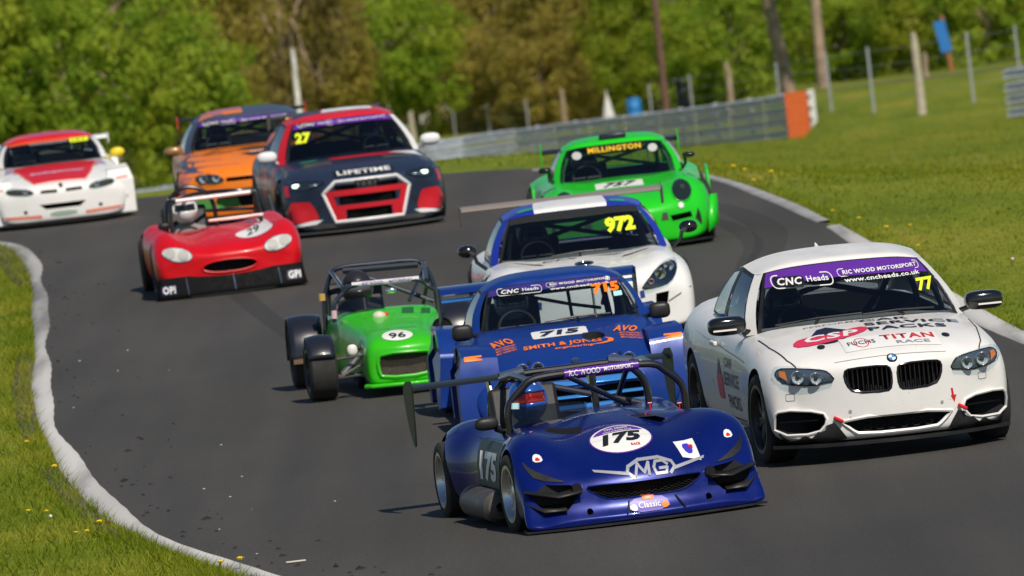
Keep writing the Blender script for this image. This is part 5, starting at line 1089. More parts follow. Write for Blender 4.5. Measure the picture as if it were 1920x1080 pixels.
    [o for o in car.children if o.name.startswith('windscreen_pillar') and o.data.vertices[0].co.x > 0][0].data.materials[0] = WW
    text('27', 'F', g['wbvh'], -.5, 1.11, .19, .12, YEL, car, bold=.05, shear=.15, off=.012)
    rb = g['rbvh']; decal('roof_panel', [(-.2, 1.3), (.4, 1.3), (.45, 1.9), (-.1, 1.9)], 'T', rb, WW, g['roof'], .004); decal('roof_panel', [(-.55, 1.3), (-.2, 1.3), (-.2, 1.6), (-.5, 1.6)], 'T', rb, NV, g['roof'], .004)
    seat(car, .37, 1.4); steering(car, .37, 1.0, .92); cage(car, .7, .8, .92, 1.28, 1.8, 2.6, .55)
    driver(car, .37, 1.5, .36, SUITD, HDARK, mat('visor_grey', (.2, .22, .25), .1, .6), 'driver in dark helmet on the right inside the navy hatchback numbered 27')
    for s in (-1, 1): mirror(car, s * .965, .6, .945, .24, .14, .15, WW, (s * .84, .68, .86), power=.8)
    wing(car, .66, 2.7, 1.32, .28, .03, CB, [(-.05, .05), (.3, .05), (.3, -.15), (-.02, -.1)], CB, -6, [(-.35, 3.0, 1.0), (.35, 3.0, 1.0)])
    for ax in 'LR':
        q = (lambda y: -y) if ax == 'L' else (lambda y: y)
        for a, b, z0, z1, m_ in ((.5, .9, .5, .8, RD), (.95, 1.3, .2, .5, WW), (1.3, 1.9, .45, .8, RD), (-.55, -.35, .5, .62, RD)): decal('side_panel', [(q(a), z0), (q(a + .1), z1), (q(b), z1), (q(b - .1), z0)], ax, bv, m_, car, .004)
    wheels(car, .955, .955, 2.63, .33, .24, .24, .235, 'spoke5', DALLOY, steer=3, nsp=10)
build_navy_hatch()
# ================================================================ orange hatch
def build_orange_hatch():
    car = car_root('touring_hatchback', -2.965, 130.11, 2.5, 'orange and dark blue touring hatchback with round twin lamps beside the navy hatchback', fo=.9)
    OR = paint('orange_wrap', (.82, .2, .012), 0, .35, .5); DB = paint('slate_blue_wrap', (.05, .07, .12), 0, .35, .5); PK = paint('dusky_pink_wrap', (.4, .14, .16), 0, .4, .4); GR = paint('leaf_green_wrap', (.08, .3, .06), 0, .4, .4)
    rows = [R9(-.92, .22, .14, .74, .42, .52, .5, .52), R9(-.9, .24, .1, .84, .49, .6, .58, .6), R9(-.82, .24, .09, .89, .55, .66, .64, .665), R9(-.55, .16, .09, .93, .62, .7, .72, .745), R9(-.2, .05, .09, .96, .68, .72, .79, .81), R9(.1, 0, .09, .96, .7, .73, .83, .85), R9(.5, 0, .1, .93, .75, .76, .87, .89), R9(1.0, 0, .1, .91, .78, .78, .91, .92), R9(1.8, 0, .1, .92, .82, .78, .94, .94), R9(2.55, 0, .1, .96, .86, .74, .97, .98), R9(3.1, -.05, .2, .92, .86, .7, .97, .98), R9(3.35, -.12, .3, .84, .8, .64, .92, .92), R9(3.42, -.15, .4, .7, .7, .5, .8, .8)]
    C_ = MB(); arch(C_, .6, 0, .32, .36); arch(C_, .6, 2.58, .32, .36); C_.prism([(-.62, .7), (-.7, .9), (-.7, 2.5), (-.5, 2.75), (.5, 2.75), (.7, 2.5), (.7, .9), (.62, .7)], .25, 2, 'z'); C_.prism(rrect(0, .545, .7, .05, .02), -2, -.74, 'y'); C_.prism(rrect(0, .27, 1.0, .14, .05), -2, -.74, 'y')
    body = bake(loft(rows), 'body', [OR, VOID], car, 2, C_); bv = tree_of(body)
    for s in (1, -1):
        hl = rnd([(.36, .55), (.5, .625), (.7, .62), (.72, .56), (.6, .52), (.42, .515)], it=1); headlamp(car, hl if s > 0 else mir(hl), bv, [(s * .61, .573, .05, LAMPIN, CHROME), (s * .46, .568, .045, LAMPIN, CHROME)], mat('lamp_dark', (.02, .025, .03), .25))
        decal('bumper_panel', [(s * .2, .2), (s * .8, .22), (s * .82, .36), (s * .25, .36)], 'F', bv, GR if s < 0 else OR, car, .004)
    decal('lower_panel', [(-.55, .36), (.55, .36), (.55, .43), (-.55, .43)], 'F', bv, mat('patch_brown', (.12, .07, .04), .5), car, .004); decal('badge', oval(0, .545, .035, .03, 16), 'F', bv, CHROME, car, .012, 0, rim=.01)
    decal('bonnet_vent', oval(.08, .22, .24, .13, 24), 'T', bv, mat('vent_black', (.03, .025, .02), .7), car, .004); decal('sponsor_panel', [(-.12, -.12), (.45, .0), (.45, -.22), (.0, -.3)], 'T', bv, BLKV, car, .005); text('RACE TEAM', 'T', bv, .2, -.08, .4, .1, WHITE, car, bold=.02, rot=8, off=.01)
    r = random.Random(8)
    for k in range(9): x, y = r.uniform(-.6, -.1), r.uniform(.02, .34); decal('torn_print', [(x, y), (x + r.uniform(.08, .2), y + .02), (x + r.uniform(.06, .18), y + .07), (x + .03, y + .06)], 'T', bv, mat('print_brown', (.2, .06, .02), .5), car, .004)
    B = [(0, .38, .85), (.42, .45, .85), (.72, .6, .85), (.8, .72, .85), (.83, 1.5, .9), (.83, 1.57, .9), (.78, 2.3, .93), (.64, 2.6, .95), (0, 2.75, .95)]
    T = [(0, 1.0, 1.235), (.36, 1.03, 1.23), (.57, 1.1, 1.21), (.63, 1.18, 1.2), (.63, 1.5, 1.24), (.63, 1.57, 1.24), (.58, 2.2, 1.2), (.52, 2.35, 1.19), (0, 2.4, 1.21)]
    g = house(car, B, T, DB, DB, GLASS, .075, .035, strip=(.82, .97, PURP)); cnc_strip(car, g, -.53, .53, 1.19, .07, url=False)
    rb = g['rbvh']; decal('roof_panel', [(-.56, 1.12), (-.02, 1.08), (-.02, 1.5), (-.5, 1.7)], 'T', rb, PK, g['roof'], .004); decal('roof_panel', [(-.25, 1.08), (-.02, 1.07), (-.02, 1.25), (-.3, 1.25)], 'T', rb, OR, g['roof'], .006); decal('roof_panel', [(-.57, 1.13), (-.4, 1.1), (-.4, 1.2), (-.55, 1.22)], 'T', rb, OR, g['roof'], .006)
    seat(car, -.36, 1.35); steering(car, -.36, 1.0, .93); cage(car, .68, .8, .93, 1.22, 1.7, 2.4, .54)
    driver(car, -.36, 1.5, .33, SUITD, HDARK, GLOSSB, 'driver in dark helmet inside the orange hatchback')
    decal('race_number', rrect(.55, 1.15, .1, .07, .02), 'F', g['wbvh'], YEL, car, .012)
    for s in (-1, 1): mirror(car, s * .93, .6, .915, .24, .12, .14, mat('bronze_mirror', (.35, .2, .08), .3, .4, .5), (s * .8, .68, .87), power=.8)
    wing(car, .8, 2.85, 1.2, .28, .03, BLACK, [(-.06, .06), (.3, .06), (.3, -.1), (-.06, -.08)], REDV, -6, [(-.4, 2.9, .98), (.4, 2.9, .98)])
    for ax in 'LR':
        q = (lambda y: -y) if ax == 'L' else (lambda y: y)
        for a, b, z0, z1, m_ in ((-.6, .55, .66, .84, DB), (.4, 1.0, .3, .75, DB), (.6, .8, .35, .7, PK), (1.0, 2.0, .15, .5, DB), (-.62, -.38, .3, .66, PK)): decal('side_panel', [(q(a), z0), (q(a), z1), (q(b), z1), (q(b), z0)], ax, bv, m_, car, .004)
    MB().prism([(-.9, -.6), (-.5, -.88), (0, -.98), (.5, -.88), (.9, -.6), (.8, -.2), (-.8, -.2)], .06, .078, 'z').build('splitter', BLACK, car)
    wheels(car, .94, .94, 2.58, .32, .24, .24, .23, 'spoke5', DALLOY, steer=2)
build_orange_hatch()
# ================================================================ green rear-engined coupe, number 757
def build_green_coupe():
    car = car_root('racing_coupe', 1.26, 110.66, .8, 'vivid green widebody coupe numbered 757 with round dark lamps and tall wing end plates', fo=.85)
    PG = paint('viper_green_paint', (.015, .54, .015), 0, .3, .6)
    def sec(zb, w_, zs, cr, zcr, zv, zc): return [(0, zb), (.42, zb), (.92 * w_, zb), (.975 * w_, lerp(zb, zs, .3)), (w_, lerp(zb, zs, .65)), (.97 * w_, zs), (cr + .11, zcr - .03), (cr, zcr), (cr - .19, zv), (.2, lerp(zv, zc, .8)), (0, zc)]
    rows = [(-.86, .22, sec(.12, .72, .28, .48, .36, .36, .37)), (-.84, .24, sec(.08, .8, .34, .52, .43, .42, .43)), (-.76, .24, sec(.07, .86, .42, .56, .52, .5, .51)), (-.6, .18, sec(.07, .89, .52, .6, .63, .56, .57)), (-.35, .08, sec(.07, .92, .6, .61, .72, .61, .625)), (0, 0, sec(.07, .93, .64, .61, .75, .66, .67)), (.4, 0, sec(.07, .9, .64, .6, .75, .71, .725)), (.75, 0, sec(.08, .86, .64, .62, .755, .75, .76)), (1.4, 0, sec(.08, .85, .66, .64, .77, .765, .77)), (1.9, 0, sec(.08, .9, .7, .64, .8, .79, .79)), (2.3, 0, sec(.08, .96, .72, .64, .82, .8, .8)), (2.75, -.02, sec(.1, .95, .7, .62, .8, .78, .78)), (3.15, -.1, sec(.2, .85, .62, .55, .7, .68, .68)), (3.3, -.14, sec(.28, .7, .54, .42, .58, .57, .57))]
    C_ = MB(); arch(C_, .56, 0, .32, .35); arch(C_, .56, 2.27, .33, .36); C_.prism([(-.55, .68), (-.6, .85), (-.6, 1.8), (-.45, 2.1), (.45, 2.1), (.6, 1.8), (.6, .85), (.55, .68)], .2, 2, 'z')
    vent = [(.46, .34), (.68, .36), (.69, .3), (.48, .28)]; c2 = [(.38, .38), (.43, .38), (.44, .3), (.36, .3)]
    sidev = [(.72, .28), (.78, .45), (.82, .47), (.84, .3), (.78, .2)]
    for p in (vent, mir(vent), sidev, mir(sidev), rrect(0, .2, .62, .16, .05)): C_.prism(p, -2, -.6, 'y')
    for s in (1, -1): C_.prism([(s * .68, .1), (s * .8, .05), (s * .82, .3), (s * .72, .32)][::s], .55, 2, 'z')
    body = bake(loft(rows), 'body', [PG, VOID], car, 2, C_); bv = tree_of(body)
    for s in (1, -1):
        hl = oval(s * .61, .575, .105, .11, 28); o = decal('headlamp', hl, 'F', bv, mat('lamp_smoked', (.012, .02, .018), .15, coat=.8), car, .012, .04, rim=.02); trim('lamp_edge', hl, 'F', bv, .009, PG, o, .006, sub=1)
        p = surf(bv, 'F', s * .62, .6, .016); MB().tube([p + Vector((-.012, 0, .03)), p + Vector((-.012, 0, -.02))], .004, 6).tube([p + Vector((.012, 0, .03)), p + Vector((.012, 0, -.02))], .004, 6).build('lamp_reflector', CHROME, o)
        decal('tow_light', oval(s * .58, .43, .028, .03, 16), 'F', bv, mat('lens_white', (.75, .75, .74), .2, coat=.5), car, .012, 0, rim=.015); decal('duct', c2 if s > 0 else mir(c2), 'F', bv, mat('duct_grey', (.05, .07, .05), .6), car, .004)
        MB().add([Vector((s * a, b, c)) for a, b, c in ((.84, -.62, .12), (.96, -.45, .2), (.97, -.4, .5), (.9, -.45, .5), (.86, -.5, .3))], [(0, 1, 2, 3, 4)]).build('front_fence', PG, car).modifiers.new('t', 'SOLIDIFY').thickness = .012
        MB().prism([(-.12, .52), (.35, .55), (.38, .78), (.3, .8), (-.05, .74)], s * .9, s * .93, 'x').build('arch_flare', PG, car, bevel=.01)
    npl = decal('number_plate', rrect(-.01, .12, .5, .36, .02), 'T', bv, WHITE, car, .004); text('757', 'T', bv, .0, .12, .36, .24, BLKV, npl, bold=.02, shear=.4, off=.01)
    B = [(0, .46, .72), (.38, .5, .72), (.61, .62, .72), (.68, .72, .72), (.72, 1.4, .75), (.72, 1.47, .75), (.66, 2.0, .78), (.52, 2.3, .79), (0, 2.5, .79)]
    T = [(0, .98, 1.09), (.34, 1.0, 1.085), (.5, 1.06, 1.065), (.55, 1.13, 1.055), (.55, 1.4, 1.08), (.55, 1.46, 1.08), (.5, 1.85, 1.04), (.45, 1.95, 1.03), (0, 2.0, 1.05)]
    g = house(car, B, T, PG, PG, GLASS, .07, .03)
    text('MILLINGTON', 'F', g['wbvh'], .0, 1.035, .56, .055, mat('amber_vinyl', (.85, .5, .02), .4), car, bold=.05, off=.01)
    for x in (-.4, .4): decal('window_roundel', oval(x, 1.0, .05, .04, 20), 'F', g['wbvh'], mat('grey_vinyl', (.5, .52, .5), .4), car, .008)
    MB().box((0, 1.12, 1.165), (.28, .16, .06)).build('roof_scoop', mat('scoop_navy', (.01, .014, .03), .35), car, bevel=.015)
    seat(car, -.32, 1.2); steering(car, -.32, .92, .76); cage(car, .58, .72, .78, 1.06, 1.5, 2.1, .47, r=.018, m=mat('cage_green', (.03, .2, .05), .5)); driver(car, -.32, 1.32, .22, SUITD, HDARK, GLOSSB, 'driver in dark helmet inside the green coupe numbered 757')
    for s in (-1, 1): mirror(car, s * .76, .56, .9, .14, .065, .09, GLOSSB, (s * .68, .62, .76), power=.8)
    ep = rnd([(-.1, .1), (0, .13), (.28, .06), (.3, -.3), (.05, -.32)], it=1); wing(car, .73, 2.9, .98, .3, .03, BLACK, ep, PG, -8, [(-.4, 2.8, .78), (.4, 2.8, .78)])
    MB().prism([(-.92, -.5), (-.6, -.78), (0, -.92), (.6, -.78), (.92, -.5), (.8, -.2), (-.8, -.2)], .05, .066, 'z').build('splitter', BLACK, car); wheels(car, .92, .95, 2.27, .32, .25, .29, .22, 'spoke5', mat('gold_alloy', (.1, .1, .1), .35, .8), steer=2)
build_green_coupe()
# ================================================================ white and red saloon at the back
def build_white_red_saloon():
    car = car_root('touring_saloon', -5.551, 135.63, 5, 'white touring saloon with red bonnet, yellow mirrors and boxed arches at far left', fo=.9)
    PW = paint('bright_white_paint', (.79, .79, .78), 0, .28, .8); RD = paint('scarlet_wrap', (.62, .01, .02), 0, .35, .5); OG = paint('orange_red_wrap', (.75, .1, .03), 0, .35, .5); PKV = mat('coral_vinyl', (.75, .22, .16), .4)
    rows = [R9(-.93, .16, .12, .7, .34, .52, .41, .42), R9(-.91, .18, .08, .8, .4, .58, .47, .49), R9(-.82, .18, .07, .84, .45, .64, .53, .55), R9(-.5, .1, .07, .87, .54, .66, .6, .63), R9(-.1, .0, .07, .88, .6, .68, .67, .7), R9(.4, 0, .07, .87, .64, .7, .735, .755), R9(.8, 0, .08, .86, .67, .72, .775, .78), R9(1.6, 0, .08, .86, .7, .72, .8, .8), R9(2.6, 0, .08, .88, .74, .7, .82, .83), R9(3.2, -.04, .15, .86, .74, .68, .83, .84), R9(3.6, -.1, .25, .8, .7, .62, .8, .8), R9(3.7, -.12, .34, .66, .62, .5, .7, .7)]
    C_ = MB(); arch(C_, .62, 0, .31, .32); arch(C_, .62, 2.7, .32, .36); C_.prism([(-.58, .7), (-.66, .9), (-.66, 2.4), (-.5, 2.7), (.5, 2.7), (.66, 2.4), (.66, .9), (.58, .7)], .2, 2, 'z')
    C_.prism([(-.3, .3), (.3, .3), (.22, .235), (-.22, .235)], -2, -.7, 'y')
    for s in (1, -1): C_.prism([(s * .05, .475), (s * .26, .48), (s * .27, .44), (s * .06, .435)][::s], -2, -.74, 'y'); C_.prism(oval(s * .48, .22, .025, .025, 12), -2, -.7, 'y')
    body = bake(loft(rows), 'body', [PW, VOID], car, 2, C_); bv = tree_of(body)
    for s in (1, -1):
        hl = rnd([(.34, .46), (.42, .5), (.66, .525), (.7, .48), (.62, .45), (.4, .435)], it=1); headlamp(car, hl if s > 0 else mir(hl), bv, [(s * .45, .47, .032, LAMPIN, CHROME)], mat('lamp_amber_dark', (.06, .05, .03), .25)); 
        for nm, y0, y1, yc, zt, xo in (('front_arch', -.68, .52, 0, .66, .94), ('rear_arch', 2.1, 3.3, 2.7, .72, .96)):
            prof = [(y0, .07), (y0 + .02, zt * .75), (y0 + .14, zt * .97), (y0 + .3, zt), (y1 - .3, zt), (y1 - .1, zt * .8), (y1, .4), (y1, .08)]; o_ = [(yc + .36 * math.cos(t), .32 + .36 * math.sin(t)) for t in [math.pi * k / 14 for k in range(15)]]
            poly = prof + [(o_[0][0], .08)] + o_ + [(o_[-1][0], .07)]; n = len(poly); mb = MB(); vs = [(s * .62, y, z if z < .5 else z - .02) for y, z in poly] + [(s * (xo if z < .5 else xo - .04), y + (.02 if y < -.3 else 0), z) for y, z in poly]; mb.add(vs, [(i, n + i, n + (i + 1) % n, (i + 1) % n) for i in range(n)])
            for q in (0, n): mb.add(vs[q:q + n], tessellate_polygon([[Vector((p[0], p[1], 0)) for p in poly]]))
            fa = mb.build(nm, PW, car, bevel=.02)
            if nm == 'front_arch':
                fb = tree_of(fa); text('DUNLOP', 'F', fb, s * .78, .28, .15, .035, mat('maroon_vinyl', (.25, .05, .06), .4), fa, off=.008); decal('arch_sticker', [(s * .72, .53), (s * .87, .54), (s * .87, .515), (s * .72, .505)], 'F', fb, PKV, fa, .006)
        decal('bumper_flash', [(s * .28, .13), (s * .83, .15), (s * .83, .185), (s * .28, .17)], 'F', bv, PKV, car, .005); decal('wing_sticker', rrect(s * .585, .3, .11, .34, .03, rot=s * 8), 'T', bv, mat('lilac_vinyl', (.3, .25, .5), .4), car, .004)
        decal('bonnet_pin', oval(s * .52, .06, .025, .03, 12), 'T', bv, BLACK, car, .006, 0)
    decal('bonnet_panel', [(-.62, .46), (.62, .46), (.5, .1), (.42, -.4), (.33, -.72), (-.33, -.72), (-.42, -.4), (-.5, .1)], 'T', bv, RD, car, .004); trim('bonnet_edge', [(-.62, .46), (-.5, .1), (-.42, -.4), (-.33, -.72), (.33, -.72), (.42, -.4), (.5, .1), (.62, .46)], 'T', bv, .009, PKV, car, .004, False)
    text('dunlopmotor', 'T', bv, 0, -.25, .7, .16, mat('lilac_white_vinyl', (.6, .5, .68), .4), car, bold=.04, off=.01); decal('nose_badge', [(-.02, .49), (.02, .49), (.025, .54), (-.025, .54)], 'F', bv, mat('badge_dark', (.1, .02, .02), .4), car, .01, 0)
    decal('class_plate', rnd([(-.18, .14), (.18, .14), (.16, .2), (-.16, .2)], it=1), 'F', bv, mat('plate_sage', (.3, .4, .32), .5), car, .006, .04)
    B = [(0, .46, .76), (.4, .5, .76), (.63, .62, .765), (.7, .72, .765), (.74, 1.55, .79), (.74, 1.62, .79), (.68, 2.35, .82), (.55, 2.6, .83), (0, 2.8, .83)]
    T = [(0, 1.02, 1.065), (.34, 1.04, 1.06), (.53, 1.1, 1.04), (.575, 1.17, 1.03), (.575, 1.55, 1.05), (.575, 1.6, 1.05), (.53, 2.1, 1.03), (.48, 2.2, 1.02), (0, 2.25, 1.04)]
    g = house(car, B, T, PW, RD, DGLASS, .07, .03, strip=(.84, .97, OG)); decal('race_number', rrect(.38, 1.01, .24, .05, .01), 'F', g['wbvh'], YEL, car, .012); text('157', 'F', g['wbvh'], .38, 1.01, .18, .03, mat('olive_vinyl', (.3, .35, .02), .5), car, bold=.03, off=.015)
    rb = g['rbvh']; decal('roof_panel', [(-.5, 1.1), (.5, 1.1), (.45, 1.25), (-.45, 1.25)], 'T', rb, mat('mauve_wrap', (.35, .12, .25), .4), g['roof'], .004); decal('roof_panel', [(-.56, 1.12), (-.3, 1.07), (-.25, 1.2), (-.5, 1.3)], 'T', rb, OG, g['roof'], .006)
    seat(car, -.34, 1.3); steering(car, -.34, 1.0, .8); cage(car, .6, .8, .82, 1.04, 1.7, 2.4, .49, r=.018); driver(car, -.34, 1.42, .2, SUITD, mat('helmet_pale', (.3, .32, .38), .3, coat=.5), GLOSSB, 'driver in pale helmet inside the white saloon with red bonnet')
    YM = mat('yellow_mirror', (.85, .62, .01), .3, coat=.6)
    for s in (-1, 1): mirror(car, s * .84, .6, .81, .19, .13, .14, YM, (s * .7, .68, .75), power=.9)
    wing(car, .88, 3.35, .93, .32, .05, PW, [(-.02, .06), (.34, .06), (.34, -.12), (.0, -.06)], PW, -8, [(-.4, 3.3, .82), (.4, 3.3, .82)], postm=PW)
    MB().prism([(-.85, -.65), (-.5, -.9), (0, -.97), (.5, -.9), (.85, -.65), (.8, -.2), (-.8, -.2)], .05, .066, 'z').build('splitter', BLACK, car); wheels(car, .9, .93, 2.7, .32, .24, .25, .23, 'spoke5', DALLOY, steer=3)
build_white_red_saloon()
# ================================================================ crash barriers
GALV = mat('galvanised_steel', (.46, .5, .57), .45, .25, var=.18, vs=5, bump=.02); BOLT = mat('bright_zinc', (.62, .63, .64), .3, .7)
def rail_sec(h=.27, d=.085):
    """corrugated beam section: (out, up)"""
    return [(0, -h / 2), (d, -h * .38), (d, -h * .22), (d * .15, -h * .06), (d * .15, h * .06), (d, h * .22), (d, h * .38), (0, h / 2)]
def barrier(name, line_, n_rail, pitch, label, ztab=None, first=0):
    """line_: plan points with the height of the rail top; built span by span, one part for each rail of each span"""
    root = empty(name, Matrix.Translation((line_[0][0], line_[0][1], line_[0][2] - 1.25)), label, 'barrier'); bpy.context.view_layer.update(); org = Vector(root.location)
    P = [Vector(p) for p in line_]; L = [0]
    for a, b in zip(P, P[1:]): L.append(L[-1] + (b - a).length)
    def at_(s_):
        for i in range(len(P) - 1):
            if s_ <= L[i + 1] or i == len(P) - 2: return P[i].lerp(P[i + 1], (s_ - L[i]) / (L[i + 1] - L[i]))
    k = 0; s0 = 0.
    while s0 < L[-1] - .5:
        s1 = min(s0 + pitch, L[-1]); a, b = at_(s0), at_(s1); t = (b - a).normalized(); out = Vector((t.y, -t.x, 0)).normalized()
        if out.y > 0: out = -out
        for r in range(n_rail):
            z = -.165 - .315 * r; mb = MB(); sec_ = rail_sec(); jj = random.Random(k * 7 + r).uniform(-.012, .012)
            ring_ = lambda p: [p + out * (o + .02) + Vector((0, 0, z + u + jj)) - org for o, u in sec_]
            vs = ring_(a) + ring_(b); n = len(sec_); mb.add(vs, [(i, i + 1, n + i + 1, n + i) for i in range(n - 1)])
            o = mb.build('rail', GALV, root, smooth=0); o.modifiers.new('t', 'SOLIDIFY').thickness = .005
            jp = MB(); c = a + out * .11 + Vector((0, 0, z)) - org
            for dx in (-.045, .045):
                for dz in (-.09, .09): q = c + t * dx + Vector((0, 0, dz)); jp.ell(q, (.022, .022, .022), 8, 6)
            jp.box(c - out * .012, (.14, .012, .2), Matrix.Rotation(math.atan2(t.y, t.x), 3, 'Z')); jp.build('joint_plate', BOLT, root)
        for f in (.5,):
            p = a.lerp(b, f) - out * .04 - org; MB().box((p.x, p.y, p.z - .75), (.12, .12, 1.5)).build('post', GALV, root)
        s0 = s1; k += 1
    return root
TOPS = [(8.56, 296, 2.83), (5.53, 302, 2.75), (1.15, 310, 2.7), (-1.36, 312, 2.62), (-5.64, 304, 2.42), (-9.26, 292, 2.24), (-13.1, 280, 2.05), (-20, 268, 1.9)]
b1 = barrier('crash_barrier', TOPS, 4, 2.06, 'long four-rail galvanised crash barrier ending at the orange board')
barrier('crash_barrier', [(12.83, 265, 2.86), (15.5, 262, 2.95), (22, 256, 3.1)], 4, 2.06, 'short four-rail crash barrier cut by the right edge of the picture')
eb = empty('barrier_end', Matrix.Translation((8.4, 295, 1.53)), 'orange board with white end cap closing the long crash barrier', 'board')
MB().box((.0, .2, .66), (.62, .04, 1.3)).build('board', mat('orange_board', (.55, .1, .012), .55, var=.08), eb); mb = MB(); mb.box((.42, .34, .66), (.2, .3, 1.32)); mb.build('end_cap', mat('white_painted_wood', (.62, .62, .6), .6, var=.12), eb, bevel=.02)
for k in range(4): MB().box((.36, .17, .2 + .31 * k), (.09, .02, .06)).build('bracket', BLACK, eb)
# ================================================================ fence posts, wires, small things by the fence
WOOD = mat('weathered_wood', (.3, .23, .15), .85, var=.3, vs=4, bump=.2, bs=15); PWOOD = mat('pale_peeled_wood', (.42, .37, .28), .85, var=.3, vs=4, bump=.2, bs=15)
def gz(x, y): return ground_z(x, y)
for i, (x, y, zt, r, lab) in enumerate(((11.41, 285, 4.06, .115, 'stout pale wooden fence post on the grass bank by the right-hand crash barrier'), (13.48, 330, 3.56, .09, 'short wooden post standing just behind the stout pale post'), (7.71, 345, 3.98, .11, 'wooden post rising behind the crash barrier near the orange board'), (2.75, 410, 3.82, .11, 'wooden post behind the crash barrier left of the white cone'), (-3.33, 440, 3.66, .12, 'wooden post just right of the navy hatchback roof'))):
    b = gz(x, y) - .05; h = zt - b; rr = random.Random(i)
    tag(MB().tube([(x, y, b), (x + rr.uniform(-.02, .02), y, b + h * .4), (x + rr.uniform(-.03, .03), y, b + h * .8), (x + rr.uniform(-.03, .03), y, b + h)], [r * 1.1, r, r * .92, r * .7], 10).build('fence_post', PWOOD if i in (0, 4) else WOOD, None), lab, 'post', 'wooden posts behind the barrier')
mp = [(-1.6, 440, 3.45), (-.17, 430, 3.53), (1.36, 415, 3.56), (5.5, 370, 3.58), (6.56, 350, 3.7), (8.89, 330, 3.74), (9.5, 300, 3.8), (10.4, 292, 3.82), (13.05, 290, 3.92), (14.87, 300, 3.97)]
ml = ['leftmost thin metal fence post behind the crash barrier', 'second thin metal fence post from the left behind the barrier', 'third thin metal fence post from the left behind the barrier', 'thin metal fence post just right of the blue barrel', 'thin metal fence post beside the pink furled flag', 'thin metal fence post in front of the leaning tree trunk', 'thin metal fence post right beside the orange barrier board', 'thin metal fence post between orange board and stout wooden post', 'thin metal fence post right of the blue sign', 'thin metal fence post nearest the right edge of the picture']
ZINC = mat('dull_zinc', (.34, .36, .37), .5, .5)
for (x, y, zt), lab in zip(mp, ml):
    b = gz(x, y) - .05; o = empty('metal_fence_post', Matrix.Translation((x, y, b)), lab, 'post', 'thin metal fence posts')
    MB().prism([(-.035, -.035), (.035, -.035), (.035, -.027), (-.027, -.027), (-.027, .035), (-.035, .035)], 0, zt - b, 'z').build('post', ZINC, o, smooth=0); MB().box((0, 0, zt - b + .01), (.08, .08, .02)).build('cap', ZINC, o)
for a, b in zip(mp, mp[1:]):
    if abs(a[0] - b[0]) > 3.5 and a[0] < 6: continue
    o = empty('fence_wires', Matrix.Translation((a[0], a[1], gz(a[0], a[1]))), 'fence wires strung right of the ' + ml[mp.index(a)].replace('thin metal ', '').replace('from the left ', '').replace('halfway ', '').replace('strands of ', '').replace(' behind the crash barrier', ''), 'wire', 'fence wire spans'); q = Vector(o.location)
    for k in range(4):
        za, zb_ = gz(a[0], a[1]), gz(b[0], b[1]); f = .25 + .23 * k; A_ = Vector((a[0], a[1], lerp(za, a[2], f))); B_ = Vector((b[0], b[1], lerp(zb_, b[2], f))); M_ = A_.lerp(B_, .5) - Vector((0, 0, .02)); MB().tube([A_ - q, M_ - q, B_ - q], .006, 5).build('strand', ZINC, o)
x, y = -5.92, 330; b = gz(x, y)
tag(MB().tube([(x + .02, y, b), (x, y, 3.6), (x - .01, y, 4.8), (x + .01, y, 5.6), (x, y, 5.92)], [.11, .105, .09, .075, .05], 12).build('white_pole', mat('flaking_white_paint', (.66, .65, .6), .7, var=.35, vs=6, col2=(.3, .28, .24), c2s=3, c2lo=.55, c2hi=.7), None), 'tall flaking white pole rising behind the orange hatchback', 'pole')
x, y = 6.19, 380; tag(MB().tube([(x, y, gz(x, y)), (x, y, 4), (x + .02, y, 7), (x + .03, y, 11)], [.14, .13, .125, .11], 12).build('telegraph_pole', mat('creosoted_wood', (.14, .075, .05), .8, var=.25, vs=5), None), 'tall reddish brown wooden pole running out of the top of the picture', 'pole')
x, y = 6.72, 375; b = gz(x, y); o = empty('marshal_cabinet', Matrix.Translation((x, y, b)), 'dark equipment cabinet standing beside the brown pole', 'cabinet'); H_ = 3.62 - b
MB().box((-.12, 0, H_ / 2), (.2, .3, H_)).build('left_door', BLACK, o, bevel=.01); MB().box((.1, 0, H_ / 2 - .02), (.22, .32, H_ - .04)).build('right_door', mat('cabinet_grey', (.08, .085, .09), .5), o, bevel=.01); MB().box((-.02, 0, H_ + .02), (.5, .38, .05)).build('lid', mat('lid_grey', (.3, .32, .33), .5), o, bevel=.01)
x, y = 7.0, 374; b = gz(x, y); o = empty('furled_flag', Matrix.Translation((x, y, b)), 'pink furled flag with white top beside the dark cabinet', 'flag'); H_ = 3.7 - b
MB().tube([(0, 0, 0), (0, 0, H_)], .02, 6).build('stick', PWOOD, o); MB().tube([(0, 0, H_ * .35), (.02, 0, H_ * .6), (-.01, 0, H_ * .85)], [.03, .07, .05], 8).build('cloth', mat('pink_cloth', (.6, .16, .2), .8), o); MB().ell((0, 0, H_), (.1, .1, .09), 10, 8).build('knob', WHITE, o)
x, y = 4.12, 380; b = gz(x, y); o = empty('marker_cone', Matrix.Translation((x, y, b)), 'tall slim white cone standing behind the crash barrier', 'cone'); H_ = 3.55 - b
MB().lathe([(0, .3), (.05, .29), (.25, .25), (H_ * .6, .13), (H_ * .9, .03), (H_, .015)], (0, 0, 0), 'z', 20).build('cone', mat('chalky_white', (.6, .6, .58), .7, var=.15), o); MB().box((0, 0, .03), (.62, .62, .05)).build('base', BLACK, o)
x, y = 5.18, 390; b = gz(x, y); o = empty('barrel', Matrix.Translation((x, y, b)), 'bright blue plastic barrel behind the crash barrier', 'barrel'); BLU = mat('barrel_blue', (.02, .2, .55), .45); H_ = 3.16 - b
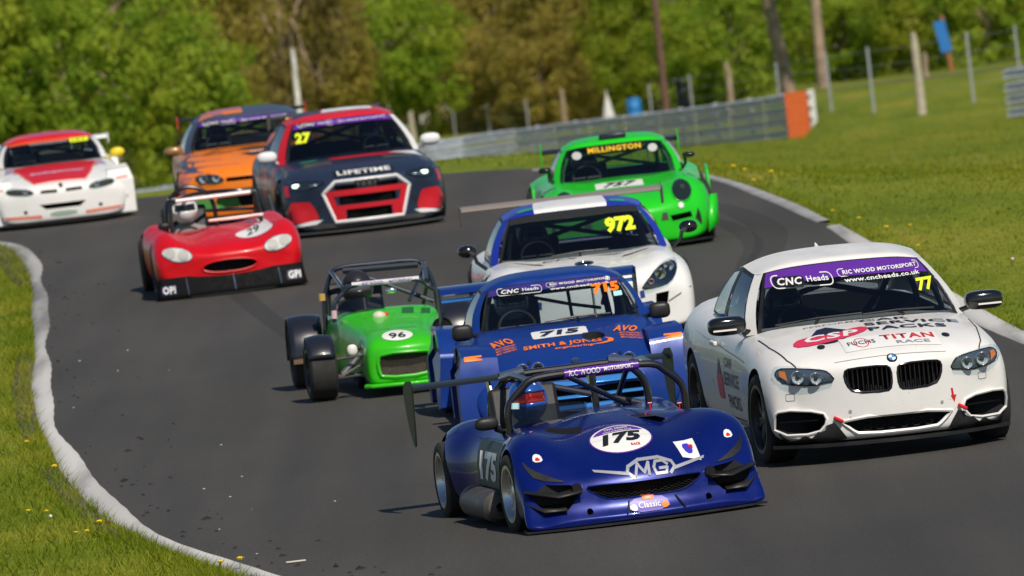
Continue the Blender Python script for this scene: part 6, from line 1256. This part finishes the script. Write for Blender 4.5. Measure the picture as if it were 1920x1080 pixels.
MB().lathe([(0, .2), (.02, .25), (H_ * .3, .27), (H_ * .33, .285), (H_ * .36, .27), (H_ * .65, .27), (H_ * .68, .285), (H_ * .71, .27), (H_ - .02, .25), (H_, .2), (H_ - .01, .001)], (0, 0, 0), 'z', 24).build('drum', BLU, o); MB().lathe([(H_, .05), (H_ + .03, .05), (H_ + .03, .001)], (.1, 0, 0), 'z', 10).build('bung', BLU, o)
x, y = 14.86, 345; b = gz(x, y); o = empty('sign_post', Matrix.Translation((x, y, b)), 'blue rectangular sign leaning on an orange-brown post at far right', 'sign'); H_ = 4.7 - b
MB().tube([(.06, 0, 0), (-.07, 0, H_)], .07, 10).build('post', mat('orange_brown_post', (.34, .13, .05), .75), o); MB().box((-.1, -.1, H_ - .68), (.36, .03, 1.02), Matrix.Rotation(rad(-9), 3, 'Y')).build('panel', mat('sign_blue', (.015, .16, .5), .5), o)
# service path on the bank
vs = []; pth = crom([(-4, 470, 0), (4, 425, 0), (8.5, 352, 0), (10.5, 330, 0), (16, 327, 0), (24, 322, 0)], 8)
for p in pth: vs += [(p.x, p.y - 1.6, gz(p.x, p.y - 1.6) + .02), (p.x, p.y + 1.6, gz(p.x, p.y + 1.6) + .03)]
tag(MB().add(vs, [(2 * i, 2 * i + 1, 2 * i + 3, 2 * i + 2) for i in range(len(pth) - 1)]).build('service_path', mat('path_grit', (.12, .105, .09), .9, var=.3, vs=2), None, fix=False), kind='structure')
# ================================================================ trees and shrubs
def leafmat(name, c1, c2, c3):
    m = bpy.data.materials.new(name); m.use_nodes = True; n = m.node_tree.nodes; l = m.node_tree.links; b = n['Principled BSDF']; b.inputs['Roughness'].default_value = .6; b.inputs['Specular IOR Level'].default_value = .25
    g = n.new('ShaderNodeNewGeometry'); r = n.new('ShaderNodeValToRGB'); e = r.color_ramp.elements; e[0].color = (*c1, 1); e[1].color = (*c3, 1); e[0].position = .1; e[1].position = .9; x = e.new(.5); x.color = (*c2, 1)
    t = n.new('ShaderNodeTexNoise'); t.inputs['Scale'].default_value = .55; t.inputs['Detail'].default_value = 4; l.new(g.outputs['Position'], t.inputs[0]); ad = n.new('ShaderNodeMath'); ad.operation = 'ADD'; mu = n.new('ShaderNodeMath'); mu.operation = 'MULTIPLY_ADD'; mu.inputs[1].default_value = 2.2; mu.inputs[2].default_value = -.85; l.new(t.outputs[0], mu.inputs[0])
    m3 = n.new('ShaderNodeMath'); m3.operation = 'MULTIPLY'; m3.inputs[1].default_value = .5; l.new(g.outputs['Random Per Island'], m3.inputs[0]); l.new(mu.outputs[0], ad.inputs[0]); l.new(m3.outputs[0], ad.inputs[1]); l.new(ad.outputs[0], r.inputs[0]); l.new(r.outputs[0], b.inputs['Base Color'])
    tr = n.new('ShaderNodeBsdfTranslucent'); l.new(r.outputs[0], tr.inputs[0]); mx = n.new('ShaderNodeMixShader'); mx.inputs[0].default_value = .55; o = n['Material Output']; l.new(b.outputs[0], mx.inputs[1]); l.new(tr.outputs[0], mx.inputs[2]); l.new(mx.outputs[0], o.inputs[0]); return m
LEAF = {'green': leafmat('leaf_green', (.17, .29, .02), (.29, .4, .03), (.4, .46, .04)), 'olive': leafmat('leaf_olive', (.24, .21, .035), (.35, .29, .055), (.44, .36, .07)), 'mid': leafmat('leaf_mid', (.18, .26, .018), (.29, .36, .025), (.4, .42, .035)), 'brown': leafmat('leaf_brown', (.18, .15, .045), (.28, .22, .06), (.36, .29, .08))}
BARK = mat('bark', (.3, .22, .155), .9, var=.4, vs=3, bump=.4, bs=12)
import numpy as np
def crown_mesh(seed, rx, ry, rz, n_clump, per, leaf, fill=.35):
    """leaf-sized quads scattered in clumps through the volume of a crown of unit radius"""
    r = np.random.default_rng(seed); nz = lambda v: v / np.linalg.norm(v, axis=-1, keepdims=True)
    d = nz(r.normal(size=(n_clump, 3))); k = (fill + (1 - fill) * r.random(n_clump)) ** .6; wob = 1 + .18 * np.sin(d[:, 0] * 5 + seed) + .15 * np.sin(d[:, 2] * 7 + seed * 2)
    cc = d * (k * wob)[:, None] * np.array([rx, ry, rz]); cr_ = (.35 + .45 * r.random(n_clump)) * min(rx, rz) * .36
    q = nz(r.normal(size=(n_clump, per, 3))); rr = cr_[:, None, None] * np.sqrt(.3 + .7 * r.random((n_clump, per, 1))); p = (cc[:, None] + q * rr * np.array([1.15, 1, .8])).reshape(-1, 3)
    nn = nz(q * .7 + d[:, None] * .4 + r.normal(size=q.shape) * .5 + np.array([0, 0, .2])).reshape(-1, 3); t = r.normal(size=nn.shape); a = nz(np.cross(nn, t)); b = np.cross(nn, a); s = leaf * (.55 + .75 * r.random((len(nn), 1)))
    co = np.stack([p - a * s, p + b * s * .55 - a * s * .1, p + a * s, p - b * s * .55 - a * s * .1], 1); n = len(nn)
    me = bpy.data.meshes.new('crown'); me.vertices.add(4 * n); me.vertices.foreach_set('co', co.reshape(-1)); me.loops.add(4 * n); me.loops.foreach_set('vertex_index', np.arange(4 * n)); me.polygons.add(n); me.polygons.foreach_set('loop_start', np.arange(0, 4 * n, 4)); me.update(); me.materials.append(LEAF['green']); return me
CROWNS = {}
def tree(x, y, h, rx, rz, kind, label, seed, trunk=.2, per=130, n=120, leaf=.08, lean=0., low=.3, cat='tree', name='tree', dens=.35):
    b = gz(x, y) - .1; o = empty(name, Matrix.Translation((x, y, b)), label, cat, 'trees and shrubs behind the barrier'); r = random.Random(seed)
    key = (seed % 7, n, per, round(leaf, 2), dens)
    if key not in CROWNS: CROWNS[key] = crown_mesh(seed % 7 + 3, 1., 1., 1., n, per, leaf / 2.2, fill=dens)
    zc = h - rz; top = Vector((lean * h, 0, zc)); mb = MB()
    mb.tube(crom([(0, 0, 0), (lean * h * .3 + r.uniform(-.1, .1), 0, zc * .4), (lean * h * .7, r.uniform(-.2, .2), zc * .8), (lean * h, 0, zc + rz * .5)], 4), [lerp(trunk, trunk * .3, k / 12) for k in range(13)], 9)
    t = mb.build('trunk', BARK, o); lm = MB()
    for k in range(9):
        a = r.uniform(0, 6.28); z0 = zc * r.uniform(.45, 1.05); st = Vector((lean * z0, 0, z0)); en = Vector((lean * h + rx * .85 * math.cos(a), rx * .8 * math.sin(a), zc + rz * r.uniform(-.5, .8))); mid = st.lerp(en, .5) + Vector((0, 0, .25 * rz)); lm.tube(crom([st, mid, en], 4), [lerp(trunk * .42, trunk * .06, i / 8) for i in range(9)], 6)
    lm.build('limbs', BARK, o)
    c = link(bpy.data.objects.new('crown', CROWNS[key]), o); c.material_slots[0].link = 'OBJECT'; c.material_slots[0].material = LEAF[kind]; c.location = top; c.scale = (rx, rx, rz); c.rotation_euler = (0, 0, r.uniform(0, 6.28)); return o
KN = {'green': 'bright green', 'olive': 'olive budding', 'mid': 'mid green', 'brown': 'brownish half-bare'}
T_ = []
# (x, y, height, radius, half height, kind, what singles it out)
SPOTS = [(-1.2, 462, 5.6, 2.3, 2, 'olive', 'low left of the wooden post beside the navy hatchback'), (3.6, 428, 5.4, 2.2, 2, 'olive', 'low between the wooden post and the white cone'), (6.2, 398, 5.2, 2.0, 2, 'mid', 'low straight behind the brown pole'), (8.6, 372, 4.6, 1.7, 2, 'green', 'low right of the pink flag'), (12.4, 372, 4.2, 1.7, 2, 'green', 'low left of the stout wooden post'), (14.6, 368, 4.0, 1.6, 2, 'mid', 'low left of the blue sign'), (17.0, 362, 3.9, 1.7, 2, 'green', 'low right of the blue sign'), (20.4, 366, 4.6, 2.0, 2, 'mid', 'beyond the short crash barrier'), (-7.6, 428, 5.4, 2.2, 2, 'olive', 'low behind the orange hatchback roof'), (-11.8, 345, 6.6, 2.2, 2, 'mid', 'in the second row left of the orange hatchback'), (-12.2, 308, 6.4, 2.2, 2.6, 'green', 'behind the white saloon at far left'), (-9.2, 312, 5.6, 1.9, 2.3, 'green', 'just right of the white saloon'), (-14.8, 308, 8.2, 2.4, 3.2, 'green', 'cut by the left edge of the picture'), (-11.0, 322, 8.6, 2.3, 3.2, 'green', 'standing tall above the white saloon roof'), (-8.3, 318, 3.9, 1.3, 1.6, 'mid', 'low beside the left end of the barrier'), (-13.2, 315, 4.2, 1.6, 1.8, 'mid', 'low behind the white saloon'),
         (-9.6, 360, 9.5, 2.4, 3.6, 'olive', 'above the gap left of the orange hatchback'), (-7.2, 380, 9.0, 2.3, 3.4, 'brown', 'left of the white pole top'), (-9.0, 345, 4.6, 1.8, 2.1, 'olive', 'low, left of the orange hatchback'), (-6.4, 405, 6.2, 2.2, 2.7, 'olive', 'directly above the orange hatchback roof'),
         (-4.5, 445, 7.2, 2.9, 3.3, 'green', 'the round one above the navy hatchback'), (-2.2, 452, 5.2, 1.8, 2.3, 'mid', 'just right of the navy hatchback roof'), (-5.9, 470, 11., 2.8, 4.0, 'brown', 'with sky gaps just right of the white pole'), (-8.5, 440, 10.5, 2.6, 4., 'olive', 'left of the white pole, in the second row'),
         (0.2, 470, 10.2, 3.2, 4.2, 'olive', 'high above the middle of the barrier'), (.3, 448, 4.4, 2.0, 1.9, 'olive', 'low above the left third of the barrier'), (3.3, 440, 9.4, 2.6, 3.8, 'olive', 'left of the brown pole in the second row'), (2.0, 425, 4.5, 1.9, 2.0, 'olive', 'low behind the wooden post left of the cone'), (4.9, 412, 4.7, 1.7, 2.1, 'olive', 'low behind the white cone and the barrel'), (-2.6, 480, 11., 2.7, 4.2, 'olive', 'above and right of the round green tree'),
         (6.6, 402, 8.6, 2.3, 3.6, 'mid', 'behind the brown pole'), (7.9, 392, 4.6, 1.7, 2.0, 'green', 'low behind the pink flag'), (8.2, 420, 9.6, 2.4, 3.8, 'mid', 'left of the leaning trunk, reaching the top edge'), (9.2, 385, 4.0, 1.3, 1.7, 'mid', 'low left of the leaning trunk'),
         (11.6, 398, 5.2, 2.0, 2.2, 'green', 'behind the two bare trunks'), (13.2, 384, 5.4, 1.9, 2.2, 'mid', 'behind the stout wooden post'), (14.0, 405, 9.2, 2.5, 3.4, 'green', 'above the stout wooden post'), (15.9, 380, 5.0, 1.8, 2.0, 'green', 'behind the blue sign'), (17.4, 392, 7.6, 2.0, 2.8, 'green', 'at the top right corner'), (18.6, 372, 4.4, 1.7, 1.8, 'mid', 'low at the right edge above the short barrier'), (10.0, 405, 4.6, 1.7, 2.0, 'green', 'low between the bare trunks'), (21.5, 395, 8.2, 2.5, 3.2, 'green', 'just outside the right edge of the picture'), (-19, 330, 8.5, 2.6, 3.2, 'green', 'just outside the left edge of the picture')]
for i, (x, y, h, rx, rz, kd, wh) in enumerate(SPOTS):
    sh = h < 5.8; nm = 'shrub' if sh else 'tree'; rz = h * (.52 if sh else .46); rx *= 1.12
    tree(x, y, h, rx, rz, kd, '%s leafy %s %s' % (KN[kd], nm, wh), i * 5 + 1, trunk=.09 if sh else .2, n=120 if kd != 'brown' else 90, per=130 if kd != 'brown' else 100, leaf=.08, cat=nm, name='leafy_' + nm)
# two bare-trunked trees with high crowns
for i, (x, y, h, rx, rz, tr, ln, lab) in enumerate(((9.75, 350, 10.5, 2.4, 2.6, .27, -.075, 'tall tree with thick bare leaning trunk left of the orange board'), (10.75, 345, 10.2, 2.0, 2.4, .2, .02, 'tall tree with slim knotted bare trunk above the orange board'))): tree(x, y, h, rx, rz, 'green', lab, 91 + i, trunk=tr, lean=ln, name='bare_trunk_tree')
# the wood further back that closes the view
fw = []; r = random.Random(77); base = crown_mesh(50, 1, 1, 1, 70, 46, .09); vs = []; fs = []
bv_ = [v.co.copy() for v in base.vertices]; bf_ = [tuple(p.vertices) for p in base.polygons]
for k in range(-26, 56):
    x = -34 + 2.45 * k if 0 <= k < 30 else (-34 + 3.6 * k if k < 0 else 38 + 3.6 * (k - 29))
    if k in (11, 13, 15, 18): continue
    y = r.uniform(535, 600); rx = r.uniform(2.6, 3.4); h = (r.uniform(10.5, 13.5) if x < 9 else r.uniform(7.5, 9.0)); rz = h * .5; R_ = Matrix.Rotation(r.uniform(0, 6.28), 3, 'Z'); b = gz(x, y); k0 = len(vs)
    for v in bv_: q = R_ @ v; vs.append((x + q.x * rx, y + q.y * rx, b + rz + q.z * rz))
    fs += [tuple(i + k0 for i in f) for f in bf_]
me = bpy.data.meshes.new('far_wood'); me.from_pydata(vs, [], fs); me.materials.append(LEAF['olive']); tag(link(bpy.data.objects.new('far_wood', me)), 'distant belt of olive woodland closing the background', 'woodland', kind='stuff')
bpy.data.meshes.remove(base)
# ================================================================ grass blades, flowers, litter
import numpy as np
def edge_x(L, Y):
    lo = [p for p in L]; 
    for a, b in zip(lo, lo[1:]):
        if (a.y - Y) * (b.y - Y) <= 0 and a.y != b.y: return a.x + (b.x - a.x) * (Y - a.y) / (b.y - a.y)
    return None
def blades(name, n, ylo, yhi, side, spread, h0, h1, wd, seed, label, edge=.25, ypow=1.):
    r = np.random.default_rng(seed); Ys = ylo + (yhi - ylo) * r.random(n) ** ypow; tab_y = np.linspace(ylo, yhi, 240); ex = []
    for q in tab_y: e = edge_x(LC if side < 0 else RC, float(q)); ex.append(e if e is not None else (ex[-1] if ex else 0))
    E_ = np.interp(Ys, tab_y, ex); off = np.where(r.random(n) < edge, .1 + .25 * r.random(n) ** 2, .12 + spread * r.random(n)); X = E_ + side * off
    Z = np.array([ground_z(float(a), float(b)) for a, b in zip(X, Ys)]); h = h0 + (h1 - h0) * r.random(n) ** 2.2; a = r.random(n) * 6.283; w_ = wd * (.6 + .8 * r.random(n)); ln = h * (.4 + 1.2 * r.random(n)); la = r.random(n) * 6.283
    co = np.empty((n, 3, 3)); co[:, 0] = np.stack([X - np.cos(a) * w_, Ys - np.sin(a) * w_, Z - .01], 1); co[:, 1] = np.stack([X + np.cos(a) * w_, Ys + np.sin(a) * w_, Z - .01], 1); co[:, 2] = np.stack([X + np.cos(la) * ln, Ys + np.sin(la) * ln, Z + h], 1)
    me = bpy.data.meshes.new(name); me.vertices.add(3 * n); me.vertices.foreach_set('co', co.reshape(-1)); me.loops.add(3 * n); me.loops.foreach_set('vertex_index', np.arange(3 * n)); me.polygons.add(n); me.polygons.foreach_set('loop_start', np.arange(0, 3 * n, 3)); me.update(); me.materials.append(BLADE); tag(link(bpy.data.objects.new(name, me)), label, 'grass', kind='stuff')
BLADE = leafmat('grass_blade', (.16, .23, .009), (.26, .31, .015), (.4, .38, .045))
blades('verge_grass', 90000, 64, 133, -1, 3.2, .03, .1, .006, 1, 'rough short grass on the verge left of the track', .12, 1.5)
blades('bank_grass', 60000, 80, 136, 1, 7.5, .02, .055, .008, 2, 'rough short grass bank right of the track', .1)
RCX = RC
RC = [Vector((2.9, 127.)), Vector((2.0, 133.)), Vector((.6, 138.)), Vector((-2., 142.5)), Vector((-2., 200.)), Vector((2., 330.))]
blades('meadow_grass', 45000, 129, 300, 1, 15, .02, .07, .016, 3, 'open grass between the bend and the long crash barrier', .0, 1.4)
RC = RCX
def gp(X, Y): return Vector((X, Y, ground_z(X, Y)))
YF = mat('dandelion_yellow', (.85, .6, .01), .6); ST = mat('stem_green', (.12, .18, .02), .7); CLK = mat('seed_head', (.6, .6, .58), .8)
def dandelion(x, y, s, lab, clock=False):
    o = empty('dandelion', Matrix.Translation(gp(x, y)), lab, 'flower', 'dandelions in the grass'); h = .09 * s
    MB().tube([(0, 0, 0), (.01 * s, 0, h * .6), (.012 * s, 0, h)], .003 * s, 5).build('stem', ST, o); mb = MB()
    if clock: mb.ell((.012 * s, 0, h + .01), (.014 * s,) * 3, 10, 8)
    else:
        for k in range(16): a = k * 2.4; q = .012 + .018 * (k % 3) / 2; mb.add([(.012 * s, 0, h), (.012 * s + q * s * math.cos(a - .25), q * s * math.sin(a - .25), h + .012 * s), (.012 * s + q * 1.25 * s * math.cos(a), q * 1.25 * s * math.sin(a), h + .01 * s), (.012 * s + q * s * math.cos(a + .25), q * s * math.sin(a + .25), h + .012 * s)], [(0, 1, 2, 3)])
        mb.ell((.012 * s, 0, h + .006 * s), (.022 * s, .022 * s, .012 * s), 10, 6)
    mb.build('flower_head', CLK if clock else YF, o)
DAND = [(2.76, 126.9, 2.0999999999999996, 'dandelion clump nearest the green coupe on the right verge', False),
        (2.87, 125.91, 1.8199999999999998, 'dandelion second from the green coupe on the right verge', False),
        (3.12, 123.72, 2.2399999999999998, 'large dandelion clump above the bend of the right kerb', False),
        (2.89, 122.94, 1.68, 'dandelion close to the faded right kerb below the large clump', False),
        (3.46, 113.18, 1.4, 'dandelion beside the start of the white right kerb', False),
        (3.64, 110.57, 1.54, 'dandelion third from the white kerb start on the right verge', False),
        (3.81, 107.7, 1.68, 'bright dandelion on the right verge above the white saloon roof', False),
        (4.07, 108.15, 1.26, 'small dandelion farther up the right verge', False),
        (3.95, 103.54, 1.4, 'dandelion nearest the white saloon roof on the right verge', False),
        (-3.74, 83.63, 1.68, 'bright dandelion touching the left kerb', False),
        (-4.13, 87.88, 1.26, 'dandelion higher up the left verge beside the kerb', False),
        (-3.76, 79.03, 1.26, 'dandelion low on the left verge near the picture edge', False),
        (-3.62, 78.91, 1.1199999999999999, 'small dandelion right of the one near the picture edge', False),
        (-3.22, 76.05, 1.26, 'dandelion at lower left above its twin', False),
        (-3.15, 76.62, 1.54, 'open dandelion highest of the three at lower left', False),
        (-3.31, 76.34, 0.9799999999999999, 'smallest dandelion of the three at lower left', False),
        (-2.03, 71.45, 1.4, 'dandelion at the bottom edge beside the kerb', False),
        (-2.16, 71.46, 1.26, 'dandelion cut by the bottom edge of the picture', False),
        (-3.55, 77.9, 1.4, 'pale dandelion seed head on the left verge', True),
        (4.62, 98.7, 1.54, 'pale dandelion seed head on the right verge near the edge', True)]
for x, y, s, lab, ck in DAND: dandelion(x, y, s * .72, lab, ck)
# rubber crumbs and grit swept to the edge of the track
mb = MB(); r = random.Random(12)
for k in range(130):
    y = 66 + 62 * r.random() ** 1.8; e = edge_x(LC, y); x = e + .1 + abs(r.gauss(0, .35)); s = r.uniform(.006, .02) * (1 if r.random() < .8 else 1.7); a = r.uniform(0, 6.28); p = gp(x, y) + Vector((0, 0, .016)); R_ = Matrix.Rotation(a, 3, 'Z')
    mb.add([p + R_ @ Vector(q) for q in ((-s * 1.6, -s * .5, 0), (s * 1.4, -s * .3, 0), (s, s * .6, 0), (-s, s * .5, 0), (r.uniform(-s, s) * .5, 0, s * .7))], [(0, 1, 4), (1, 2, 4), (2, 3, 4), (3, 0, 4)])
tag(mb.build('rubber_crumbs', mat('crumb_rubber', (.012, .012, .012), .9), None, smooth=0), 'black rubber crumbs along the left edge of the track', 'debris', kind='stuff')
mb = MB()
for k in range(18):
    y = 66 + 40 * r.random() ** 1.6; e = edge_x(LC, y); x = e + .2 + abs(r.gauss(0, .8)); s = r.uniform(.005, .014); p = gp(x, y) + Vector((0, 0, .018)); mb.ell(p, (s, s * .8, s * .6), 6, 4)
tag(mb.build('grit', mat('pale_grit', (.4, .38, .34), .9), None, smooth=0), 'pale grit scattered on the left of the track', 'debris', kind='stuff')
tag(MB().box(gp(-1.65, 71.59) + Vector((0, 0, .022)), (.135, .03, .012), Matrix.Rotation(rad(8), 3, 'Z')).build('plastic_strip', mat('dirty_white_plastic', (.55, .52, .45), .6), None, bevel=.004), 'small white plastic strip lying on the track at lower left', 'litter')
